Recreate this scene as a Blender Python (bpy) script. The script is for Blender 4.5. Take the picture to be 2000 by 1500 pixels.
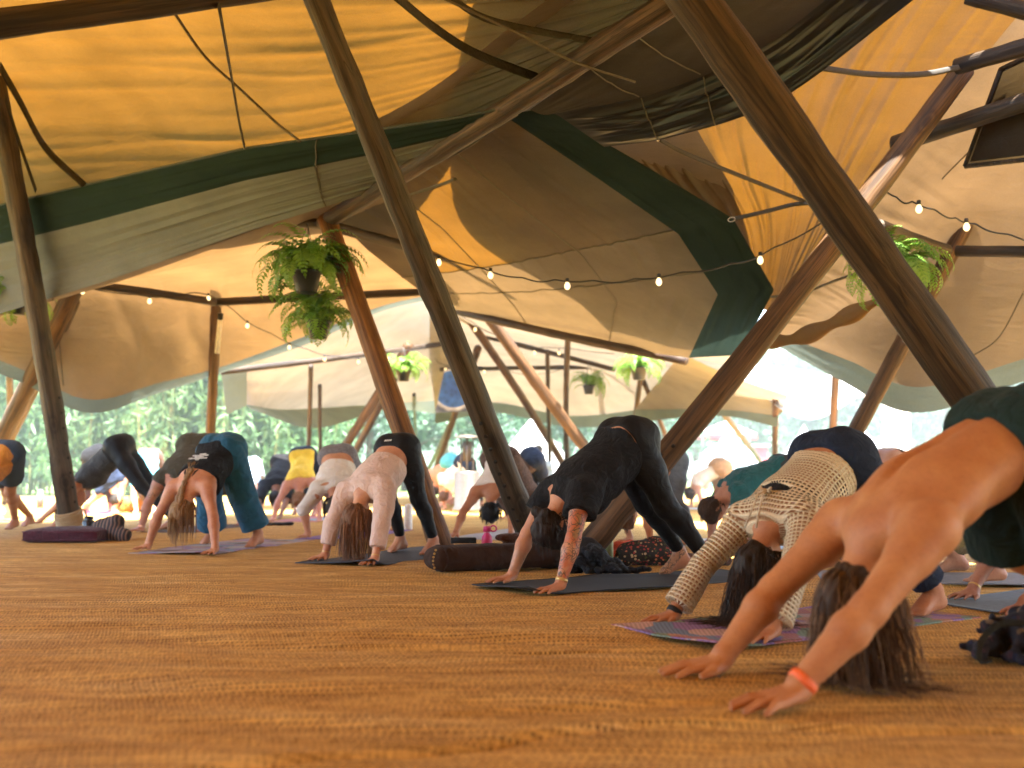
import bpy, math, random
import numpy as np
from mathutils import Vector, Matrix

sc = bpy.context.scene
for o in list(bpy.data.objects): bpy.data.objects.remove(o)

# ------------------------------------------------------------------ camera, sky, sun, exposure
HC = 0.62                                   # camera height over the rugs (m)
F = 35 / 36 * 2000.0                        # 35 mm lens on a 36 mm sensor, in photo pixels
TH = math.atan(175 / F)                     # the lens looks slightly upward
cam_data = bpy.data.cameras.new('camera')
cam = bpy.data.objects.new('camera', cam_data)
sc.collection.objects.link(cam)
cam.location = (0, 0, HC)
cam.rotation_euler = (math.pi / 2 + TH, 0, 0)
cam_data.sensor_width = 36; cam_data.lens = 35
cam_data.clip_end = 600; cam_data.clip_start = 0.05
cam_data.dof.use_dof = True
cam_data.dof.focus_distance = 5.7
cam_data.dof.aperture_fstop = 1.6
sc.camera = cam

SUN_EL, SUN_AZ = math.radians(68), math.radians(158)     # azimuth from +Y towards +X
world = bpy.data.worlds.new('World'); sc.world = world
world.use_nodes = True
wn = world.node_tree.nodes; wl = world.node_tree.links
sky_n = wn.new('ShaderNodeTexSky'); sky_n.sky_type = 'NISHITA'; sky_n.sun_disc = False
sky_n.sun_elevation = SUN_EL; sky_n.sun_rotation = SUN_AZ
sky_n.air_density = 1.0; sky_n.dust_density = 2.0
wl.new(sky_n.outputs[0], wn['Background'].inputs[0])
wn['Background'].inputs[1].default_value = 0.15
sun_d = bpy.data.lights.new('sun', 'SUN'); sun_d.energy = 5.0; sun_d.angle = math.radians(0.5)
sun_d.color = (1.0, 0.95, 0.86)
sun = bpy.data.objects.new('sun', sun_d); sc.collection.objects.link(sun)
sd = Vector((math.sin(SUN_AZ) * math.cos(SUN_EL), math.cos(SUN_AZ) * math.cos(SUN_EL), math.sin(SUN_EL)))
sun.rotation_euler = sd.to_track_quat('Z', 'Y').to_euler()
sun.location = sd * 30
sc.view_settings.view_transform = 'Standard'; sc.view_settings.look = 'None'
sc.view_settings.gamma = 1.0; sc.view_settings.use_curve_mapping = False
sc.view_settings.exposure = 3.6
sc.render.engine = 'CYCLES'
sc.cycles.use_denoising = True
sc.cycles.max_bounces = 7; sc.cycles.diffuse_bounces = 4; sc.cycles.transparent_max_bounces = 10
sc.cycles.transmission_bounces = 4; sc.cycles.caustics_reflective = False; sc.cycles.caustics_refractive = False
sc.cycles.sample_clamp_indirect = 4.0

# ------------------------------------------------------------------ helpers
rng = np.random.RandomState(7)
CT, ST = math.cos(TH), math.sin(TH)
def W(px, py, d):
    """world point seen at photo pixel (px,py), d metres in front of the camera"""
    u = (px - 1000) / F; v = (750 - py) / F
    dx, dy, dz = u, CT - v * ST, ST + v * CT
    s = d / dy
    return np.array([dx * s, d, HC + dz * s])
def G(px, py, z=0.0):
    """point at height z over the floor seen at photo pixel (px,py)"""
    u = (px - 1000) / F; v = (750 - py) / F
    dx, dy, dz = u, CT - v * ST, ST + v * CT
    s = (z - HC) / dz
    return np.array([dx * s, dy * s, z])
def unit(v):
    v = np.asarray(v, float); return v / (np.linalg.norm(v) + 1e-9)
def link(o, parent=None):
    sc.collection.objects.link(o)
    if parent is not None: o.parent = parent
    return o
def thing(name, label, cat, loc=(0, 0, 0), group=None, kind=None):
    o = bpy.data.objects.new(name, None); o.location = loc; o.empty_display_size = 0.1
    link(o); tag(o, label, cat, group, kind); return o
def tag(o, label=None, cat=None, group=None, kind=None):
    if label: o['label'] = label
    if cat: o['category'] = cat
    if group: o['group'] = group
    if kind: o['kind'] = kind
    return o
def mesh_np(name, V, Fq, smooth=True):
    """fast mesh from arrays; Fq (n,4) or (n,3) or list of such arrays"""
    me = bpy.data.meshes.new(name)
    fl = Fq if isinstance(Fq, list) else [Fq]
    fl = [np.asarray(f, np.int32) for f in fl if len(f)]
    V = np.asarray(V, np.float32)
    me.vertices.add(len(V)); me.vertices.foreach_set('co', V.ravel())
    nl = sum(f.size for f in fl); nf = sum(len(f) for f in fl)
    me.loops.add(nl); me.polygons.add(nf)
    me.loops.foreach_set('vertex_index', np.concatenate([f.ravel() for f in fl]))
    tot = np.concatenate([np.full(len(f), f.shape[1], np.int32) for f in fl])
    st = np.concatenate([[0], np.cumsum(tot)[:-1]]).astype(np.int32)
    me.polygons.foreach_set('loop_start', st); me.polygons.foreach_set('loop_total', tot)
    me.update(calc_edges=True)
    if smooth: me.polygons.foreach_set('use_smooth', np.ones(nf, bool))
    return me
def mobj(name, me, mat, parent=None, loc=None):
    """link a mesh given in WORLD coordinates; parent's location (or loc) is subtracted"""
    o = bpy.data.objects.new(name, me)
    if mat is not None and len(me.materials) == 0: me.materials.append(mat)
    off = np.array(parent.location if parent is not None and loc is None else (loc if loc is not None else (0, 0, 0)), np.float32)
    if parent is not None:
        p = parent.parent
        while p is not None:
            off = off + np.array(p.location, np.float32); p = p.parent
    if np.abs(off).max() > 0:
        co = np.empty(len(me.vertices) * 3, np.float32); me.vertices.foreach_get('co', co)
        me.vertices.foreach_set('co', (co.reshape(-1, 3) - off).ravel()); me.update()
    if loc is not None and parent is None: o.location = loc
    return link(o, parent)
class MB:
    """collects simple shapes into one mesh"""
    def __init__(s): s.V = []; s.Q = []; s.T = []; s.n = 0
    def add(s, V, Q=(), T=()):
        V = np.asarray(V, float).reshape(-1, 3); s.V.append(V)
        if len(Q): s.Q.append(np.asarray(Q) + s.n)
        if len(T): s.T.append(np.asarray(T) + s.n)
        s.n += len(V)
    def tube(s, pts, r, n=8, cap=True, sq=None):
        pts = np.asarray(pts, float); m = len(pts); r = np.broadcast_to(r, m)
        tg = np.gradient(pts, axis=0) if m > 2 else np.repeat([pts[1] - pts[0]], m, 0)
        tg /= np.linalg.norm(tg, axis=1)[:, None] + 1e-9
        a = np.array([0, 0, 1.0]) if abs(tg[0][2]) < .9 else np.array([1.0, 0, 0])
        V = []
        for i in range(m):
            e1 = a - tg[i] * a.dot(tg[i]); e1 /= np.linalg.norm(e1) + 1e-9; a = e1
            e2 = np.cross(tg[i], e1)
            th = np.arange(n) * 2 * math.pi / n
            f2 = 1 if sq is None else sq
            V.append(pts[i] + r[i] * (np.cos(th)[:, None] * e1 + f2 * np.sin(th)[:, None] * e2))
        V = np.concatenate(V)
        i = np.arange(m - 1)[:, None] * n; j = np.arange(n)[None]; k = (j + 1) % n
        Q = np.stack([i + j, i + k, i + n + k, i + n + j], -1).reshape(-1, 4)
        T = []
        if cap:
            V = np.concatenate([V, pts[:1], pts[-1:]]); c0 = m * n; b = (m - 1) * n
            T = [(c0, (q + 1) % n, q) for q in range(n)] + [(c0 + 1, b + q, b + (q + 1) % n) for q in range(n)]
        s.add(V, Q, T)
    def lathe(s, base, prof, n=20, axis=(0, 0, 1)):
        base = np.asarray(base, float)
        z = unit(axis); x = unit(np.cross(z, (0, 1, 0) if abs(z[1]) < .9 else (1, 0, 0))); y = np.cross(z, x)
        th = np.arange(n) * 2 * math.pi / n
        V = np.concatenate([base + h * z + r * (np.cos(th)[:, None] * x + np.sin(th)[:, None] * y) for r, h in prof])
        m = len(prof); i = np.arange(m - 1)[:, None] * n; j = np.arange(n)[None]; k = (j + 1) % n
        s.add(V, np.stack([i + j, i + k, i + n + k, i + n + j], -1).reshape(-1, 4))
    def box(s, c, size, rot=None):
        c = np.asarray(c, float); h = np.asarray(size, float) / 2
        V = np.array([[x, y, z] for x in (-1, 1) for y in (-1, 1) for z in (-1, 1)], float) * h
        if rot is not None: V = V @ np.asarray(rot, float).T
        s.add(V + c, [(0, 1, 3, 2), (4, 6, 7, 5), (0, 4, 5, 1), (2, 3, 7, 6), (0, 2, 6, 4), (1, 5, 7, 3)])
    def build(s, name, mat, parent=None, loc=None, smooth=True):
        fl = ([np.concatenate(s.Q)] if s.Q else []) + ([np.concatenate(s.T)] if s.T else [])
        return mobj(name, mesh_np(name, np.concatenate(s.V), fl, smooth), mat, parent, loc)
def crom(P, n):
    """Catmull-Rom through control points P (m,3) -> n samples"""
    P = np.asarray(P, float); m = len(P)
    if m == 2: return P[0] + (P[1] - P[0]) * np.linspace(0, 1, n)[:, None]
    Q = np.concatenate([[2 * P[0] - P[1]], P, [2 * P[-1] - P[-2]]])
    u = np.linspace(0, m - 1 - 1e-6, n); i = u.astype(int); t = (u - i)[:, None]
    a, b, c, d = Q[i], Q[i + 1], Q[i + 2], Q[i + 3]
    return .5 * (2 * b + (c - a) * t + (2 * a - 5 * b + 4 * c - d) * t ** 2 + (3 * b - a - 3 * c + d) * t ** 3)
def grid_faces(nu, nv, flip=False):
    i = np.arange(nu - 1)[:, None] * nv; j = np.arange(nv - 1)[None]
    q = np.stack([i + j, i + j + 1, i + nv + j + 1, i + nv + j], -1).reshape(-1, 4)
    return q[:, ::-1] if flip else q

# ------------------------------------------------------------------ materials
def nodes(name):
    m = bpy.data.materials.new(name); m.use_nodes = True
    nt = m.node_tree; return m, nt.nodes, nt.links, nt.nodes['Principled BSDF']
def N(nd, typ, **kw):
    n = nd.new('ShaderNode' + typ)
    for k, v in kw.items():
        if k in n.inputs: n.inputs[k].default_value = v
        else: setattr(n, k, v)
    return n
def ramp(nd, stops):
    r = nd.new('ShaderNodeValToRGB'); e = r.color_ramp.elements
    while len(e) < len(stops): e.new(.5)
    for q, (p, c) in zip(e, stops): q.position = p; q.color = (*c, 1) if len(c) == 3 else c
    return r
def c4(c): return (*c, 1)
def vary(c, k): return tuple(min(1, x * k) for x in c)
_mc = {}
def fabric(c, rough=.9, scale=14, fold=.35, var=.18, weave=0.0, key=None, bump=.02):
    """woven cloth: colour variation, fold bump, fine weave"""
    kk = ('fab', tuple(c), rough, scale, fold, var, weave)
    if kk in _mc: return _mc[kk]
    m, nd, L, b = nodes('cloth')
    tc = N(nd, 'TexCoord')
    no = N(nd, 'TexNoise', Scale=scale, Detail=4.0, Distortion=1.6); L.new(tc.outputs['Object'], no.inputs['Vector'])
    r = ramp(nd, [(.3, vary(c, 1 - var)), (.7, vary(c, 1 + var))]); L.new(no.outputs[0], r.inputs[0])
    L.new(r.outputs[0], b.inputs['Base Color'])
    n2 = N(nd, 'TexNoise', Scale=420.0, Detail=1.0); L.new(tc.outputs['Object'], n2.inputs['Vector'])
    ad = N(nd, 'Math', operation='MULTIPLY_ADD'); L.new(n2.outputs[0], ad.inputs[0]); ad.inputs[1].default_value = .04; L.new(no.outputs[0], ad.inputs[2])
    bp = N(nd, 'Bump', Strength=min(1, fold * 1.7), Distance=bump * 1.5); L.new(ad.outputs[0], bp.inputs['Height']); L.new(bp.outputs[0], b.inputs['Normal'])
    b.inputs['Roughness'].default_value = rough
    b.inputs['Sheen Weight'].default_value = .1 if max(c) > .05 else .02; b.inputs['Specular IOR Level'].default_value = .2
    _mc[kk] = m; return m
def skin(c):
    kk = ('skin', tuple(c))
    if kk in _mc: return _mc[kk]
    m, nd, L, b = nodes('skin')
    tc = N(nd, 'TexCoord')
    no = N(nd, 'TexNoise', Scale=9.0, Detail=4.0); L.new(tc.outputs['Object'], no.inputs['Vector'])
    r = ramp(nd, [(.28, (c[0] * .82, c[1] * .68, c[2] * .66)), (.72, (min(1, c[0] * 1.12), c[1] * 1.16, c[2] * 1.2))])
    L.new(no.outputs[0], r.inputs[0])
    n3 = N(nd, 'TexNoise', Scale=75.0, Detail=5.0, Roughness=.7); L.new(tc.outputs['Object'], n3.inputs['Vector'])
    r3 = ramp(nd, [(.33, (.66, .52, .48)), (.5, (1, 1, 1)), (.7, (1.08, 1.05, 1.03))]); L.new(n3.outputs[0], r3.inputs[0])
    mx = N(nd, 'MixRGB', blend_type='MULTIPLY'); mx.inputs[0].default_value = .34; L.new(r.outputs[0], mx.inputs[1]); L.new(r3.outputs[0], mx.inputs[2]); L.new(mx.outputs[0], b.inputs['Base Color'])
    n2 = N(nd, 'TexNoise', Scale=160.0, Detail=3.0); L.new(tc.outputs['Object'], n2.inputs['Vector'])
    bp = N(nd, 'Bump', Strength=.35, Distance=.005); L.new(n2.outputs[0], bp.inputs['Height']); L.new(bp.outputs[0], b.inputs['Normal'])
    b.inputs['Roughness'].default_value = .55; b.inputs['Specular IOR Level'].default_value = .35
    b.inputs['Subsurface Weight'].default_value = .06; b.inputs['Subsurface Radius'].default_value = (.6, .25, .12); b.inputs['Subsurface Scale'].default_value = .02
    _mc[kk] = m; return m
def plain(name, c, rough=.6, metal=0.0, nscale=25, var=.15, bump=.15, dist=.004):
    kk = ('pl', name, tuple(c))
    if kk in _mc: return _mc[kk]
    m, nd, L, b = nodes(name)
    tc = N(nd, 'TexCoord'); no = N(nd, 'TexNoise', Scale=float(nscale), Detail=4.0); L.new(tc.outputs['Object'], no.inputs['Vector'])
    r = ramp(nd, [(.3, vary(c, 1 - var)), (.7, vary(c, 1 + var))]); L.new(no.outputs[0], r.inputs[0]); L.new(r.outputs[0], b.inputs['Base Color'])
    bp = N(nd, 'Bump', Strength=bump, Distance=dist); L.new(no.outputs[0], bp.inputs['Height']); L.new(bp.outputs[0], b.inputs['Normal'])
    b.inputs['Roughness'].default_value = rough; b.inputs['Metallic'].default_value = metal
    _mc[kk] = m; return m
def wood(c1, c2, key):
    """peeled log: long grain along local Z, checks and knots"""
    if ('w', key) in _mc: return _mc[('w', key)]
    m, nd, L, b = nodes('log_wood')
    tc = N(nd, 'TexCoord'); mp = N(nd, 'Mapping'); mp.inputs['Scale'].default_value = (22, 22, .9); L.new(tc.outputs['Object'], mp.inputs[0])
    no = N(nd, 'TexNoise', Scale=1.0, Detail=6.0, Roughness=.65, Distortion=.3); L.new(mp.outputs[0], no.inputs['Vector'])
    c1 = (c1[0] * .58, c1[1] * .60, c1[2] * .56); c2 = (c2[0] * .40, c2[1] * .41, c2[2] * .38)
    r = ramp(nd, [(.25, vary(c2, .35)), (.40, c2), (.60, c1), (.85, vary(c1, 1.5))]); L.new(no.outputs[0], r.inputs[0])
    big = N(nd, 'TexNoise', Scale=1.3, Detail=3.0); L.new(tc.outputs['Object'], big.inputs['Vector'])
    rb = ramp(nd, [(.3, (.62, .6, .58)), (.7, (1.1, 1.05, 1))]); L.new(big.outputs[0], rb.inputs[0])
    mx = N(nd, 'MixRGB', blend_type='MULTIPLY'); mx.inputs[0].default_value = 1; L.new(r.outputs[0], mx.inputs[1]); L.new(rb.outputs[0], mx.inputs[2])
    # knots
    mp2 = N(nd, 'Mapping'); mp2.inputs['Scale'].default_value = (3.4, 3.4, 1.9); L.new(tc.outputs['Object'], mp2.inputs[0])
    vo = N(nd, 'TexVoronoi', Scale=1.0); L.new(mp2.outputs[0], vo.inputs['Vector'])
    rk = ramp(nd, [(.0, (.12, .08, .06)), (.10, (.25, .19, .14)), (.14, (.8, .75, .7)), (.18, (.42, .34, .28)), (.24, (.85, .8, .75)), (.34, (1, 1, 1))]); L.new(vo.outputs['Distance'], rk.inputs[0])
    m2 = N(nd, 'MixRGB', blend_type='MULTIPLY'); m2.inputs[0].default_value = .85; L.new(mx.outputs[0], m2.inputs[1]); L.new(rk.outputs[0], m2.inputs[2])
    mp5 = N(nd, 'Mapping'); mp5.inputs['Scale'].default_value = (26, 26, .45); L.new(tc.outputs['Object'], mp5.inputs[0])
    ck = N(nd, 'TexNoise', Scale=1.0, Detail=3.0, Distortion=.6); L.new(mp5.outputs[0], ck.inputs['Vector'])
    rc_ = ramp(nd, [(.47, (1, 1, 1)), (.495, (.22, .18, .15)), (.505, (.22, .18, .15)), (.53, (1, 1, 1))]); L.new(ck.outputs[0], rc_.inputs[0])
    m3 = N(nd, 'MixRGB', blend_type='MULTIPLY'); m3.inputs[0].default_value = .75; L.new(m2.outputs[0], m3.inputs[1]); L.new(rc_.outputs[0], m3.inputs[2])
    L.new(m3.outputs[0], b.inputs['Base Color'])
    bp = N(nd, 'Bump', Strength=.8, Distance=.016); L.new(no.outputs[0], bp.inputs['Height']); L.new(bp.outputs[0], b.inputs['Normal'])
    b.inputs['Roughness'].default_value = .62; b.inputs['Specular IOR Level'].default_value = .3
    _mc[('w', key)] = m; return m
def canvas(key, refl, trans, tmix, wr=.12, scale=1.0):
    """cotton tent canvas: diffuse reflection + light passing through"""
    if ('cv', key) in _mc: return _mc[('cv', key)]
    m, nd, L, b = nodes('canvas')
    tc = N(nd, 'TexCoord')
    no = N(nd, 'TexNoise', Scale=1.1 * scale, Detail=6.0, Roughness=.6); L.new(tc.outputs['Object'], no.inputs['Vector'])
    fine = N(nd, 'TexNoise', Scale=90.0, Detail=3.0); L.new(tc.outputs['Object'], fine.inputs['Vector'])
    mixn = N(nd, 'Math', operation='MULTIPLY_ADD'); L.new(fine.outputs[0], mixn.inputs[0]); mixn.inputs[1].default_value = .35; L.new(no.outputs[0], mixn.inputs[2])
    r1 = ramp(nd, [(.5, vary(refl, .82)), (.85, vary(refl, 1.1))]); L.new(mixn.outputs[0], r1.inputs[0])
    r2 = ramp(nd, [(.5, vary(trans, .78)), (.85, vary(trans, 1.12))]); L.new(mixn.outputs[0], r2.inputs[0])
    mp = N(nd, 'Mapping'); mp.inputs['Scale'].default_value = (.5, 1.6, 3.0); L.new(tc.outputs['Object'], mp.inputs[0])
    wv = N(nd, 'TexNoise', Scale=2.6, Detail=4.0, Distortion=1.2); L.new(mp.outputs[0], wv.inputs['Vector'])
    bp = N(nd, 'Bump', Strength=wr, Distance=.14); L.new(wv.outputs[0], bp.inputs['Height'])
    df = N(nd, 'BsdfDiffuse'); tr = N(nd, 'BsdfTranslucent')
    L.new(r1.outputs[0], df.inputs[0]); L.new(r2.outputs[0], tr.inputs[0]); L.new(bp.outputs[0], df.inputs['Normal']); L.new(bp.outputs[0], tr.inputs['Normal'])
    ms = N(nd, 'MixShader'); ms.inputs[0].default_value = tmix; L.new(df.outputs[0], ms.inputs[1]); L.new(tr.outputs[0], ms.inputs[2])
    L.new(ms.outputs[0], nd['Material Output'].inputs[0]); nd.remove(b)
    _mc[('cv', key)] = m; return m
# ------------------------------------------------------------------ ground: grass, woven rugs
def rug_mat():
    m, nd, L, b = nodes('jute_rug')
    tc = N(nd, 'TexCoord')
    warp = N(nd, 'TexNoise', Scale=.8, Detail=2.0); L.new(tc.outputs['Object'], warp.inputs['Vector'])
    wm = N(nd, 'VectorMath', operation='MULTIPLY_ADD'); L.new(warp.outputs['Color'], wm.inputs[0]); wm.inputs[1].default_value = (.12, .22, 0); L.new(tc.outputs['Object'], wm.inputs[2])
    # broad streaks along the weave
    mp = N(nd, 'Mapping'); mp.inputs['Scale'].default_value = (.9, 4.2, 1); L.new(wm.outputs[0], mp.inputs[0])
    st = N(nd, 'TexNoise', Scale=1.4, Detail=5.0, Roughness=.62); L.new(mp.outputs[0], st.inputs['Vector'])
    r = ramp(nd, [(.24, (.56, .305, .072)), (.46, (.69, .405, .108)), (.60, (.75, .47, .15)), (.78, (.81, .56, .245))]); L.new(st.outputs[0], r.inputs[0])
    # rows of dark stitches
    br = N(nd, 'TexBrick', offset=.5); L.new(wm.outputs[0], br.inputs['Vector'])
    br.inputs['Scale'].default_value = 1.0; br.inputs['Brick Width'].default_value = .014; br.inputs['Row Height'].default_value = .020
    br.inputs['Mortar Size'].default_value = .0026; br.inputs['Mortar Smooth'].default_value = .5
    br.inputs['Color1'].default_value = (1, 1, 1, 1); br.inputs['Color2'].default_value = (.9, .88, .84, 1); br.inputs['Mortar'].default_value = (.34, .27, .2, 1)
    pt = N(nd, 'TexNoise', Scale=3.0, Detail=3.0); L.new(mp.outputs[0], pt.inputs['Vector'])
    pr = ramp(nd, [(.38, (.15, .15, .15)), (.62, (1, 1, 1))]); L.new(pt.outputs[0], pr.inputs[0])
    mx = N(nd, 'MixRGB', blend_type='MULTIPLY'); L.new(pr.outputs[0], mx.inputs[0]); L.new(r.outputs[0], mx.inputs[1]); L.new(br.outputs[0], mx.inputs[2])
    sx = N(nd, 'SeparateXYZ'); L.new(wm.outputs[0], sx.inputs[0])
    def fr_(o, per, add=None):
        a = N(nd, 'Math', operation='MULTIPLY_ADD'); L.new(o, a.inputs[0]); a.inputs[1].default_value = 1 / per; a.inputs[2].default_value = 0.0
        if add is not None: L.new(add, a.inputs[2])
        f = N(nd, 'Math', operation='FRACT'); L.new(a.outputs[0], f.inputs[0]); return a.outputs[0], f.outputs[0]
    def lt(o, v):
        a = N(nd, 'Math', operation='LESS_THAN'); L.new(o, a.inputs[0]); a.inputs[1].default_value = v; return a.outputs[0]
    def mul(a_, b_):
        a = N(nd, 'Math', operation='MULTIPLY'); L.new(a_, a.inputs[0]); L.new(b_, a.inputs[1]); return a.outputs[0]
    yr, yf = fr_(sx.outputs[1], .042); fl = N(nd, 'Math', operation='FLOOR'); L.new(yr, fl.inputs[0])
    wn_ = N(nd, 'TexWhiteNoise', noise_dimensions='1D'); L.new(fl.outputs[0], wn_.inputs['W'])
    xr, xf = fr_(sx.outputs[0], .019, wn_.outputs[0])
    dash = mul(lt(yf, .36), lt(xf, .5))
    dn = N(nd, 'TexNoise', Scale=1.9, Detail=4.0); mp3 = N(nd, 'Mapping'); mp3.inputs['Scale'].default_value = (.8, 3.2, 1); L.new(wm.outputs[0], mp3.inputs[0]); L.new(mp3.outputs[0], dn.inputs['Vector'])
    dm = ramp(nd, [(.33, (.05, .05, .05)), (.55, (.8, .8, .8))]); L.new(dn.outputs[0], dm.inputs[0])
    dfac = mul(dash, dm.outputs[0])
    md = N(nd, 'MixRGB'); L.new(dfac, md.inputs[0]); L.new(mx.outputs[0], md.inputs[1]); md.inputs[2].default_value = (.13, .075, .03, 1); mx = md
    mp4 = N(nd, 'Mapping'); mp4.inputs['Scale'].default_value = (75, 17, 1); L.new(wm.outputs[0], mp4.inputs[0])
    fb = N(nd, 'TexNoise', Scale=1.0, Detail=3.0, Roughness=.6); L.new(mp4.outputs[0], fb.inputs['Vector'])
    fr = ramp(nd, [(.34, (.58, .52, .44)), (.5, (.96, .95, .93)), (.68, (1.15, 1.14, 1.12))]); L.new(fb.outputs[0], fr.inputs[0])
    m2 = N(nd, 'MixRGB', blend_type='MULTIPLY'); m2.inputs[0].default_value = .8; L.new(mx.outputs[0], m2.inputs[1]); L.new(fr.outputs[0], m2.inputs[2])
    L.new(m2.outputs[0], b.inputs['Base Color'])
    h1 = N(nd, 'Math', operation='MULTIPLY_ADD'); L.new(fb.outputs[0], h1.inputs[0]); h1.inputs[1].default_value = .25; L.new(br.outputs['Fac'], h1.inputs[2])
    h0 = N(nd, 'Math', operation='ADD'); L.new(h1.outputs[0], h0.inputs[0]); L.new(dfac, h0.inputs[1])
    h2 = N(nd, 'Math', operation='MULTIPLY_ADD'); L.new(h0.outputs[0], h2.inputs[0]); h2.inputs[1].default_value = -.12; L.new(st.outputs[0], h2.inputs[2])
    bp = N(nd, 'Bump', Strength=.8, Distance=.03); L.new(h2.outputs[0], bp.inputs['Height']); L.new(bp.outputs[0], b.inputs['Normal'])
    b.inputs['Roughness'].default_value = .85; b.inputs['Specular IOR Level'].default_value = .15
    return m
def grass_mat():
    m, nd, L, b = nodes('grass')
    tc = N(nd, 'TexCoord'); no = N(nd, 'TexNoise', Scale=.6, Detail=8.0, Roughness=.7); L.new(tc.outputs['Object'], no.inputs['Vector'])
    r = ramp(nd, [(.3, (.07, .12, .025)), (.55, (.13, .2, .05)), (.75, (.22, .26, .1))]); L.new(no.outputs[0], r.inputs[0]); L.new(r.outputs[0], b.inputs['Base Color'])
    bp = N(nd, 'Bump', Strength=.6, Distance=.1); L.new(no.outputs[0], bp.inputs['Height']); L.new(bp.outputs[0], b.inputs['Normal'])
    b.inputs['Roughness'].default_value = .95; return m
me = mesh_np('ground', [(-300, -120, -.06), (300, -120, -.06), (300, 420, -.06), (-300, 420, -.06)], np.array([[0, 1, 2, 3]]), False)
tag(mobj('ground', me, grass_mat()), kind='structure')

def floor_z(x, y):
    a = np.clip((y - .5) / 1.5, 0, 1)
    w = y + .16 * np.sin(x * .9 + 1) + .10 * np.sin(x * 2.3 + y * .7) + .05 * np.sin(x * 5.1)
    z = .010 * np.sin(w * 6.3 + .8 * np.sin(x * .5)) + .006 * np.sin(w * 14.1 + np.sin(x * 1.3 + y)) + .007 * np.sin(w * 3.1 + x * .35)
    z += .003 * np.sin(w * 31 + 2 * np.sin(x * 2.1))
    fold = np.exp(-((y - (2.62 + .10 * (x + 1) + .05 * np.sin(x * 3))) / .03) ** 2) * .011 * np.clip(1 - abs(x - .1) / 1.1, 0, 1)
    fold += np.exp(-((y - (3.75 - .05 * x)) / .04) ** 2) * .012 * np.clip(1 - abs(x + .35) / .6, 0, 1)
    yc = 2.22 + np.clip(x + .47, -.6, .8) * .40 + .03 * np.sin(x * 4.3) + .012 * np.sin(x * 11)
    fold = fold - np.exp(-((y - yc) / .016) ** 2) * .020 + .008 / (1 + np.exp(-(y - yc - .02) / .008)) * np.exp(-np.clip(y - yc, 0, 9) / .5)
    yd = 3.62 + .06 * np.sin(x * 3) - .05 * x
    fold = fold - np.exp(-((y - yd) / .02) ** 2) * .018 * np.clip(1 - ((x - .25) / .28) ** 2, 0, 1)
    return (z * .75 - .010) * a * np.clip((11 - y) / 5, .15, 1) + fold
ys = np.concatenate([np.linspace(-7, 1.4, 20), np.arange(1.42, 4.0, .011), np.arange(4.0, 5.2, .02), np.arange(5.2, 9, .04), np.linspace(9, 27.5, 60)])
xs = np.concatenate([np.linspace(-15, -3.2, 24), np.arange(-3.15, 3.2, .04), np.linspace(3.25, 15, 24)])
XX, YY = np.meshgrid(xs, ys)
V = np.stack([XX, YY, floor_z(XX, YY)], -1).reshape(-1, 3)
tag(mobj('floor', mesh_np('floor', V, grid_faces(len(ys), len(xs))), rug_mat()), kind='structure')

# far rugs lie as separate pale sheets
pale = fabric((.56, .52, .46), scale=4, fold=.5, var=.12)

# ------------------------------------------------------------------ tent canvas
AMBER = canvas('amber', (.185, .185, .18), (.072, .0285, .0030), .50)
AMBT = canvas('ambertan', (.29, .245, .19), (.125, .064, .021), .42)
TAN = canvas('tan', (.25, .205, .165), (.078, .046, .021), .36)
PALE = canvas('pale', (.42, .39, .34), (.115, .095, .07), .34)
GREY = canvas('grey', (.165, .18, .175), (.12, .10, .08), .18)
TAUPE = canvas('taupe', (.055, .053, .051), (.1, .08, .055), .15)
GREEN = canvas('green', (.020, .034, .030), (.03, .05, .04), .10)
PVC = plain('black_pvc', (.007, .010, .014), .45, nscale=3, var=.2, bump=.05)
NAVYC = canvas('navy_band', (.020, .027, .034), (.04, .06, .08), .08)
SAGE = canvas('sage', (.16, .19, .16), (.14, .17, .14), .2)
def plin(P, n):
    P = np.asarray(P, float); L = np.concatenate([[0], np.cumsum(np.linalg.norm(np.diff(P, axis=0), axis=1))])
    u = np.linspace(0, L[-1], n); return np.stack([np.interp(u, L, P[:, k]) for k in range(3)], 1)
def plinu(P, n):
    P = np.asarray(P, float); u = np.linspace(0, len(P) - 1, n); return np.stack([np.interp(u, np.arange(len(P)), P[:, k]) for k in range(3)], 1)
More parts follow.
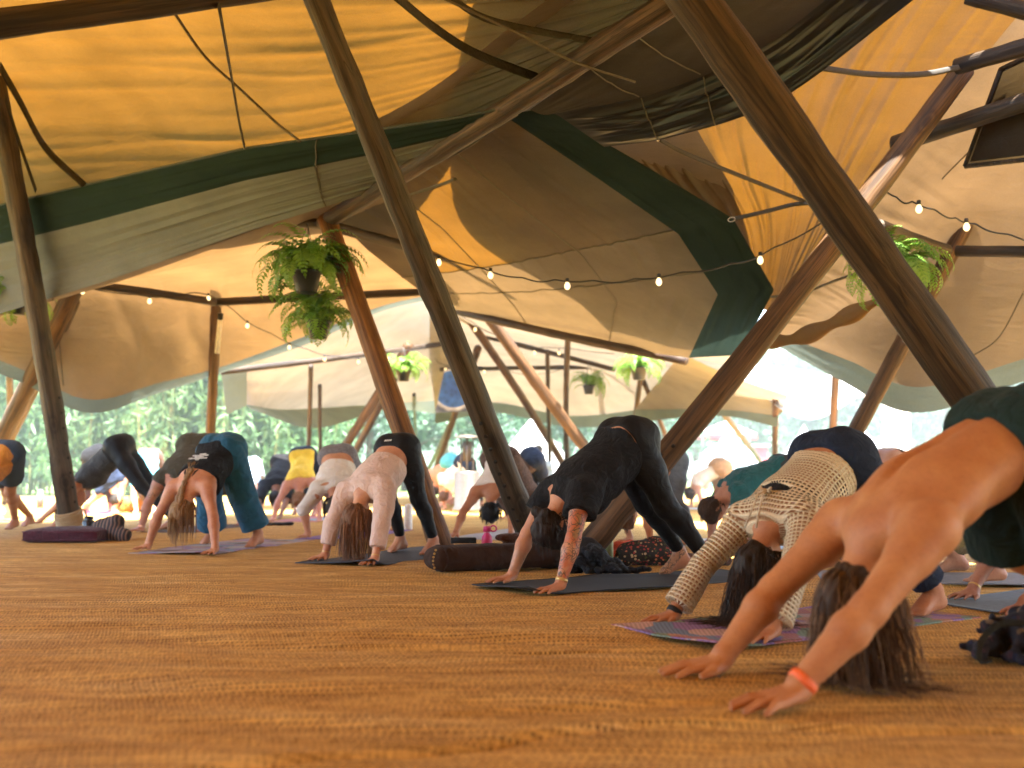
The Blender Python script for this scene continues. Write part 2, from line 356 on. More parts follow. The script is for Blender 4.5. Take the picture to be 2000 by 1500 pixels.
def sheet(rows, nu, nv, wr=0.0, wfreq=9, seed=0, sag=0.0, wdir='v', lin='', rid=0, ra=.02, ridenv=None):
    """surface through rows of (px,py,d) control points, with folds"""
    C = np.array([[W(*p) if len(p) == 3 else np.array(p[:3]) for p in r] for r in rows])
    fv = plinu if 'v' in lin else crom; fu = plinu if 'u' in lin else crom
    A = np.array([fv(r, nv) for r in C])                # rows x nv
    S = np.array([fu(A[:, j], nu) for j in range(nv)]).transpose(1, 0, 2)
    du = np.gradient(S, axis=0); dv = np.gradient(S, axis=1)
    nrm = np.cross(du, dv); nrm /= np.linalg.norm(nrm, axis=2)[..., None] + 1e-9
    u = np.linspace(0, 1, nu)[:, None]; v = np.linspace(0, 1, nv)[None]
    r = np.random.RandomState(seed)
    h = 0; hr = 0
    for k in range(4 if rid else 0):
        a, bb = (u, v) if wdir == 'v' else (v, u)
        f = rid * (.6 + .8 * r.rand()); g = 3.0 * (r.rand() - .5); ph = r.rand() * 9
        x = a * f + g * bb + .35 * np.sin(bb * 4 + ph) + .3 * np.sin(a * 9 + ph) + ph
        fr_ = x - np.floor(x) - .5; cell = np.floor(x); am = .25 + .75 * np.abs(np.sin(cell * 12.9898 + k * 3.1))
        env = np.clip(np.sin(bb * math.pi * (1.1 + r.rand()) + cell * 1.7 + r.rand() * 6) * .8 + .45, 0, 1)
        hr = hr + np.exp(-(fr_ / .13) ** 2) * am * env * (ridenv(u, v) if ridenv else 1)
    for k in range(5):
        f = wfreq * (.5 + 1.6 * r.rand()); ph = r.rand() * 6.3; g = 2.5 * (r.rand() - .5)
        a, bb = (u, v) if wdir == 'v' else (v, u)
        env = .5 + .5 * np.sin(bb * math.pi * (1 + r.rand() * 2) + r.rand() * 6)
        h = h + np.abs(np.sin(math.pi * (a * f + g * bb + .25 * np.sin(bb * 5 + ph)) + ph)) ** 1.1 * env * (9 / f) ** .5
    edge = np.minimum(1, 6 * np.minimum(u, 1 - u)) * np.minimum(1, 8 * np.minimum(v, 1 - v))
    S = S + nrm * ((wr * (h - 1.5) + ra * hr) * edge)[..., None]
    S[..., 2] -= sag * (4 * u * (1 - u)) * (4 * v * (1 - v))
    return S
def sheet_obj(name, S, mat, parent):
    nu, nv = S.shape[:2]
    return mobj(name, mesh_np(name, S.reshape(-1, 3), grid_faces(nu, nv)), mat, parent)
def seam(S, parent, mat, r=.007, name='seam', j=None, i=None):
    pts = S[:, j] if j is not None else S[i]
    mb = MB(); mb.tube(pts[::3] - np.array([0, 0, .006]), r, 5); return mb.build(name, mat, parent)

LOWLIT = canvas('low_lit_panel', (.22, .205, .185), (.068, .038, .014), .42)  # same canvas as the amber roof, with light from below painted into its colour
SEAM = plain('seam_tape', (.10, .09, .07), .9)
ROPE = plain('rope', (.09, .075, .055), .9, nscale=90)
STRAPM = plain('webbing', (.045, .04, .034), .85, nscale=60)

near = thing('tent_canopy', 'amber sunlit canvas roof across the upper left with a folded-up green edged skirt', 'tent canopy', W(480, 452, 7.6), 'tent canopies')
T1 = sheet([[(-7, -6.3, .0, 0), (-3.6, -6.8, .0, 0), (-.4, -6.8, .0, 0), (2.6, -6.8, .0, 0), (6, -6.3, .0, 0)],
            [(-6, -4.5, 2.6, 0), (-3, -4.8, 2.9, 0), (-.4, -4.8, 3.0, 0), (2, -4.8, 2.9, 0), (5, -4.5, 2.6, 0)],
            [(-4.2, -1.0, 3.7, 0), (-2.2, -1.0, 4.3, 0), (-.3, -1.0, 4.4, 0), (1.5, -1, 4.3, 0), (3.6, -1, 3.9, 0)],
            [(-420, -560, 4.4), (200, -520, 4.2), (700, -520, 3.9), (1250, -520, 3.8), (1800, -520, 3.5)],
            [(-300, -90, 7.4), (220, -100, 6.6), (640, -100, 6.1), (1120, -110, 5.3), (1500, -120, 4.55)],
            [(-220, 260, 10.7), (230, 225, 9.2), (560, 215, 7.8), (930, 130, 6.5), (1330, -12, 5.12)],
            [(-160, 660, 11.25), (240, 535, 9.95), (560, 426, 8.75), (880, 283, 7.35), (1340, -6, 5.08)]], 420, 96, .012, 20, 3, rid=30, ra=.018)
sheet_obj('canvas_panel', T1, AMBER, near)
sheet_obj('sun_block_panel', np.stack([T1[:, 0] + np.array([-3.5, 0, -.9]), T1[:, 0] + np.array([-1.7, 0, -.35]), T1[:, 0]], 1), AMBER, near)  # unseen roof extension, added to block sun coming in at the left
fold = [(-160, 662, 10.9), (200, 551, 9.7), (500, 446, 8.6), (740, 371, 8.1), (890, 296, 7.25), (1012, 213, 6.42)]
bandlo = [(-160, 515, 10.7), (180, 433, 9.5), (480, 352, 8.2), (720, 303, 7.45), (890, 264, 6.9), (1012, 211, 6.38)]
bandhi = [(-160, 436, 10.5), (180, 357, 9.3), (480, 288, 7.9), (720, 254, 7.1), (890, 228, 6.6), (1012, 205, 6.33)]
mid = [tuple(np.array(a) * .5 + np.array(b) * .5 + np.array((0, 14, .12))) for a, b in zip(fold, bandlo)]
S1 = sheet([bandlo, mid, fold], 90, 121, .006, 5, 5, wdir='v', lin='v', rid=7, ra=.014, ridenv=lambda u, v: np.clip(.15 + v * 1.1, 0, 1)); sk = sheet_obj('skirt', S1, GREY, near)
B1 = sheet([bandhi, bandlo], 16, 120, .010, 3, 6, lin='v'); sheet_obj('border_band', B1, GREEN, near)
seam(S1, near, SEAM, .006, j=62); seam(B1, near, SEAM, .006, j=62)
seam(B1, near, plain('hem_rope', (.03, .04, .035), .8), .011, 'hem', i=0)

right = thing('tent_canopy', 'dark taupe canvas flap with shiny black band hanging right of the ridge beam', 'tent canopy', W(1300, 200, 6), 'tent canopies')
r_a = [(1035, 214, 6.38), (1170, 118, 5.75), (1318, 4, 5.12), (1500, -130, 4.5)]
r_b = [(1085, 222, 6.45), (1280, 182, 6.25), (1480, 98, 5.85), (1650, -30, 5.2)]
r_c = [(1180, 287, 6.75), (1310, 268, 6.5), (1520, 196, 6.0), (1810, -20, 5.05)]
r_m = [tuple(np.array(a) * .5 + np.array(b) * .5 + np.array((0, 6, .05))) for a, b in zip(r_a, r_b)]
S2 = sheet([r_a, r_m, r_b], 30, 70, .006, 4, 8); sheet_obj('skirt', S2, TAUPE, right)
B2 = sheet([r_b, r_c], 60, 120, .010, 2.2, 9, wdir='v', rid=4.5, ra=.011); sheet_obj('border_band', B2, PVC, right)
sheet_obj('junction_patch', sheet([[(955, 175, 7.3), (1130, 110, 6.9)], [(960, 300, 8.2), (1160, 270, 7.6)]], 8, 8), TAUPE, right)
for j in (20, 34): seam(S2, right, SEAM, .005, j=j)
for j in (34, 58): seam(B2, right, SEAM, .005, j=j)

ramber = thing('tent_canopy', 'amber canvas roof behind the black band in the upper right', 'tent canopy', W(1500, 300, 7.5), 'tent canopies')
t3a = [(1460, 590, 9.9), (1345, 445, 9.2), (1190, 330, 8.4), (1060, 170, 7.6), (1180, -150, 6.2), (1300, -360, 5.7)]
t3c = [(1528, 620, 9.0), (1640, 452, 8.25), (1740, 330, 7.75), (1850, 200, 7.2), (1980, 40, 6.6), (2100, -100, 6.1)]
t3b = [tuple(np.array(p) * .5 + np.array(q) * .5 + np.array((0, 0, .12))) for p, q in zip(t3a, t3c)]
T3 = sheet([t3a, t3b, t3c], 220, 120, .010, 9, 12, rid=15, ra=.028)
sheet_obj('canvas_panel', T3, AMBER, ramber)
T3b = sheet([[(1300, -360, 5.7), (1560, -300, 5.85), (1830, -200, 5.95), (2100, -100, 6.1)],
             [(1.6, 1.5, 5.2, 0), (2.6, 1.5, 4.6, 0), (3.8, 1.5, 4, 0), (4.6, 2.5, 3.6, 0)],
             [(1.6, -4.6, 2.95, 0), (3.4, -4.4, 2.7, 0), (4.8, -4.2, 2.4, 0), (6, -4, 2.0, 0)]], 30, 30, 0, 5, 2)
sheet_obj('canvas_panel', T3b, AMBER, ramber)

rtan = thing('tent_canopy', 'beige canvas wall sloping down at the right edge with grey-green hem', 'tent canopy', W(1790, 812, 9.8), 'tent canopies')
e0 = [(1512, 672, 10.6), (1640, 742, 10.3), (1790, 806, 9.8), (2010, 742, 9.7), (2400, 620, 9)]
ehem = [(1530, 655, 10.45), (1660, 705, 10.2), (1795, 756, 9.8), (2010, 698, 9.65), (2400, 580, 8.9)]
T8 = sheet([[(1490, 655, 9.1), (1550, 560, 8.72), (1615, 450, 8.33), (1770, 255, 7.62), (2060, -130, 6.35)],
            [(1520, 655, 9.7), (1630, 612, 9.7), (1760, 560, 9.5), (1930, 400, 8.9), (2300, 150, 7.6)], ehem], 70, 160, .006, 4, 15, wdir='u', rid=14, ra=.022, ridenv=lambda u, v: np.clip(1 - 1.5 * u, 0, 1))
sheet_obj('canvas_panel', T8, TAN, rtan)
H8 = sheet([ehem, e0], 10, 60, .004, 2, 16); sheet_obj('hem_band', H8, SAGE, rtan)
T8b = sheet([[(2120, -110, 6.1), (2300, 150, 7.6), (2400, 580, 8.9)], [(2500, -300, 5), (2700, 100, 6), (2900, 500, 7)], [(4.6, 1.0, 3.2, 0), (6, 1, 2.6, 0), (7.6, 1, 1.9, 0)], [(6, -4, 2.0, 0), (7, -4, 1.6, 0), (8.5, -4, 1.2, 0)]], 20, 20)
sheet_obj('canvas_panel', T8b, TAN, rtan)

mid_c = thing('tent_canopy', 'middle canvas roof, grey shaded in its centre, edged by a broad dark green band', 'tent canopy', W(1150, 490, 9.5), 'tent canopies')
t4 = [[(645, 418, 9.25), (762, 348, 8.25), (880, 276, 7.5), (985, 226, 6.85)],
      [(720, 490, 10.6), (880, 440, 9.4), (1030, 395, 8.4), (1170, 350, 7.55)],
      [(790, 545, 12.2), (960, 525, 10.8), (1150, 490, 9.5), (1325, 457, 8.5)],
      [(850, 590, 14), (1020, 596, 12.5), (1220, 590, 10.8), (1402, 575, 9.3)],
      [(885, 612, 14.6), (1050, 645, 13.6), (1200, 678, 12.6), (1345, 699, 11.2)]]
T4 = sheet(t4, 130, 220, .010, 9, 21, lin='u', wdir='u', rid=15, ra=.030, ridenv=lambda u, v: np.clip(1.15 - 1.2 * u, .12, 1) * (.35 + .65 * v)); sheet_obj('canvas_panel', T4[:63], AMBER, mid_c); sheet_obj('canvas_panel', T4[62:], LOWLIT, mid_c)
b4o = [(1062, 210, 6.42), (1240, 312, 7.2), (1432, 427, 8.2), (1512, 566, 8.8), (1445, 694, 10.6)]
B4 = sheet([[r[-1] for r in t4], b4o], 40, 130, .006, 2, 22, lin='v', rid=3.5, ra=.012); sheet_obj('border_band', B4, GREEN, mid_c)
for j in (66, 140): seam(T4, mid_c, SEAM, .007, j=j)
for i in (62, 84): seam(T4, mid_c, SEAM, .006, i=i)

left = thing('tent_canopy', 'tan canvas roof of the left rear tent behind the hanging ferns', 'tent canopy', W(175, 805, 12.5), 'tent canopies')
l_e = [(-260, 640, 12), (20, 738, 12.2), (172, 806, 12.5), (310, 768, 13.3), (440, 726, 14.4), (600, 672, 14.2), (752, 606, 13.6), (900, 575, 13.8)]
l_h = [(-260, 605, 11.95), (20, 712, 12.15), (172, 780, 12.4), (310, 748, 13.2), (440, 714, 14.3), (600, 655, 14.1), (752, 596, 13.5), (900, 566, 13.7)]
l_b = [(-260, 540, 11.4), (0, 530, 11.4), (150, 545, 11.7), (280, 560, 12.2), (420, 565, 12.6), (560, 560, 12.6), (700, 545, 12.4), (900, 540, 12.8)]
l_t = [(-260, 693, 11.7), (0, 613, 10.85), (150, 566, 10.35), (300, 516, 9.8), (450, 464, 9.2), (560, 427, 8.85), (648, 392, 8.6), (760, 352, 8.1)]
l_t2 = [tuple(np.array(a) * .5 + np.array(b) * .5) for a, b in zip(l_t, l_b)]
l_m = [tuple(np.array(a) * .5 + np.array(b) * .5 + np.array((0, -10, .1))) for a, b in zip(l_b, l_h)]
l_t0 = [(p[0], p[1] - (150 if p[0] < 500 else 70), p[2] - (.12 if p[0] < 500 else .05)) for p in l_t]
T5 = sheet([l_t0, l_t, l_t2, l_b, l_m, l_h], 90, 200, 0, 6, 31, wdir='u', rid=12, ra=.035, ridenv=lambda u, v: np.clip((u - .38) * 5, 0, 1)); sheet_obj('canvas_panel', T5, AMBT, left)
sheet_obj('sun_block_panel', np.stack([T5[:, 0] + np.array([-4.0, 0, -.3]), T5[:, 0] + np.array([-2.0, 0, -.1]), T5[:, 0]], 1), AMBT, left)  # also unseen, added to keep a sun strip off the left floor
H5 = sheet([l_h, l_e], 8, 100, .003, 2, 32); sheet_obj('hem_band', H5, SAGE, left)
for j in (47,): seam(T5, left, SEAM, .007, j=j)

farl = thing('tent_canopy', 'pale canvas roof with square grey corner flap in the rear centre left', 'tent canopy', W(600, 838, 20), 'tent canopies')
f_t = [(432, 722, 15.6), (560, 676, 16.2), (740, 590, 16.8), (900, 540, 18)]
f_m = [(436, 735, 15.8), (600, 722, 18), (760, 690, 20), (900, 670, 22)]
f_e = [(478, 790, 16.2), (560, 800, 20), (700, 792, 24), (880, 780, 26)]
f_b = [(490, 800, 16.4), (620, 836, 20), (760, 800, 25), (880, 812, 27)]
T6 = sheet([f_t, f_m, f_e], 40, 60, .012, 5, 41); sheet_obj('canvas_panel', T6, PALE, farl)
H6 = sheet([f_e, f_b], 8, 40, .003, 2, 42); sheet_obj('hem_band', H6, SAGE, farl)
C6 = sheet([[(431, 720, 15.5), (482, 724, 15.8)], [(443, 810, 15.9), (482, 792, 16.1)]], 8, 8); sheet_obj('corner_flap', C6, SAGE, farl)

farc = thing('tent_canopy', 'pale canvas roof of the farthest tent behind the string lights in the centre', 'tent canopy', W(1130, 832, 25), 'tent canopies')
c_t = [(840, 560, 15.6), (1040, 620, 15.4), (1200, 660, 14.6), (1350, 690, 13), (1470, 690, 12)]
c_m = [(840, 690, 22), (1000, 700, 22), (1150, 715, 22), (1320, 722, 19), (1440, 735, 17)]
c_e = [(850, 800, 26), (965, 786, 26.5), (1110, 812, 25.5), (1250, 800, 23), (1420, 780, 18.5), ]
c_b = [(850, 828, 26), (965, 806, 26.5), (1110, 834, 25.5), (1250, 826, 23), (1435, 800, 18.5)]
T7 = sheet([c_t, c_m, c_e], 40, 70, .015, 5, 51); sheet_obj('canvas_panel', T7, PALE, farc)
H7 = sheet([c_e, c_b], 8, 50, .003, 2, 52); sheet_obj('hem_band', H7, SAGE, farc)

farr = thing('tent_canopy', 'beige far canvas edge with grey-green hem in front of the striped festival tents', 'tent canopy', W(1500, 830, 16), 'tent canopies')
g_t = [(1330, 690, 14), (1430, 735, 14.6), (1540, 772, 15)]
g_m = [(1290, 740, 18), (1400, 770, 17), (1530, 800, 16)]
g_e = [(1240, 800, 21), (1400, 800, 18), (1520, 812, 16.2), ]
g_b = [(1240, 824, 21), (1400, 812, 18.2), (1518, 834, 16.2)]
S9 = sheet([g_t, g_m, g_e], 20, 30, .006, 4, 61); sheet_obj('canvas_panel', S9, PALE, farr)
sheet_obj('hem_band', sheet([g_e, g_b], 6, 30), SAGE, farr)

wt = thing('tent_canopy', 'bright white sunlit awning roof sloping outside on the right', 'tent canopy', W(1560, 800, 16), 'tent canopies')
w_t = [(1400, 705, 21), (1560, 722, 21), (1720, 755, 20)]
w_m = [(1420, 716, 18), (1540, 765, 17.6), (1700, 775, 17.2)]
w_e = [(1425, 722, 16.5), (1568, 818, 15.2), (1690, 768, 15.6)]
sheet_obj('canvas_panel', sheet([w_t, w_m, w_e], 24, 30, .006, 3, 71), canvas('white', (.42, .42, .42), (.2, .21, .22), .35), wt)

# dark double layer of cover cloth lying over the ridge: its shade greys the canvas below
cov = thing('ridge_cover', 'second layer of canvas laid over the ridge, shading the roof centre', 'tent cover', W(1050, 300, 7.5))
def lift(p, z, dy=0): q = W(*p); return (q[0], q[1] + dy, q[2] + z, 0)
CV = sheet([[lift((990, -80, 5.2), .5), lift((1300, -160, 4.6), .45), lift((1620, -220, 4.4), .4)],
            [lift((900, 170, 6.6), .4), lift((1100, 120, 6.1), .35), lift((1500, 0, 5.6), .3)],
            [lift((880, 330, 7.5), .35), lift((1080, 260, 7.1), .35), lift((1340, 250, 7), .3)],
            [lift((945, 450, 9.7), .3), lift((1200, 440, 9), .3), lift((1440, 440, 8.6), .25)],
            [lift((1195, 640, 12), .25), lift((1340, 620, 11), .25), lift((1500, 600, 9.6), .25)]], 40, 30)
sheet_obj('canvas_panel', CV, canvas('cover', (.3, .28, .25), (.24, .21, .18), .3), cov)

rb = np.array([W(*plin_p) for plin_p in [(540, 440, 9.6), (632, 432, 9.05), (860, 284, 7.15), (1090, 140, 6.0), (1340, -18, 5.0), (1600, -180, 4.2)]])
pd = unit(np.cross(rb[-1] - rb[0], UP3)) if False else unit(np.cross(rb[-1] - rb[0], (0, 0, 1)))
cap = [[tuple(p + pd * s + np.array([0, 0, .30 - .22 * abs(s)])) + (0,) for p in rb] for s in (-.32, -.1, .1, .32)]
for row_, s in zip(cap, (-.32, -.1, .1, .32)):
    for q_ in (0, 1): row_[q_] = tuple(np.array(row_[q_][:3]) + pd * s * 1.6) + (0,)
sheet_obj('sun_leak_cap', sheet(cap, 12, 40), canvas('cover', (.3, .28, .25), (.24, .21, .18), .3), cov)  # unseen strip added above the ridge beam to stop sun leaks

# ------------------------------------------------------------------ poles and beams
WGREY = wood((.20, .145, .10), (.10, .072, .05), 'grey')
WBRN = wood((.26, .13, .055), (.12, .06, .028), 'brown')
WDARK = wood((.12, .075, .045), (.05, .032, .022), 'dark')
def log(A, B, r0, r1, mat, label, group='wooden tent poles', bend=.02, seed=0, name='tent_pole', cat='pole', holes=None, sides=14):
    A = np.asarray(A, float); B = np.asarray(B, float); Lg = np.linalg.norm(B - A)
    r = np.random.RandomState(seed + 11); n = max(8, int(Lg * 7))
    z = np.linspace(0, Lg, n); t = z / Lg
    bx, by = r.randn(2) * bend * Lg * .3
    cx = bx * np.sin(math.pi * t) + .004 * np.cumsum(r.randn(n)) * .3; cy = by * np.sin(math.pi * t) + .004 * np.cumsum(r.randn(n)) * .3
    rad = (r0 + (r1 - r0) * t) * (1 + .02 * np.cumsum(r.randn(n)) / n ** .5 * 1.0 + .025 * r.randn(n))
    th = np.arange(sides) * 2 * math.pi / sides
    lump = 1 + .03 * np.sin(2 * th[None] + r.rand() * 6 + t[:, None] * 2) + .012 * r.randn(n, sides)
    V = np.stack([cx[:, None] + rad[:, None] * lump * np.cos(th), cy[:, None] + rad[:, None] * lump * np.sin(th), np.repeat(z[:, None], sides, 1)], -1).reshape(-1, 3)
    V = np.concatenate([V, [[cx[0], cy[0], 0], [cx[-1], cy[-1], Lg]]])
    i = np.arange(n - 1)[:, None] * sides; j = np.arange(sides)[None]; k = (j + 1) % sides
    Q = np.stack([i + j, i + k, i + sides + k, i + sides + j], -1).reshape(-1, 4)
    c0 = n * sides; b = (n - 1) * sides
    T = [(c0, (q + 1) % sides, q) for q in range(sides)] + [(c0 + 1, b + q, b + (q + 1) % sides) for q in range(sides)]
    me = mesh_np(name, V, [Q, np.array(T)]); me.materials.append(mat)
    o = bpy.data.objects.new(name, me); o.location = A
    o.rotation_mode = 'QUATERNION'; o.rotation_quaternion = Vector(B - A).to_track_quat('Z', 'Y')
    link(o); tag(o, label, cat, group)
    if holes:
        hm = plain('hole_dark', (.012, .01, .008), .95)
        R = np.array(o.rotation_quaternion.to_matrix())
        view = R.T @ (np.array([0, 0, HC]) - A)
        ang = math.atan2(view[1], view[0])
        for q, (s0, da) in enumerate(holes):
            mb = MB(); a = ang + da; zc = s0
            ii = min(n - 1, int(s0 / Lg * n)); c = np.array([cx[ii] + (rad[ii] + .003) * math.cos(a), cy[ii] + (rad[ii] + .003) * math.sin(a), zc])
            mb.lathe(c, [(.0005, 0.004), (.013, .003), (.014, -.008)], 10, (math.cos(a), math.sin(a), 0))
            h = mb.build('peg_hole', hm); h.parent = o
    return o
def polepx(a, b, r0, r1, mat, label, base=True, **kw):
    A = G(*a) if len(a) == 2 else W(*a)
    return log(A, W(*b), r0, r1, mat, label, **kw)
P1 = polepx((1052, 1085), (598, -60, 5.0), .098, .068, WGREY, 'thick grey peg-holed pole leaning left from beside the brown bolster', seed=1, holes=[(.35 + .115 * i, -.55 + .02 * i) for i in range(10)])
P2 = log(W(2160, 1150, 4.7), W(1310, -60, 4.15), .108, .098, wood((.17, .10, .05), (.075, .045, .025), 'near'), 'thickest dark pole slanting across the upper right, behind the shirtless person', 'wooden tent poles', seed=2)
P3 = polepx((140, 1040), (-40, 10, 9.0), .115, .10, WGREY, 'grey peg-holed pole at the left with pale rope wrapped round its foot', seed=3, holes=[(.35 + .16 * i, .75) for i in range(8)])
P4 = polepx((866, 1078), (638, 425, 8.9), .098, .085, wood((.62, .27, .08), (.36, .15, .05), 'orange'), 'orange-brown pole behind the fern baskets, foot beside the person in black leggings', seed=4)
P5 = polepx((1122, 1103), (1884, 138, 6.65), .092, .08, WBRN, 'brown pole leaning right from behind the bending person in black', seed=5, holes=[(.75 + .1 * i, -.3 + .3 * (i % 2)) for i in range(4)])
P6 = polepx((1240, 1000), (880, 510, 14.2), .095, .085, WBRN, 'brown pole leaning left in the middle distance, above the bending person in black', seed=6)
P7 = polepx((1140, 975), (872, 565, 17), .085, .075, WBRN, 'thinner brown pole crossing the white bell tent', seed=7)
P8 = polepx((1240, 958), (1170, 690, 22), .08, .07, WBRN, 'short far brown pole left of the far right-hand fern basket', seed=8)
P9 = polepx((600, 985), (800, 672, 17.5), .09, .08, WBRN, 'brown pole leaning right above the yellow top', seed=9)
P9b = polepx((640, 978), (770, 742, 20), .085, .075, WBRN, 'paler pole parallel to the pole above the yellow top', seed=10)
P10 = polepx((1618, 1010), (1637, 630, 13), .055, .05, WBRN, 'thin upright pole rising behind the navy shorts', seed=11)
P11 = polepx((1560, 1050), (1962, 300, 9.0), .085, .075, WBRN, 'brown pole leaning right behind the near slanting pole, at the right hand fern', seed=12)
P12 = polepx((1512, 952), (1380, 765, 20), .08, .07, WBRN, 'far brown pole leaning left in front of the striped festival tents', seed=13)
P13 = polepx((404, 1000), (428, 465, 12.4), .075, .07, WBRN, 'upright brown pole on the left rising behind the teal trousers', seed=14)
P14 = polepx((-80, 1010), (152, 545, 11.2), .115, .10, WBRN, 'brown pole leaning right at the far left edge', seed=15)
P14b = polepx((-60, 1000), (146, 590, 11.6), .06, .055, WGREY, 'slim pole alongside the brown pole at the far left edge', seed=16)
P15 = polepx((598, 985), (608, 715, 16), .045, .04, WDARK, 'thin dark upright pole above the yellow top', seed=17)
P15b = polepx((628, 985), (624, 752, 18), .04, .036, WDARK, 'thin dark upright pole just right of the one above the yellow top', seed=18)
P16 = polepx((1112, 985), (1110, 655, 14.5), .05, .045, WDARK, 'thin dark upright pole standing between the string light bulbs and the person in black', seed=19)
P17 = polepx((1078, 975), (1070, 685, 17), .045, .04, WDARK, 'thinner upright pole in front of the white bell tent', seed=20)
P18 = polepx((822, 945), (806, 770, 24), .05, .045, WDARK, 'small far upright pole left of the patio heater', seed=21)
P19 = polepx((832, 968), (935, 680, 20), .085, .075, WBRN, 'far pole leaning right in front of the blue round tapestry', seed=22)
P20 = polepx((815, 955), (905, 770, 23), .07, .065, WBRN, 'farther slim pole leaning right beside the patio heater', seed=23)
P21 = polepx((1236, 970), (1258, 700, 19), .06, .055, WBRN, 'far pole beside the far right-hand fern basket', seed=24)
P22 = polepx((1345, 975), (1258, 745, 21), .06, .055, WBRN, 'far slim pole leaning left between the tattooed person and the pole on her right', seed=25)
P23 = polepx((1512, 980), (1514, 778, 15.5), .055, .05, WBRN, 'upright pole in the gap left of the navy shorts', seed=26)
P24 = polepx((8, 985), (16, 635, 13), .055, .05, WDARK, 'thin dark upright pole at the left picture edge', seed=27)
P25 = polepx((1332, 965), (1322, 830, 20), .03, .028, WDARK, 'thinnest far pole right of the leaning brown pole', seed=28)
g2 = 'horizontal tent beams'
def beam(a, b, r, label, mat=WDARK, seed=0, r1=None): return log(W(*a), W(*b), r, r1 or r, mat, label, g2, .012, seed, 'tent_beam', 'beam')
beam((-120, 62, 4.55), (640, -45, 5.2), .075, 'dark beam across the top left corner with a strap hanging from it', seed=31)
beam((632, 436, 9.0), (1335, -12, 5.0), .075, 'long ridge beam rising right to the top of the picture', wood((.18, .10, .06), (.08, .05, .03), 'ridge'), 32, .07)
beam((150, 553, 11.2), (420, 590, 12.3), .05, 'rear left beam carrying three light bulbs', WDARK, 33)
beam((418, 590, 12.4), (840, 570, 12.8), .05, 'rear beam passing behind the two fern baskets', WDARK, 34)
beam((560, 432, 9.3), (642, 440, 9.0), .05, 'short beam end left of the orange-brown pole top', WDARK, 35)
beam((650, 442, 9.0), (1010, 545, 12.2), .05, 'beam sloping right from the orange-brown pole top', WDARK, 36)
beam((885, 606, 14.3), (1340, 705, 11.6), .055, 'beam along the lower edge of the middle canvas', wood((.2, .12, .09), (.09, .06, .045), 'pinkish'), 37)
beam((432, 726, 15.2), (905, 668, 18.5), .05, 'far beam with bulbs in front of the pale canvas', WDARK, 38)
beam((1748, 282, 7.3), (2080, 178, 6.2), .065, 'beam running right from the tall leaning brown pole', WDARK, 39)
beam((1868, 490, 8.8), (2080, 492, 8.2), .05, 'level beam at the right edge beside a light bulb', WDARK, 40)
beam((1716, 440, 7.9), (1850, 488, 8.7), .05, 'short grey beam above the right hand fern basket', WGREY, 41)
beam((1870, 130, 6.5), (2080, 70, 5.9), .055, 'beam at the upper right corner above the dark panel', WDARK, 42)
beam((1890, -8, 5.4), (2080, 40, 5.2), .05, 'beam end cutting the top right corner', WDARK, 43)
beam((940, 655, 19), (1200, 722, 20), .05, 'farthest beam under the pale centre roof', WDARK, 44)
beam((860, 722, 23), (1260, 716, 22), .05, 'far level beam with hanging ferns', WDARK, 45)
# ------------------------------------------------------------------ bodies: smooth blended surfaces sampled on a grid
class Grid:
    def __init__(s, lo, hi, h):
        s.h = h; s.lo = np.asarray(lo, float) - 2 * h
        s.n = np.ceil((np.asarray(hi) + 2 * h - s.lo) / h).astype(int) + 1
        s.ax = [(s.lo[i] + h * np.arange(s.n[i])).astype(np.float32) for i in range(3)]
    def new(s): return np.full(s.n, 9.0, np.float32)
    def sub(s, lo, hi):
        a = np.clip(np.floor((lo - s.lo) / s.h).astype(int), 0, s.n); b = np.clip(np.ceil((hi - s.lo) / s.h).astype(int) + 1, 0, s.n)
        return tuple(slice(a[i], b[i]) for i in range(3))
    def pts(s, sl): return s.ax[0][sl[0]][:, None, None], s.ax[1][sl[1]][None, :, None], s.ax[2][sl[2]][None, None, :]
def rc(a, b, ra, rb, n=None, f=1.0, k=.03, tag='', clip=False):
    return dict(a=np.asarray(a, float), b=np.asarray(b, float), ra=ra, rb=rb, n=None if n is None else unit(n), f=f, k=k, tag=tag, clip=clip)
def pdist(p, X, Y, Z):
    a = p['a']; bb = p['b'] - a
    x = X - a[0]; y = Y - a[1]; z = Z - a[2]
    if p['n'] is not None and p['f'] != 1:
        n = p['n']; c = 1 / p['f'] - 1; q = c * (x * n[0] + y * n[1] + z * n[2])
        x = x + q * n[0]; y = y + q * n[1]; z = z + q * n[2]; bb = bb + c * n * bb.dot(n)
    L2 = bb.dot(bb) + 1e-9
    pb = x * bb[0] + y * bb[1] + z * bb[2]
    t = np.clip(pb / L2, 0, 1)
    d = np.sqrt(np.maximum(x * x + y * y + z * z - 2 * t * pb + t * t * L2, 0)) - (p['ra'] + (p['rb'] - p['ra']) * t)
    if p['clip']: d = np.maximum(d, (pb - L2) / math.sqrt(L2))
    return d, t
def addp(g, D, p, k=None):
    k = p['k'] if k is None else k
    R = max(p['ra'], p['rb']) + k + .012
    sl = g.sub(np.minimum(p['a'], p['b']) - R, np.maximum(p['a'], p['b']) + R)
    if any(q.start >= q.stop for q in sl): return
    d = pdist(p, *g.pts(sl))[0]; o = D[sl]
    hh = np.maximum(k - np.abs(o - d), 0) / k
    D[sl] = np.minimum(o, d) - hh * hh * k * .25
def fieldof(g, prims):
    D = g.new()
    for p in prims: addp(g, D, p)
    return D
def halfspace(g, D, pt, nrm, keep_below=True, r=0.0):
    """cut D by a plane; r rounds"""
    X, Y, Z = g.pts((slice(None),) * 3)
    e = (X - pt[0]) * nrm[0] + (Y - pt[1]) * nrm[1] + (Z - pt[2]) * nrm[2]
    return np.maximum(D, e if keep_below else -e)
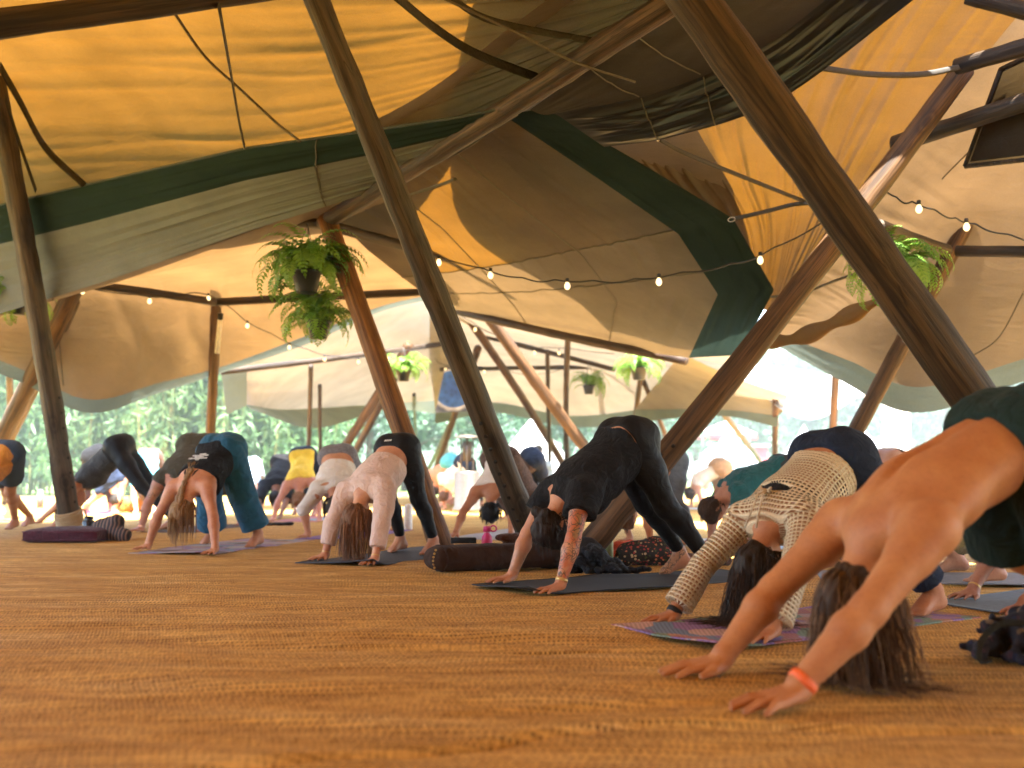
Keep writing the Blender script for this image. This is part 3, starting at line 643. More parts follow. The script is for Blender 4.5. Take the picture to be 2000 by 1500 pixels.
CORN = np.array([[i, j, k] for i in (0, 1) for j in (0, 1) for k in (0, 1)])
EDG = [(a, b) for a in range(8) for b in range(a + 1, 8) if np.abs(CORN[a] - CORN[b]).sum() == 1]
def surfnet(D, g):
    S = D < 0
    n = np.array(D.shape) - 1
    cnt = sum(S[c[0]:c[0] + n[0], c[1]:c[1] + n[1], c[2]:c[2] + n[2]].astype(np.int8) for c in CORN)
    act = (cnt > 0) & (cnt < 8)
    idx = np.argwhere(act)
    vals = np.stack([D[idx[:, 0] + c[0], idx[:, 1] + c[1], idx[:, 2] + c[2]] for c in CORN], 1).astype(np.float32)
    acc = np.zeros((len(idx), 3), np.float32); num = np.zeros(len(idx), np.float32)
    for a, b in EDG:
        va, vb = vals[:, a], vals[:, b]; cr = (va < 0) != (vb < 0)
        t = np.where(cr, va / np.where(cr, va - vb, 1), 0)
        acc += np.where(cr[:, None], CORN[a] + t[:, None] * (CORN[b] - CORN[a]), 0); num += cr
    V = g.lo + g.h * (idx + acc / num[:, None])
    im = np.full(n, -1, np.int32); im[act] = np.arange(len(idx))
    Fs = []
    for ax in range(3):
        s0 = [slice(0, S.shape[q] - 1) if q == ax else slice(1, S.shape[q] - 1) for q in range(3)]
        s1 = list(s0); s1[ax] = slice(1, S.shape[ax])
        A = S[tuple(s0)]; B = S[tuple(s1)]
        e = np.argwhere(A != B)
        if not len(e): continue
        ins = A[e[:, 0], e[:, 1], e[:, 2]]
        o = np.array([0 if q == ax else 1 for q in range(3)]); e = e + o
        u, v = [(1, 2), (2, 0), (0, 1)][ax]
        def cell(du, dv):
            c = e.copy(); c[:, u] -= du; c[:, v] -= dv; return im[c[:, 0], c[:, 1], c[:, 2]]
        q = np.stack([cell(1, 1), cell(0, 1), cell(0, 0), cell(1, 0)], 1)
        q[~ins] = q[~ins][:, ::-1]; Fs.append(q)
    return V, np.concatenate(Fs)
def relax(V, Q, it=1, w=.5):
    for _ in range(it):
        s = np.zeros_like(V); c = np.zeros(len(V))
        for a in range(4):
            b = (a + 1) % 4
            for ch in range(3):
                s[:, ch] += np.bincount(Q[:, a], V[Q[:, b], ch], len(V)) + np.bincount(Q[:, b], V[Q[:, a], ch], len(V))
            c += np.bincount(Q[:, a], minlength=len(V)) + np.bincount(Q[:, b], minlength=len(V))
        V = V + w * (s / np.maximum(c, 1)[:, None] - V)
    return V
def nearest(V, prims):
    best = np.full(len(V), 9.0); bi = np.zeros(len(V), int); bt = np.zeros(len(V))
    for i, p in enumerate(prims):
        d, t = pdist(p, V[:, 0], V[:, 1], V[:, 2])
        m = d < best; best[m] = d[m]; bi[m] = i; bt[m] = t[m]
    return bi, bt
def ik(A, B, l1, l2, pole):
    """middle joint of a two bone chain from A to B bending towards pole"""
    d = np.linalg.norm(B - A); s = max(1.0, d * 1.004 / (l1 + l2)); l1 *= s; l2 *= s
    u = (B - A) / d; a = (l1 * l1 - l2 * l2 + d * d) / (2 * d); h = math.sqrt(max(l1 * l1 - a * a, 0))
    p = np.asarray(pole, float); p = unit(p - u * p.dot(u))
    return A + u * a + p * h

UP = np.array([0, 0, 1.0])
def skeleton(hands, feet, hip, S=1.0, bend=-.3, knee=1.0, heel=.03, headdown=.55, sw=.165, head_turn=0.0, hw=.092):
    hA, hB = [np.array([h[0], h[1], 0.0]) for h in hands]; fA, fB = [np.array([f[0], f[1], 0.0]) for f in feet]
    hip = np.asarray(hip, float)
    fwd = unit((hA + hB) / 2 - (fA + fB) / 2); lat = unit(np.cross(fwd, UP))
    if (hA - hB).dot(lat) < 0: hA, hB = hB, hA
    if (fA - fB).dot(lat) < 0: fA, fB = fB, fA
    K = dict(fwd=fwd, S=S, hip=hip)
    wr = {}
    for s, h in (('A', hA), ('B', hB)): wr[s] = h - fwd * .055 * S + UP * .05 * S
    M = (wr['A'] + wr['B']) / 2
    La, Lt = .545 * S, .50 * S
    bd = -UP * bend + np.cross(lat, unit(M - hip)) * 0
    Sm = ik(hip, M, Lt, La, -UP - fwd * .3)
    if bend < 0: Sm = ik(hip, M, Lt, La, UP)
    straight = hip + unit(M - hip) * Lt * max(1, np.linalg.norm(M - hip) / (La + Lt))
    Sm = straight + (Sm - straight) * min(1, abs(bend) * 2)
    ax = unit(Sm - hip)
    lt = unit(lat * .6 + unit((hA - hB)) * .4); lt = unit(lt - ax * lt.dot(ax))
    n = np.cross(lt, ax); n = n if n[2] > 0 or n.dot(fwd) > 0 else -n
    K.update(ax=ax, lat=lt, n=n, Sm=Sm, Lt=np.linalg.norm(Sm - hip), wr=wr, hand=dict(A=hA, B=hB))
    K['sh'] = dict(A=Sm + lt * sw * S + ax * .02 * S, B=Sm - lt * sw * S + ax * .02 * S)
    af = {s: min(1.0, max(.84, np.linalg.norm(K['sh'][s] - wr[s]) * 1.006 / (.547 * S))) for s in 'AB'}
    K['el'] = {s: ik(K['sh'][s], wr[s], .285 * S * af[s], .262 * S * af[s], (lt if s == 'A' else -lt) * 1.0 + n * .4 - UP * .3) for s in 'AB'}
    flat = unit(np.cross(fwd, UP))
    K['hj'] = dict(A=hip + flat * hw * S - ax * .01, B=hip - flat * hw * S - ax * .01)
    K['ball'] = dict(A=fA, B=fB)
    K['ank'] = {s: K['ball'][s] - fwd * .115 * S + UP * (.085 + heel) * S for s in 'AB'}
    kf = {s: min(1.0, max(.86, np.linalg.norm(K['hj'][s] - K['ank'][s]) * 1.012 / (.815 * S))) for s in 'AB'}
    K['kn'] = {s: ik(K['hj'][s], K['ank'][s], .415 * S * kf[s], .40 * S * kf[s], fwd * knee + UP * .05 + (flat if s == 'A' else -flat) * .12) for s in 'AB'}
    hd = unit(ax * (1 - headdown) - UP * headdown - n * .05)
    fd = -n - hd * (-n).dot(hd); fd = unit(fd)
    if head_turn:
        fd = unit(fd * math.cos(head_turn) + np.cross(hd, fd) * math.sin(head_turn))
    K.update(hd=hd, fd=fd, hl=unit(np.cross(hd, fd)), Hc=Sm + ax * .05 * S + hd * .175 * S)
    return K
def body_prims(K, g=1.0, male=False, fingers=True, toes=True):
    S = K['S']; P, Sm, ax, lat, n = K['hip'], K['Sm'], K['ax'], K['lat'], K['n']; Lt = K['Lt']
    q = S * g; m = 1.14 if male else 1.0
    at = lambda t: P + ax * Lt * t
    B = []
    wp = (.135 if male else .152) * q; ww = (.138 if male else .118) * q; wrb = (.165 if male else .138) * q
    B += [rc(at(-.02), at(.34), wp, ww, n, .80, .05, 'torso'), rc(at(.34) + n * .012, at(.70) + n * .014, ww, wrb, n, .74, .05, 'torso'), rc(at(.70) + n * .014, at(.97), wrb, .115 * S * m, n, .66, .05, 'torso')]
    for s, sg in (('A', 1), ('B', -1)):
        B.append(rc(P + lat * sg * .072 * q + n * .04 * q - ax * .015, P + lat * sg * .078 * q + n * .01 - ax * .06, .098 * q * (.9 if male else 1), .09 * q, None, 1, .05, 'torso'))
        B.append(rc(at(.66) + lat * sg * .085 * q, K['sh'][s] + n * .008, .062 * S * m, .052 * S * m, n, .8, .05, 'torso'))
        B.append(rc(at(.93) + n * .035, K['sh'][s] - ax * .01 + n * .012, .05 * S * m, .048 * S * m, None, 1, .04, 'torso'))
        if male:
            B.append(rc(at(.72) + lat * sg * .070 + n * .092, K['sh'][s] * .6 + at(.92) * .4 + n * .052, .034, .030, None, 1, .025, 'torso')); B.append(rc(at(.74) + lat * sg * .075 + n * .09, at(.93) + lat * sg * .07 + n * .085, .030, .026, None, 1, .025, 'torso'))
            B.append(rc(at(.40) + lat * sg * .125 + n * .02, at(.72) + lat * sg * .145 + n * .01, .03, .045, None, 1, .04, 'torso'))
            B.append(rc(at(.12) + lat * sg * .038 + n * .085, at(.62) + lat * sg * .042 + n * .092, .028, .032, None, 1, .035, 'torso'))
        else:
            B.append(rc(at(.74) + lat * sg * .065 * q - n * .07 * q, at(.78) + lat * sg * .065 * q - n * .085 * q, .06 * q, .055 * q, None, 1, .04, 'torso'))
        sh, el, wr = K['sh'][s], K['el'][s], K['wr'][s]
        a = S * (1.14 if male else 1.0) * (.55 + .45 * g)
        B.append(rc(sh - ax * .02, sh * .72 + el * .28, .056 * a, .05 * a, None, 1, .05, 'up' + s))
        B.append(rc(sh * .72 + el * .28, el, .049 * a, .037 * a, None, 1, .03, 'up' + s))
        fm = el * .72 + wr * .28
        B.append(rc(el, fm, .037 * a, .041 * a, None, 1, .02, 'fo' + s)); B.append(rc(fm, wr, .041 * a, .0255 * a, None, 1, .02, 'fo' + s))
        B += hand_prims(K, s, sg, S * (1.1 if male else 1), fingers)
        hj, kn, an = K['hj'][s], K['kn'][s], K['ank'][s]; bk = unit(np.cross(kn - an, np.cross(K['fwd'], UP))); bk = bk if bk.dot(K['fwd']) < 0 else -bk
        lg = S * (.45 + .55 * g) * .97
        B.append(rc(hj, hj * .55 + kn * .45, .096 * lg, .082 * lg, None, 1, .05, 'th' + s)); B.append(rc(hj * .55 + kn * .45, kn, .082 * lg, .056 * lg, None, 1, .04, 'th' + s))
        cm = kn * .68 + an * .32 + bk * .014
        B.append(rc(kn, cm, .054 * lg, .056 * lg, None, 1, .035, 'ca' + s)); B.append(rc(cm, an, .055 * lg, .033 * S, None, 1, .03, 'ca' + s))
        B += foot_prims(K, s, sg, S * (1.1 if male else 1), toes)
    # neck and head (crown towards the ground, face towards the feet)
    Hc, hd, fd, hl = K['Hc'], K['hd'], K['fd'], K['hl']
    B.append(rc(Sm + n * .01 - ax * .02, Hc - hd * .06 * S - fd * .02, .058 * S * m, .05 * S * m, None, 1, .03, 'neck'))
    B.append(rc(Hc + hd * .015 - fd * .028, Hc + hd * .02 + fd * .022, .082 * S, .078 * S, hl, .87, .02, 'head'))
    B.append(rc(Hc - hd * .03 * S + fd * .045 * S, Hc - hd * .085 * S + fd * .06 * S, .06 * S, .034 * S, hl, .9, .03, 'head'))
    B.append(rc(Hc - hd * .005 + fd * .098 * S, Hc - hd * .035 + fd * .112 * S, .009, .014, None, 1, .012, 'head'))
    for sg in (1, -1):
        B.append(rc(Hc + hl * sg * .076 * S - hd * .005, Hc + hl * sg * .078 * S - hd * .04, .017, .012, hl, .5, .006, 'head'))
        B.append(rc(Hc + hl * sg * .018 * S + fd * .092 * S + hd * .018, Hc + hl * sg * .045 * S + fd * .082 * S + hd * .014, .010, .009, None, 1, .012, 'head'))
    B.append(rc(Hc - hd * .062 * S + fd * .093 * S + hl * .018, Hc - hd * .062 * S + fd * .093 * S - hl * .018, .010, .010, None, 1, .012, 'head'))
    return B
def hand_prims(K, s, sg, S, fingers):
    wr, h = K['wr'][s], K['hand'][s]; sg2 = sg
    hdv = unit(K['fwd'] + np.cross(K['fwd'], UP) * sg * .12); hl = np.cross(hdv, UP) * sg      # hl: outwards
    T = 'hand' + s; B = []
    zb = .034 * S
    base = np.array([wr[0], wr[1], zb])
    B.append(rc(wr, base + hdv * .012, .026 * S, .024 * S, None, 1, .02, T))
    L = [.066, .078, .074, .056]; sp = [-.26, -.07, .12, .33]; off = [-.030, -.011, .009, .027]
    if not fingers:
        B.append(rc(base, base + hdv * .085 - UP * .016 * S, .032 * S, .034 * S, UP, .5, .02, T))
        B.append(rc(base + hdv * .085 - UP * .018, base + hdv * .165 * S - UP * .022, .034 * S, .022 * S, UP, .35, .02, T)); return B
    for i in range(4):
        d = unit(hdv * math.cos(sp[i]) + hl * math.sin(sp[i]))
        k0 = base + hdv * .078 * S + hl * off[i] * S * 1.15; k0[2] = .021 * S
        if i in (0, 3): k0 = k0 - hdv * .010 * S
        B.append(rc(base + hl * off[i] * .5 * S, k0, .0165 * S, .0125 * S, None, 1, .012, T))
        m = k0 + d * L[i] * .52 * S; m[2] = .020 * S; e = k0 + d * L[i] * S * 1.06; e[2] = .0085 * S
        B.append(rc(k0, m, .0112 * S, .0098 * S, None, 1, .004, T)); B.append(rc(m, e, .0098 * S, .0078 * S, None, 1, .004, T))
    t0 = base - hl * .020 * S + hdv * .012 * S; t0[2] = .024 * S
    t1 = t0 - hl * .034 * S + hdv * .034 * S; t1[2] = .018 * S; t2 = t1 - hl * .016 * S + hdv * .036 * S; t2[2] = .010 * S
    B.append(rc(t0, t1, .0165 * S, .0125 * S, None, 1, .012, T)); B.append(rc(t1, t2, .0122 * S, .009 * S, None, 1, .005, T))
    return B
def foot_prims(K, s, sg, S, toes):
    an, ba, f = K['ank'][s], K['ball'][s], K['fwd']; o = np.cross(f, UP) * sg; f = unit(f + o * .12); T = 'foot' + s
    ba = ba + UP * .024 * S
    hz = max(.03, an[2] - .062 * S)
    heel = an - f * .038 * S; heel[2] = hz
    B = [rc(an, an - f * .012 - UP * .02, .034 * S, .034 * S, None, 1, .02, T), rc(heel, heel + f * .03, .031 * S, .03 * S, None, 1, .03, T),
         rc(an + f * .01 - UP * .01, ba - o * .018 * S, .030 * S, .021 * S, None, 1, .03, T), rc(an + f * .01 - UP * .025, ba + o * .022 * S - f * .012, .028 * S, .018 * S, None, 1, .03, T),
         rc(heel, ba + o * .01, .028 * S, .022 * S, None, 1, .03, T)]
    for i in range(5 if toes else 0):
        t0 = ba + o * (-.026 + .0145 * i) * S + f * (.012 - .004 * i) * S; t0[2] = .018 * S
        t1 = t0 + f * (.040 - .005 * i) * S; t1[2] = .0105 * S
        r = (.0125 if i == 0 else .0088) * S; B.append(rc(t0, t1, r * 1.1, r, None, 1, .006, T))
    if not toes: B.append(rc(ba, ba + f * .045 * S - UP * .012, .03 * S, .024 * S, UP, .45, .02, T))
    return B
def inflate(p, e, k=None, f=None):
    r = dict(p); r['ra'] = p['ra'] + e; r['rb'] = p['rb'] + e
    if k: r['k'] = k
    return r
def chain(pts, rads, frac, tagn, k=.03):
    """sleeve / trouser leg: follows joints up to frac (1 = first joint, 2 = second) and ends flat"""
    out = []
    for i in range(len(pts) - 1):
        if frac <= i: break
        t = min(1, frac - i); a, b = pts[i], pts[i] + (pts[i + 1] - pts[i]) * t
        ra, rb = rads[i], rads[i] + (rads[i + 1] - rads[i]) * t
        last = frac <= i + 1 + 1e-6
        out.append(rc(a, b, ra, rb, None, 1, k, tagn, clip=last))
    return out
def folds(D, g, amp, rs, freq=38, dirs=None):
    m = np.argwhere(np.abs(D) < .04)
    if not len(m) or amp == 0: return D
    P = g.lo + g.h * m
    e = np.zeros(len(P))
    for i in range(4):
        d = unit(rs.randn(3)) if dirs is None else unit(dirs[i % len(dirs)] + .45 * rs.randn(3))
        f = freq * (.5 + rs.rand()); w = P @ d * f + 1.6 * np.sin(P @ unit(rs.randn(3)) * f * .45 + rs.rand() * 6)
        e += np.abs(np.sin(w * .5 + rs.rand() * 6)) - .6
    D[m[:, 0], m[:, 1], m[:, 2]] -= (amp * e * .85).astype(np.float32)
    return D
def nmesh(name, D, g, it=1):
    V, Q = surfnet(D, g)
    V = relax(V, Q, it, .4) if it else V
    return V, mesh_np(name, V, Q)

def strands(K, style, L, n, mat, parent, seed, r0=.0042, curl=.02, spread=.05, bias=None, floor=.012, mat2=None):
    """hair hanging from the scalp under gravity"""
    rs = np.random.RandomState(seed); mb = MB(); Hc, hd, fd, hl, S = K['Hc'], K['hd'], K['fd'], K['hl'], K['S']
    for i in range(n):
        while True:
            d = unit(rs.randn(3))
            if d.dot(fd) < .35 and d.dot(hd) > -.8 and (d.dot(hd) < .5 or rs.rand() < .4): break
        p = Hc - fd * .006 + (d - hl * d.dot(hl) * .12) * .098 * S
        pts = [p - d * .01]; v = unit(d * .35 + hd * .2 - UP * .3); l = L * (.65 + .5 * rs.rand()); m = 13
        st = l / m; ph = rs.rand() * 6.28; cf = 2 + 2 * rs.rand(); side = unit(np.cross(UP, rs.randn(3)))
        tgt = (bias if bias is not None else np.zeros(3)) + side * spread * rs.rand()
        for q in range(m):
            v = unit(v * .62 - UP * .5 + tgt * .5 + side * curl * 8 * math.sin(ph + cf * q * .6) * .5)
            # stay outside the skull
            np_ = pts[-1] + v * st
            dd = np_ - Hc; ld = np.linalg.norm(dd)
            if ld < (.101 + .012 * ph / 6.28) * S: np_ = Hc + dd / ld * (.101 + .012 * ph / 6.28) * S
            if np_[2] < floor: np_[2] = floor + .004 * rs.rand(); np_[:2] += (side[:2] * .4 + unit(tgt[:2] if np.abs(tgt).max() > 0 else side[:2]) * .3) * st
            pts.append(np_)
        w = r0 * (.7 + .6 * rs.rand())
        mb.tube(pts, w * np.concatenate([[.8, 1, 1], np.linspace(1, .25, m - 2)]), 4, False, .55)
    o = mb.build('hair_strands', mat, parent)
    if mat2 is not None:
        o.data.materials.append(mat2); nf = len(o.data.polygons); pi = np.repeat(rs.rand(n) < .38, nf // n + 1)[:nf]; o.data.polygons.foreach_set('material_index', np.resize(np.repeat(rs.rand(n) < .38, 13 * 4), nf).astype(np.int32))
    return o
def hairm(c, key=''):
    kk = ('hair', tuple(c), key)
    if kk in _mc: return _mc[kk]
    m, nd, L, b = nodes('hair')
    tc = N(nd, 'TexCoord'); mp = N(nd, 'Mapping'); mp.inputs['Scale'].default_value = (60, 60, 6); L.new(tc.outputs['Object'], mp.inputs[0])
    no = N(nd, 'TexNoise', Scale=2.0, Detail=4.0); L.new(mp.outputs[0], no.inputs['Vector'])
    r = ramp(nd, [(.3, vary(c, .55)), (.55, c), (.8, vary(c, 1.9))]); L.new(no.outputs[0], r.inputs[0]); L.new(r.outputs[0], b.inputs['Base Color'])
    bp = N(nd, 'Bump', Strength=.7, Distance=.006); L.new(no.outputs[0], bp.inputs['Height']); L.new(bp.outputs[0], b.inputs['Normal'])
    b.inputs['Roughness'].default_value = .6; b.inputs['Specular IOR Level'].default_value = .25
    _mc[kk] = m; return m

CAST = []
def person(label, hands, feet, hip, skin_c=(.50, .29, .19), hair_c=(.05, .03, .02), S=1.0, g=1.0, male=False, h=.008, top=None, bottom=None,
           hair='short', seed=0, fingers=None, extra=None, group='people bending in a row of yoga mats', skinmat=None, carve=None, **kw):
    """top=dict(mat, t0, t1, ease, sleeve, sr=(r at shoulder, elbow, wrist), tank) bottom=dict(mat, tw, leg, ease, rads)"""
    rs = np.random.RandomState(seed + 100)
    K = skeleton(hands, feet, hip, S, **kw)
    fine = h < .012 if fingers is None else fingers
    B = body_prims(K, g, male, fine, fine)
    allp = np.array([p['a'] for p in B] + [p['b'] for p in B])
    G0 = Grid(allp.min(0) - .16, allp.max(0) + .16, h)
    base = (K['ball']['A'] + K['ball']['B'] + K['hand']['A'] + K['hand']['B']) / 4
    root = thing('person', label, 'person', tuple(base), group)
    D = fieldof(G0, B)
    if carve:
        Xc, Yc, Zc = G0.pts((slice(None),) * 3)
        for p in carve(K):
            d = -pdist(p, Xc, Yc, Zc)[0]; k = p['k']; hh = np.maximum(k - np.abs(D - d), 0) / k; D = np.maximum(D, d) + hh * hh * k * .25
    D = np.maximum(D, .001 - G0.ax[2][None, None, :])
    V, me = nmesh('body', D, G0, 1)
    me.materials.append(skin(skin_c))
    if skinmat: skinmat(K, B, V, me)
    mobj('body', me, None, root)
    CAST.append(K)
    out = dict(K=K, root=root, B=B, D=D, G=G0)
    P, ax, n, lat, Lt = K['hip'], K['ax'], K['n'], K['lat'], K['Lt']
    tors = [p for p in B if p['tag'] == 'torso']
    X, Y, Z = G0.pts((slice(None),) * 3)
    TT = ((X - P[0]) * ax[0] + (Y - P[1]) * ax[1] + (Z - P[2]) * ax[2])
    if top:
        e = top.get('ease', .012); Dt = fieldof(G0, [inflate(p, e) for p in tors])
        if top.get('drape'):            # loose cloth hanging below the belly
            dr = top['drape']; at = lambda t: P + ax * Lt * t
            for sg in (1, -1): addp(G0, Dt, rc(at(.25) - n * dr + lat * sg * .06, at(.85) - n * dr * .9 + lat * sg * .06, .10 * g, .10 * g, None, 1, .08, 'torso'))
        t0, t1 = top.get('t0', .0) * Lt, top.get('t1', .98) * Lt
        wob = .006 * np.sin(26 * ((X - P[0]) * lat[0] + (Y - P[1]) * lat[1] + (Z - P[2]) * lat[2]) + seed)
        Dt = np.maximum(Dt, np.maximum(t0 - TT + wob, TT - t1))
        if not top.get('tank') and not top.get('open'):
            nk = [p for p in B if p['tag'] == 'neck'][0]; cut = nk['a'] + (nk['b'] - nk['a']) * top.get('neck', .42)
            pn_ = [rc(nk['a'] - ax * .05, cut, nk['ra'] + .022, nk['ra'] + .012, None, 1, .05, 'nk', clip=True)]
            for s in 'AB': pn_.append(rc(nk['a'] + ax * .0, K['sh'][s], .066 * S, .060 * S, None, 1, .05, 'nk'))
            Dn = fieldof(G0, pn_); k = .04; hh = np.maximum(k - np.abs(Dt - Dn), 0) / k; Dt = np.minimum(Dt, Dn) - hh * hh * k * .25
        if top.get('scoop') is not None:
            c = P + ax * Lt * 1.0 + n * .09; rr = top['scoop']
            Dt = np.maximum(Dt, rr - np.sqrt((X - c[0]) ** 2 + (Y - c[1]) ** 2 + (Z - c[2]) ** 2))
        if top.get('tank'):
            Da = fieldof(G0, [inflate(p, top['tank']) for p in B if p['tag'][:2] == 'up'])
            Dt = np.maximum(Dt, -Da)
        sl = top.get('sleeve', 0)
        if sl > 0:
            sr = top.get('sr', (.07, .055, .04)); Ds = G0.new()
            for s in 'AB':
                for p in chain([K['sh'][s] - ax * .03, K['el'][s], K['wr'][s] + (K['el'][s] - K['wr'][s]) * .08], [r * S for r in sr], sl, 's' + s, top.get('sk', .02)): addp(G0, Ds, p)
            k = .03; hh = np.maximum(k - np.abs(Dt - Ds), 0) / k; Dt = np.minimum(Dt, Ds) - hh * hh * k * .25
        for p in top.get('plus', lambda K: [])(K): addp(G0, Dt, p)
        if top.get('minus'):
            for p in top['minus'](K):
                d = pdist(p, X, Y, Z)[0]; Dt = np.maximum(Dt, -d)
        Dt = folds(Dt, G0, top.get('fold', .006), rs, top.get('ff', 38), [n * .2 + ax, ax + lat * .6, ax - lat * .5])
        Dt = np.maximum(Dt, .004 - Z)
        Vt, mt = nmesh(top.get('name', 'shirt'), Dt, G0, top.get('it', 1)); 
        if top.get('uv'): top['uv'](K, B, Vt, mt)
        out['top'] = mobj(top.get('name', 'shirt'), mt, top['mat'], root)
    if bottom:
        e = bottom.get('ease', .008); Db = fieldof(G0, [inflate(p, e) for p in tors[:5] + [q for q in tors if 'never' in q]][:6])
        Db = fieldof(G0, [inflate(p, e) for i, p in enumerate(tors) if np.dot((p['a'] + p['b']) / 2 - P, ax) < .3 * Lt])
        tw = bottom.get('tw', .22) * Lt
        Db = np.maximum(Db, TT - tw)
        Dl = G0.new(); leg = bottom.get('leg', 1.9); rr = bottom.get('rads')
        for s in 'AB':
            if rr is None:
                pp = [inflate(p, e) for p in B if p['tag'] in ('th' + s, 'ca' + s)]
                a, b = (K['hj'][s], K['kn'][s]) if leg <= 1 else (K['kn'][s], K['ank'][s]); tt = leg if leg <= 1 else leg - 1
                cut = a + (b - a) * tt; nd_ = unit(b - a)
                Dq = fieldof(G0, pp)
                eq = (X - cut[0]) * nd_[0] + (Y - cut[1]) * nd_[1] + (Z - cut[2]) * nd_[2]
                if leg <= 1: Dq = fieldof(G0, [q for q in pp if q['tag'][:2] == 'th'])
                Dl = np.minimum(Dl, np.maximum(Dq, eq))
            else:
                for p in chain([K['hj'][s], K['kn'][s], K['ank'][s]], [r * S for r in rr], leg, 'l' + s, .03): addp(G0, Dl, p)
        k = .05; hh = np.maximum(k - np.abs(Db - Dl), 0) / k; Db = np.minimum(Db, Dl) - hh * hh * k * .25
        for p in bottom.get('plus', lambda K: [])(K): addp(G0, Db, p)
        Db = folds(Db, G0, bottom.get('fold', .002), rs, bottom.get('ff', 30), [n, lat + ax])
        Db = np.maximum(Db, .004 - Z)
        _, mt = nmesh(bottom.get('name', 'trousers'), Db, G0, 1); out['bottom'] = mobj(bottom.get('name', 'trousers'), mt, bottom['mat'], root)
    if hair:
        Hc, hd, fd, hl = K['Hc'], K['hd'], K['fd'], K['hl']
        hp = [inflate(p, .012) for p in B if p['tag'] == 'head'][:1] + [rc(Hc - hd * .02 * S - fd * .03, Hc - hd * .05 * S - fd * .03, .075 * S, .06 * S, hl, .95, .02, 'head')]
        if hair in ('bun', 'topbun'):
            bp = Hc - fd * .085 * S + hd * (.0 if hair == 'bun' else .06) * S
            hp.append(rc(bp, bp - fd * .02, .042 * S, .038 * S, None, 1, .01, 'head'))
        if hair == 'lowbun':
            bp = Hc - hd * .06 * S - fd * .09 * S; hp += [rc(bp, bp - fd * .025 - hl * .02, .036 * S, .034 * S, None, 1, .01, 'head'), rc(bp + hl * .03, bp - hl * .03 + hd * .02, .028, .03, None, 1, .008, 'head')]
        a2 = np.array([p['a'] for p in hp] + [p['b'] for p in hp]); Gh = Grid(a2.min(0) - .12, a2.max(0) + .12, min(h, .009))
        Dh = fieldof(Gh, hp); Xh, Yh, Zh = Gh.pts((slice(None),) * 3)
        fx = (Xh - Hc[0]) * fd[0] + (Yh - Hc[1]) * fd[1] + (Zh - Hc[2]) * fd[2]; hx = (Xh - Hc[0]) * hd[0] + (Yh - Hc[1]) * hd[1] + (Zh - Hc[2]) * hd[2]
        Dh = np.maximum(Dh, fx - .045 * S - .5 * np.maximum(hx, 0)); Dh = np.maximum(Dh, -hx - .085 * S)
        Dh = folds(Dh, Gh, .006, rs, 130, [hl, hl + fd * .3])
        _, mh = nmesh('hair', Dh, Gh, 0); out['hair'] = mobj('hair', mh, hairm(hair_c), root)
    if hair and h < .0125 and hair != 'long':
        strands(K, 's', .075 if hair != 'short' else .055, 170 if h < .011 else 90, hairm(hair_c), root, seed + 50, .0032, .03, .1)
    if extra: extra(out)
    return out
def band(out, joint, t, r, w, mat, name='bracelet', sides=18, n0=None):
    """flat ring round a forearm/ankle; joint=(a,b) points"""
    a, b = joint; c = a + (b - a) * t; ax_ = unit(b - a); mb = MB()
    prof = [(r, -w / 2), (r + .004, -w / 2), (r + .005, 0), (r + .004, w / 2), (r, w / 2)]
    mb.lathe(c, prof, sides, ax_); return mb.build(name, mat, out['root'])
# ------------------------------------------------------------------ the people
LIGHT = (.52, .25, .135); WARM = (.44, .19, .085); FAIR = (.57, .29, .165); DARKS = (.26, .13, .075)
BLACK = fabric((.006, .006, .008), .6, 10, .25, .2); BLACK2 = fabric((.008, .008, .010), .85, 16, .5, .25)
NAVY = fabric((.012, .020, .045), .8, 12, .5); TEAL = fabric((.012, .085, .16), .8, 9, .7)
PINK = fabric((.66, .49, .42), .9, 18, .4, .08); CREAM = fabric((.62, .53, .40), .9, 15, .4, .1)
WHITEF = fabric((.70, .64, .58), .9, 15, .4, .08); OLIVE = fabric((.055, .05, .035), .9, 14, .5)
GREENB = fabric((.010, .028, .026), .85, 9, .6); CHAR = fabric((.05, .052, .055), .9, 14, .5)
YELLOW = fabric((.72, .52, .06), .9, 14, .4, .1); GREYP = fabric((.19, .18, .20), .9, 40, .3, .4)
ORANGE = fabric((.50, .20, .03), .9, 12, .4); DENIM = fabric((.035, .06, .11), .9, 60, .4, .3)
KHAKI = fabric((.25, .20, .09), .9, 14, .6); TAN_F = fabric((.42, .27, .17), .9, 14, .5); BROWNP = fabric((.10, .055, .04), .9, 30, .5, .5)
MAUVE = fabric((.14, .09, .085), .8, 10, .4); GREYLEG = fabric((.12, .14, .17), .75, 12, .3); TEALSH = fabric((.015, .10, .11), .9, 14, .5)
BLUEP = fabric((.05, .12, .28), .9, 14, .5); CYANP = fabric((.10, .42, .50), .9, 14, .5); LBLUE = fabric((.32, .42, .5), .9, 14, .5)
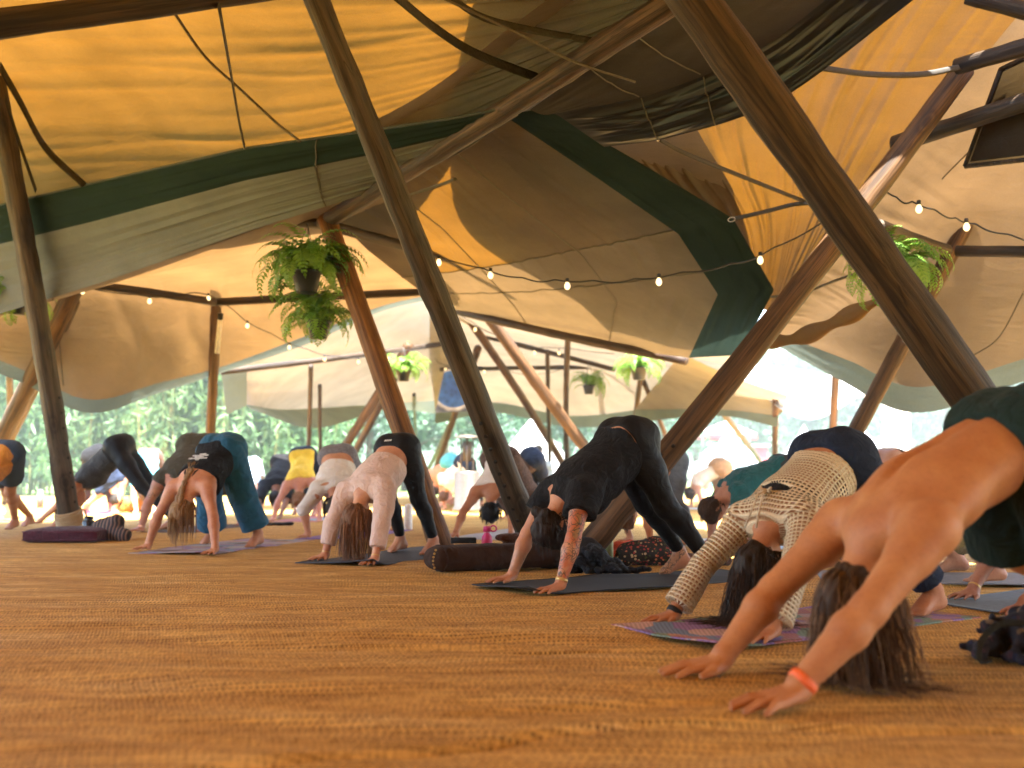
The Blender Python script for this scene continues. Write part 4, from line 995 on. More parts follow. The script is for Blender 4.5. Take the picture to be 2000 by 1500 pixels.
def crochet_mat():
    m, nd, L, b = nodes('crochet'); at = N(nd, 'Attribute', attribute_name='knit')
    sp = N(nd, 'SeparateXYZ'); L.new(at.outputs['Vector'], sp.inputs[0])
    def wave(o, period, ph=0):
        a = N(nd, 'Math', operation='MULTIPLY_ADD'); L.new(o, a.inputs[0]); a.inputs[1].default_value = 2 * math.pi / period; a.inputs[2].default_value = ph
        s = N(nd, 'Math', operation='SINE'); L.new(a.outputs[0], s.inputs[0]); return s.outputs[0]
    su = wave(sp.outputs[0], .0195); sv = wave(sp.outputs[1], .0165)
    a1 = N(nd, 'Math', operation='ADD'); L.new(su, a1.inputs[0]); a1.inputs[1].default_value = .25
    a2 = N(nd, 'Math', operation='ADD'); L.new(sv, a2.inputs[0]); a2.inputs[1].default_value = .75
    mn = N(nd, 'Math', operation='MINIMUM'); L.new(a1.outputs[0], mn.inputs[0]); L.new(a2.outputs[0], mn.inputs[1])
    # solid ribs and hems marked in the third channel
    sb = N(nd, 'Math', operation='SUBTRACT'); L.new(mn.outputs[0], sb.inputs[0]); L.new(sp.outputs[2], sb.inputs[1])
    gt = N(nd, 'Math', operation='GREATER_THAN'); L.new(sb.outputs[0], gt.inputs[0]); gt.inputs[1].default_value = .52
    tc = N(nd, 'TexCoord'); no = N(nd, 'TexNoise', Scale=220.0, Detail=2.0); L.new(tc.outputs['Object'], no.inputs['Vector'])
    r = ramp(nd, [(.3, (.62, .50, .33)), (.7, (.84, .73, .54))]); L.new(no.outputs[0], r.inputs[0]); L.new(r.outputs[0], b.inputs['Base Color'])
    bp = N(nd, 'Bump', Strength=.9, Distance=.006); iv = N(nd, 'Math', operation='MULTIPLY'); iv.inputs[1].default_value = -1; L.new(mn.outputs[0], iv.inputs[0]); L.new(iv.outputs[0], bp.inputs['Height']); L.new(bp.outputs[0], b.inputs['Normal'])
    b.inputs['Roughness'].default_value = .95; b.inputs['Specular IOR Level'].default_value = .1
    tr = N(nd, 'BsdfTransparent'); ms = N(nd, 'MixShader'); L.new(gt.outputs[0], ms.inputs[0]); L.new(b.outputs[0], ms.inputs[1]); L.new(tr.outputs[0], ms.inputs[2])
    L.new(ms.outputs[0], nd['Material Output'].inputs[0]); return m
def crochet_uv(K, B, V, me):
    P, ax, n, lat, Lt = K['hip'], K['ax'], K['n'], K['lat'], K['Lt']
    pr = [p for p in B if p['tag'] == 'torso' or p['tag'][:2] in ('up', 'fo')]; bi, bt = nearest(V, pr)
    U = np.zeros((len(V), 3))
    for i, p in enumerate(pr):
        m = bi == i
        if not m.any(): continue
        if p['tag'] == 'torso':
            q = V[m] - P; U[m, 0] = q @ ax; U[m, 1] = np.arctan2(q @ n, q @ lat) * .135
            t = (q @ ax) / Lt; U[m, 2] = np.where((t < .40) | ((t > .66) & (t < .71)), 2.0, 0) * 1.0
            U[m, 2] = np.where((t < .36), 2, U[m, 2] * (t < .66) * 0)
        else:
            s = p['tag'][2]; a = K['sh'][s] if p['tag'][:2] == 'up' else K['el'][s]; b = K['el'][s] if p['tag'][:2] == 'up' else K['wr'][s]
            d = unit(b - a); e1 = unit(np.cross(d, UP)); e2 = np.cross(d, e1); q = V[m] - a
            U[m, 0] = q @ d + (0 if p['tag'][:2] == 'up' else np.linalg.norm(K['el'][s] - K['sh'][s])); U[m, 1] = np.arctan2(q @ e2, q @ e1) * .058
    at = me.attributes.new('knit', 'FLOAT_VECTOR', 'POINT'); at.data.foreach_set('vector', U.astype(np.float32).ravel())
def tattoo_mat(c, dens, red):
    m, nd, L, b = nodes('tattooed_skin'); tc = N(nd, 'TexCoord')
    wp = N(nd, 'TexNoise', Scale=16.0, Detail=2.0); L.new(tc.outputs['Object'], wp.inputs['Vector'])
    wm = N(nd, 'VectorMath', operation='MULTIPLY_ADD'); L.new(wp.outputs['Color'], wm.inputs[0]); wm.inputs[1].default_value = (.05, .05, .05); L.new(tc.outputs['Object'], wm.inputs[2])
    vo = N(nd, 'TexVoronoi', Scale=17.0); L.new(wm.outputs[0], vo.inputs['Vector'])
    sn = N(nd, 'Math', operation='SINE'); mu = N(nd, 'Math', operation='MULTIPLY'); L.new(vo.outputs['Distance'], mu.inputs[0]); mu.inputs[1].default_value = 26; L.new(mu.outputs[0], sn.inputs[0])
    v2 = N(nd, 'TexVoronoi', feature='DISTANCE_TO_EDGE', Scale=26.0); L.new(wm.outputs[0], v2.inputs['Vector'])
    l1 = ramp(nd, [(.72, (0, 0, 0)), (.95, (1, 1, 1))]); L.new(sn.outputs[0], l1.inputs[0])
    l2 = ramp(nd, [(.02, (1, 1, 1)), (.07, (0, 0, 0))]); L.new(v2.outputs['Distance'], l2.inputs[0])
    mx = N(nd, 'MixRGB', blend_type='LIGHTEN'); mx.inputs[0].default_value = 1; L.new(l1.outputs[0], mx.inputs[1]); L.new(l2.outputs[0], mx.inputs[2])
    pn = N(nd, 'TexNoise', Scale=13.0, Detail=3.0); L.new(tc.outputs['Object'], pn.inputs['Vector'])
    pr = ramp(nd, [(dens, (0, 0, 0)), (dens + .1, (.9, .9, .9))]); L.new(pn.outputs[0], pr.inputs[0])
    fm = N(nd, 'MixRGB', blend_type='MULTIPLY'); fm.inputs[0].default_value = 1; L.new(mx.outputs[0], fm.inputs[1]); L.new(pr.outputs[0], fm.inputs[2])
    cn = N(nd, 'TexNoise', Scale=11.0, Detail=2.0); mp = N(nd, 'Mapping'); mp.inputs['Location'].default_value = (5, 3, 1); L.new(tc.outputs['Object'], mp.inputs[0]); L.new(mp.outputs[0], cn.inputs['Vector'])
    cr = ramp(nd, [(.42, c), (.5, (c[0] * .95, c[1] * .62, c[2] * .5) if red else vary(c, .8)), (.58, (c[0] * .9, c[1] * .5, c[2] * .38) if red else vary(c, .75)), (.66, (c[0] * .6, c[1] * .7, c[2] * .6))]); L.new(cn.outputs[0], cr.inputs[0])
    fin = N(nd, 'MixRGB'); L.new(fm.outputs[0], fin.inputs[0]); L.new(cr.outputs[0], fin.inputs[1]); fin.inputs[2].default_value = (.035, .035, .03, 1)
    L.new(fin.outputs[0], b.inputs['Base Color']); b.inputs['Roughness'].default_value = .5
    return m
def tattooer(spec, c):
    """spec: list of (tag, t0, t1, material)"""
    def f(K, B, V, me):
        bi, bt = nearest(V, B); tg = np.array([p['tag'] for p in B])[bi]
        nf = len(me.polygons); li = np.empty(nf * 4, np.int32); me.loops.foreach_get('vertex_index', li); first = li[::4]
        mi = np.zeros(nf, np.int32)
        # limb parameter along shoulder-elbow / elbow-wrist / knee-ankle
        for q, (tgn, t0, t1, mat) in enumerate(spec):
            me.materials.append(mat)
            a, b = {'up': ('sh', 'el'), 'fo': ('el', 'wr'), 'ca': ('kn', 'ank'), 'fo2': ('el', 'wr')}[tgn[:2]]; s = tgn[2]
            A, Bp = K[a][s], K[b][s]; t = ((V - A) @ (Bp - A)) / ((Bp - A) @ (Bp - A))
            ok = (np.char.startswith(tg, tgn[:3]) | ((tg == 'foot' + s) if tgn[:2] == 'ca' else False)) & (t > t0) & (t < t1)
            mi[ok[first]] = q + 1
        me.polygons.foreach_set('material_index', mi)
    return f

# -- nearest: bare-backed person with long loose hair
def near_extra(o):
    K = o['K']; hm = hairm((.070, .036, .018))
    strands(K, 'long', .36, 900, hm, o['root'], 5, .0031, .062, .34, np.array([.10, .0, 0]), mat2=hairm((.24, .14, .07)))
    wrm = plain('paper_wristband', (.85, .16, .04), .6)
    band(o, (K['el']['B'], K['wr']['B']), .95, .037, .024, wrm, 'wristband')
    band(o, (K['el']['A'], K['wr']['A']), .97, .030, .006, plain('cord', (.06, .04, .03), .9), 'bracelet')
person('bare-backed person with long loose brown hair and dark green shorts, nearest of all',
       [G(1378, 1318), G(1522, 1384)], [(1.90, 3.42), (1.98, 3.18)], W(1985, 856, 3.2), (.50, .23, .095), (.05, .026, .013), 1.14, .98, True, .0055,
       bottom=dict(mat=GREENB, tw=.16, leg=.95, rads=(.135, .15, .1), ease=.018, fold=.008, ff=24, name='shorts'), hair='long', seed=1, extra=near_extra, carve=lambda K: [rc(K['hip'] + K['ax'] * K['Lt'] * .0 + K['n'] * .148, K['hip'] + K['ax'] * K['Lt'] * .5 + K['n'] * .150, .030, .026, None, 1, .03), rc(K['hip'] + K['ax'] * K['Lt'] * .5 + K['n'] * .150, K['hip'] + K['ax'] * K['Lt'] * .98 + K['n'] * .138, .026, .026, None, 1, .03)], headdown=.72, sw=.185, bend=-.25,
       group='people holding a bent-over yoga pose')
# -- crochet sweater
def croch_extra(o):
    K = o['K']; hm = hairm((.022, .014, .011))
    strands(K, 'long', .36, 560, hm, o['root'], 6, .0031, .075, .30, np.array([-.10, -.05, 0]), mat2=hairm((.06, .034, .022)))
    # dark top showing in the keyhole, and the tie
    P, ax, n, lat, Lt = K['hip'], K['ax'], K['n'], K['lat'], K['Lt']
    G1 = o['G']; tors = [p for p in o['B'] if p['tag'] == 'torso']; D = fieldof(G1, [inflate(p, .006) for p in tors])
    X, Y, Z = G1.pts((slice(None),) * 3); TT = ((X - P[0]) * ax[0] + (Y - P[1]) * ax[1] + (Z - P[2]) * ax[2]) / Lt
    D = np.maximum(D, np.maximum(.70 - TT, TT - .93) * Lt); _, m = nmesh('under_top', D, G1); mobj('under_top', m, BLACK2, o['root'])
    mb = MB(); c = P + ax * Lt * .925 + n * .128 * .95
    for sgn in (1, -1):
        mb.tube([c, c + lat * sgn * .03 + n * .018 + ax * .01, c + lat * sgn * .035 + n * .008 + ax * .03, c], .006, 6)
        mb.tube([c, c + lat * sgn * .012 + ax * .05 + n * .012, c + lat * sgn * .02 + ax * .10 - UP * .03 + n * .0, c + lat * sgn * .03 + ax * .14 - UP * .08], .005, 6)
    mb.build('neck_tie', CREAM, o['root'])
    band(o, (K['el']['A'], K['wr']['A']), 1.03, .029, .022, plain('hair_elastic', (.012, .012, .014), .8), 'bracelet')
def keyhole(K):
    c = K['hip'] + K['ax'] * K['Lt'] * .835 + K['n'] * .115
    return [rc(c - K['lat'] * .075, c + K['lat'] * .075, .020, .034, K['n'], 1, .01), rc(c + K['ax'] * .085, c + K['ax'] * .11, .012, .022, None, 1, .01)]
person('person in cream open-knit crochet sweater and navy trousers with long dark curls',
       [G(1300, 1216), G(1492, 1252)], [G(1795, 1203), (1.64, 4.72)], W(1622, 902, 4.5), WARM, (.022, .014, .011), .97, 1.0, False, .0062,
       top=dict(mat=crochet_mat(), t0=.20, t1=1.10, ease=.016, sleeve=1.98, sr=(.075, .056, .066), fold=.004, uv=crochet_uv, minus=keyhole, name='crochet_sweater', drape=.045, neck=.5),
       bottom=dict(mat=NAVY, tw=.12, leg=1.86, rads=(.125, .105, .072), fold=.007, ease=.010), hair='long', seed=2, extra=croch_extra, headdown=.62,
       group='people holding a bent-over yoga pose')
# -- tattooed person in black
T_A = tattoo_mat(LIGHT, .40, True); T_B = tattoo_mat(LIGHT, .56, False); T_C = tattoo_mat(vary(LIGHT, .9), .30, False)
def tat_extra(o):
    K = o['K']
    band(o, (K['el']['B'], K['wr']['B']), .95, .029, .018, plain('gold', (.62, .42, .16), .35, .7), 'bracelet')
    P, ax, n, lat, Lt = K['hip'], K['ax'], K['n'], K['lat'], K['Lt']
person('person in black T-shirt and leggings with a colourful tattooed arm, in the centre',
       [G(985, 1138), G(1078, 1158)], [G(1300, 1123), G(1347, 1134)], W(1222, 868, 5.86), LIGHT, (.02, .013, .011), 1.02, 1.13, False, .0065,
       top=dict(mat=BLACK2, t0=.12, t1=1.0, ease=.016, sleeve=.5, sr=(.088, .10, .06), fold=.009, ff=30, drape=.05),
       bottom=dict(mat=BLACK, tw=.08, leg=1.93, ease=.006, fold=.0012), hair='lowbun', seed=3, extra=tat_extra, headdown=.6, heel=.05, knee=1.0,
       skinmat=tattooer([('upB', .2, 1.1, T_A), ('foB', -.1, .93, T_A), ('foA', .45, .95, T_B), ('caA', .86, 1.02, T_C), ('caB', .86, 1.02, T_C)], LIGHT),
       group='people holding a bent-over yoga pose')
# -- pink sweater
def pink_extra(o):
    K = o['K']; hm = hairm((.16, .075, .035))
    strands(K, 'long', .30, 420, hm, o['root'], 9, .0044, .016, .20, np.array([.03, 0, 0]), mat2=hairm((.36, .18, .08)))
    gold = plain('gold', (.62, .42, .16), .35, .7)
    for s in 'AB': band(o, (K['el'][s], K['wr'][s]), .97, .026, .008, gold, 'bracelet')
    P, ax, n, lat, Lt = K['hip'], K['ax'], K['n'], K['lat'], K['Lt']
    mb = MB()                               # small white print at the back of the waistband: four marks
    c = P + n * .141 + ax * .055
    for i in range(4):
        for dz in (-.004, .004): mb.box(c + lat * (.012 - .017 * i) + ax * dz * 1.3 + n * .0, (.010, .006, .005), np.stack([lat, n, ax], 1))
    mb.build('print', plain('white_print', (.8, .8, .8), .6), o['root'])
person('person in pale pink cropped sweater and black leggings with long hanging brown hair',
       [G(627, 1094), G(724, 1103)], [G(767, 1079), G(832, 1084)], W(775, 882, 7.62), FAIR, (.16, .075, .035), .99, .97, False, .0075,
       top=dict(mat=PINK, t0=.34, t1=1.02, ease=.018, sleeve=1.78, sr=(.085, .068, .046), fold=.008, name='sweater', drape=.04),
       bottom=dict(mat=BLACK, tw=.16, leg=1.93, ease=.006, fold=.001), hair='long', seed=4, extra=pink_extra, headdown=.6, group='people holding a bent-over yoga pose')
# -- cream top, hair clip
def clip_extra(o):
    K = o['K']; mb = MB(); c = K['Hc'] - K['fd'] * .075 + K['hl'] * .01 - K['hd'] * .035 + K['n'] * .0
    c = K['Hc'] + unit(np.array([-.45, -1, .42])) * .104
    mb.tube([c - np.array([.03, 0, 0]), c, c + np.array([.03, 0, .004])], [.008, .011, .008], 6); mb.build('hair_clip', plain('brass', (.7, .45, .12), .35, .5), o['root'])
person('person in cream top and grey patterned leggings with dark hair held by a gold clip',
       [G(597, 1051), G(700, 1051)], [G(715, 1036), G(770, 1037)], W(660, 898, 10.2), LIGHT, (.03, .017, .012), 1.0, 1.10, False, .010,
       top=dict(mat=WHITEF, t0=.36, t1=1.0, ease=.02, sleeve=1.2, sr=(.08, .062, .046), fold=.007, drape=.04), bottom=dict(mat=GREYP, tw=.14, leg=1.9, ease=.008),
       hair='bun', seed=5, extra=clip_extra, headdown=.55, group='people holding a bent-over yoga pose')
# -- teal trousers
def teal_extra(o):
    K = o['K']; P, ax, n, lat, Lt = K['hip'], K['ax'], K['n'], K['lat'], K['Lt']; hm = hairm((.26, .15, .065))
    strands(K, 'long', .20, 160, hm, o['root'], 12, .005, .006, .05)
    mb = MB()                               # two plaits hanging over the neck
    for sgn in (.5, -.5):
        pts = []; q0 = K['Hc'] - K['fd'] * .085 - K['hd'] * .01 + K['hl'] * sgn * .05
        tip = P + ax * Lt * .84 + n * .12 + lat * sgn * .03
        for i in range(14):
            t = i / 13; pts.append(q0 + (tip - q0) * t + n * .02 * math.sin(math.pi * t))
        mb.tube(pts, [.019 + .006 * math.sin(i * 2.6) for i in range(14)], 8)
        for i in range(14):
            mb.tube([pts[-1], pts[-1] + n * (.02 + .03 * rng.rand()) - ax * .06 + lat * (rng.rand() - .5) * .08], [.005, .001], 4)
    mb.build('plaits', hm, o['root'])
    mb = MB()
    for sgn in (1, -1):
        mb.tube([P + ax * Lt * .74 + lat * sgn * .075 + n * .105, P + ax * Lt * .88 + lat * sgn * .05 + n * .112, P + ax * Lt * .98 + lat * sgn * .028 + n * .085, K['sh']['A' if sgn > 0 else 'B'] * .35 + K['Sm'] * .65 + n * .03 + ax * .05], .007, 6)
    mb.build('straps', BLACK2, o['root'])
    mb = MB(); r_ = np.random.RandomState(4)   # faded white print across the back
    for row, (w_, y_) in enumerate([(.07, .44), (.16, .50), (.10, .545), (.19, .59), (.05, .63)]):
        for i in range(int(w_ / .013)):
            c = P + ax * Lt * y_ + lat * (-w_ / 2 + i * .0135) + n * (.1115 + .012 * math.sin((y_ - .34) * 4.4) + (.022 if row == 0 else .026))
            mb.box(c, (.005 + .006 * r_.rand(), .004, .010 + .010 * r_.rand()), np.stack([lat, n, ax], 1))
    mb.build('shirt_print', plain('white_print', (.7, .69, .66), .7), o['root'])
person('person in black strappy top and loose teal trousers with blond plaits, at the left',
       [G(282, 1074), G(412, 1083)], [G(400, 1063), G(490, 1069)], W(432, 884, 8.5), LIGHT, (.26, .15, .065), 1.0, 1.12, False, .008,
       top=dict(mat=BLACK2, t0=.10, t1=.80, ease=.012, fold=.006, drape=.03, open=True), bottom=dict(mat=TEAL, tw=.20, leg=1.85, rads=(.125, .11, .125), ease=.012, fold=.010, ff=22),
       hair='short', seed=6, extra=teal_extra, headdown=.6, group='people holding a bent-over yoga pose')
# -- olive shirt behind teal
def olive_extra(o):
    K = o['K']; band(o, (K['el']['A'], K['wr']['A']), .97, .032, .03, plain('hair_elastic', (.012, .012, .014), .8), 'bracelet'); band(o, (K['el']['B'], K['wr']['B']), .97, .032, .03, plain('hair_elastic', (.012, .012, .014), .8), 'bracelet')
person('broad person in dark olive shirt and wide black wristband behind the teal trousers', [G(270, 1039), G(400, 1039)], [G(415, 1026), G(470, 1026)], W(384, 874, 11.2), (.48, .24, .16), (.03, .02, .015), 1.1, 1.05, True, .012,
       top=dict(mat=OLIVE, t0=-.02, t1=1.0, ease=.018, sleeve=.22, sr=(.09, .08, .06), drape=.04), bottom=dict(mat=OLIVE, tw=.2, leg=1.0, rads=(.13, .13, .1)), hair='short', seed=7, extra=olive_extra, fingers=True,
       skinmat=tattooer([('upA', .3, .8, tattoo_mat(LIGHT, .5, False))], LIGHT), group='people holding a bent-over yoga pose')
gk = dict(group='people holding a bent-over yoga pose')
person('person in charcoal vest and black leggings seen sideways behind the left pole', [G(70, 1024), G(98, 1034)], [G(338, 1026), G(318, 1034)], W(232, 876, 11.6), (.46, .22, .12), (.012, .01, .01), 1.08, 1.05, False, .011,
       top=dict(mat=CHAR, t0=.16, t1=.97, ease=.016, tank=.02, drape=.03), bottom=dict(mat=BLACK, tw=.14, leg=1.93), hair='short', seed=8, **gk)
person('person in orange top and denim shorts cut off by the left picture edge', [G(-190, 1046), G(-150, 1060)], [G(18, 1034), G(48, 1028)], W(6, 888, 10.3), (.40, .20, .115), (.03, .02, .015), 1.0, 1.0, False, .011,
       top=dict(mat=ORANGE, t0=.0, t1=1.0, ease=.02, sleeve=.5, drape=.07), bottom=dict(mat=DENIM, tw=.2, leg=.62, rads=(.125, .125, .1), name='shorts'), hair='short', seed=9, **gk)
person('person in yellow top with hair tied up, behind on the pink mat', [G(532, 1018), G(622, 1019)], [G(612, 1009), G(655, 1009)], W(592, 894, 13.9), (.52, .25, .17), (.22, .11, .05), 1.05, 1.02, False, .012,
       top=dict(mat=YELLOW, t0=.0, t1=.97, ease=.014, tank=.012), bottom=dict(mat=NAVY, tw=.1, leg=1.9), hair='topbun', seed=10, **gk)
person('person in black long shirt left of the yellow top', [G(500, 1014), G(545, 1014)], [G(575, 1005), G(598, 1006)], W(553, 906, 15), DARKS, (.02, .015, .012), 1.02, 1.0, False, .014,
       top=dict(mat=BLACK2, t0=.0, t1=1.0, ease=.02, sleeve=1.0, sr=(.09, .075, .06)), bottom=dict(mat=BLACK, tw=.1), hair='short', seed=11, **gk)
person('person in cropped dark top with bare lower back behind the charcoal vest', [G(163, 1003), G(222, 1004)], [G(170, 998), G(215, 998)], W(188, 892, 15.6), (.48, .24, .15), (.02, .015, .012), 1.1, 1.0, False, .014,
       top=dict(mat=NAVY, t0=.5, t1=1.0, ease=.012, sleeve=.3), bottom=dict(mat=BLACK2, tw=.12), hair='short', seed=12, **gk)
person('person with turquoise waistband and patterned trousers far left, near the ochre bag', [G(265, 1004), G(300, 1003)], [G(285, 997), G(318, 997)], W(290, 895, 16.5), FAIR, (.1, .06, .03), 1.1, 1.05, False, .015,
       top=dict(mat=CYANP, t0=-.05, t1=1.0, ease=.012, sleeve=.5), bottom=dict(mat=BROWNP, tw=.05, leg=1.9, rads=(.12, .11, .1)), hair='short', seed=13, **gk)
person('person in white vest with sleek black hair, behind the pink bottle', [G(886, 1050), G(994, 1052)], [G(1010, 1036), G(1055, 1036)], W(978, 900, 10.6), (.44, .20, .105), (.006, .006, .008), 1.02, 1.0, False, .0095,
       top=dict(mat=WHITEF, t0=.05, t1=.97, ease=.014, tank=.012), bottom=dict(mat=BROWNP, tw=.16, leg=1.8, rads=(.13, .12, .12), ease=.014, fold=.008), hair='short', seed=14, headdown=.7, **gk)
person('person in navy leggings just behind the white vest', [G(985, 1014), G(1022, 1018)], [G(1058, 1012), G(1078, 1012)], W(1038, 898, 13.4), WARM, (.03, .02, .015), 1.0, 1.0, False, .014,
       top=dict(mat=BROWNP, t0=.1, t1=1.0, ease=.014, sleeve=.5), bottom=dict(mat=NAVY, tw=.1), hair='short', seed=15, **gk)
person('bare-backed far person left of the patio heater', [G(828, 990), G(858, 992)], [G(880, 986), G(905, 986)], W(882, 904, 18), (.55, .28, .19), (.05, .03, .02), 1.05, 1.0, True, .016, bottom=dict(mat=CYANP, tw=.1, leg=.9, rads=(.12, .12, .1), name='shorts'), hair='short', seed=16, **gk)
person('far person in pale pink top beside the patio heater', [G(868, 996), G(900, 997)], [G(920, 990), G(938, 990)], W(907, 906, 17), FAIR, (.1, .05, .03), 1.0, 1.0, False, .016, top=dict(mat=WHITEF, t0=0, t1=1, sleeve=.5), bottom=dict(mat=NAVY), hair='short', seed=17, **gk)
person('far person in white top and tan trousers on the sunny grass side', [G(1346, 992), G(1370, 996)], [G(1422, 990), G(1440, 993)], W(1405, 914, 17.6), (.5, .28, .2), (.04, .03, .03), 1.0, 1.08, False, .014,
       top=dict(mat=WHITEF, t0=.1, t1=1, sleeve=.2, ease=.016), bottom=dict(mat=TAN_F, tw=.2, leg=1.85, rads=(.15, .14, .13), ease=.02, fold=.01), hair='bun', seed=18, **gk)
person('person in mauve top and grey leggings bending behind the tattooed person', [G(1222, 1060), G(1262, 1068)], [G(1335, 1064), G(1318, 1056)], W(1308, 908, 8.9), LIGHT, (.12, .055, .03), .95, 1.0, False, .010,
       top=dict(mat=MAUVE, t0=.1, t1=1.0, ease=.014, sleeve=.6), bottom=dict(mat=GREYLEG, tw=.12, leg=1.9), hair='short', seed=19, headdown=.7, **gk)
person('person in dark teal shirt with short curly hair, behind the crochet sweater', [G(1378, 1066), G(1442, 1074)], [G(1625, 1060), G(1600, 1072)], W(1530, 922, 8.5), (.48, .23, .14), (.05, .03, .02), 1.04, 1.05, True, .010,
       top=dict(mat=TEALSH, t0=.0, t1=1.0, ease=.018, sleeve=.7, sr=(.09, .08, .07)), bottom=dict(mat=CHAR, tw=.2, leg=1.1, rads=(.12, .11, .1)), hair='short', seed=20, headdown=.35, **gk)
person('person in rolled-up khaki trousers, mostly hidden behind the bare-backed person', [G(1610, 1110), G(1650, 1136)], [G(1903, 1138), G(1835, 1118)], W(1800, 935, 6.2), (.46, .25, .16), (.3, .18, .08), .93, 1.0, False, .009,
       top=dict(mat=WHITEF, t0=.1, t1=1.0, sleeve=.4), bottom=dict(mat=KHAKI, tw=.2, leg=1.52, rads=(.13, .115, .10), fold=.010, ease=.014), hair='short', seed=21, **gk)
person('person with loose fair hair and navy trousers behind the green shorts', [G(1868, 1112), G(1945, 1118)], [G(2030, 1082), G(2085, 1090)], W(1985, 940, 7.4), (.46, .22, .13), (.30, .17, .08), .95, 1.0, False, .009,
       top=dict(mat=LBLUE, t0=.1, t1=.97, tank=.01), bottom=dict(mat=NAVY, tw=.15, leg=1.9), hair='long', seed=22, extra=lambda o: (strands(o['K'], 'l', .22, 120, hairm((.30, .17, .08)), o['root'], 3), band(o, (o['K']['el']['A'], o['K']['wr']['A']), .97, .026, .008, plain('gold', (.62, .42, .16), .35, .7), 'bracelet')), **gk)
def floral(key, bg, cols, sc_=30):
    m, nd, L, b = nodes('floral_' + key); tc = N(nd, 'TexCoord')
    vo = N(nd, 'TexVoronoi', Scale=float(sc_)); L.new(tc.outputs['Object'], vo.inputs['Vector'])
    sp = N(nd, 'SeparateColor'); L.new(vo.outputs['Color'], sp.inputs[0])
    r = ramp(nd, [(i / len(cols), c) for i, c in enumerate(cols)]); r.color_ramp.interpolation = 'CONSTANT'; L.new(sp.outputs[0], r.inputs[0])
    no = N(nd, 'TexNoise', Scale=sc_ * 2.5, Detail=2.0); L.new(tc.outputs['Object'], no.inputs['Vector'])
    ad = N(nd, 'Math', operation='MULTIPLY_ADD'); L.new(no.outputs[0], ad.inputs[0]); ad.inputs[1].default_value = .5; L.new(vo.outputs['Distance'], ad.inputs[2])
    gt = N(nd, 'Math', operation='GREATER_THAN'); L.new(ad.outputs[0], gt.inputs[0]); gt.inputs[1].default_value = .62
    mx = N(nd, 'MixRGB'); L.new(gt.outputs[0], mx.inputs[0]); L.new(r.outputs[0], mx.inputs[1]); mx.inputs[2].default_value = c4(bg); L.new(mx.outputs[0], b.inputs['Base Color'])
    b.inputs['Roughness'].default_value = .9; return m
FLORAL = floral('dark', (.012, .012, .012), [(.35, .05, .03), (.5, .36, .2), (.06, .09, .02), (.45, .16, .07), (.02, .03, .02), (.3, .03, .05)])
person('person in floral-sleeved top reaching in from the right picture edge', [G(1890, 1170), G(1990, 1200)], [G(2290, 1120), G(2340, 1150)], W(2170, 880, 5.4), (.40, .20, .13), (.03, .02, .015), 1.02, 1.0, False, .009,
       top=dict(mat=FLORAL, t0=.0, t1=1.0, sleeve=.95, sr=(.085, .07, .06), ease=.016), bottom=dict(mat=DENIM, tw=.15), hair='short', seed=23,
       extra=lambda o: band(o, (o['K']['el']['A'], o['K']['wr']['A']), .97, .027, .01, plain('gold', (.62, .42, .16), .35, .7), 'bracelet'), **gk)
person('person with bare lower back and black waistband glimpsed between navy trousers and the bare back', [G(1630, 1056), G(1690, 1060)], [G(1800, 1045), G(1840, 1046)], W(1735, 905, 9.6), (.46, .26, .17), (.05, .03, .02), 1.0, 1.0, False, .014,
       top=dict(mat=BLACK2, t0=.35, t1=1, sleeve=.3), bottom=dict(mat=BLACK2, tw=-.1), hair='short', seed=24, **gk)
person('small far person in pale blue shorts between teal trousers and black shirt', [G(468, 994), G(490, 995)], [G(494, 989), G(512, 989)], W(489, 907, 19.5), WARM, (.05, .03, .02), 1.05, 1.0, True, .018, top=dict(mat=LBLUE, t0=0, t1=1, sleeve=.5), bottom=dict(mat=LBLUE, leg=.9, rads=(.12, .12, .1), name='shorts'), hair='short', seed=25, **gk)
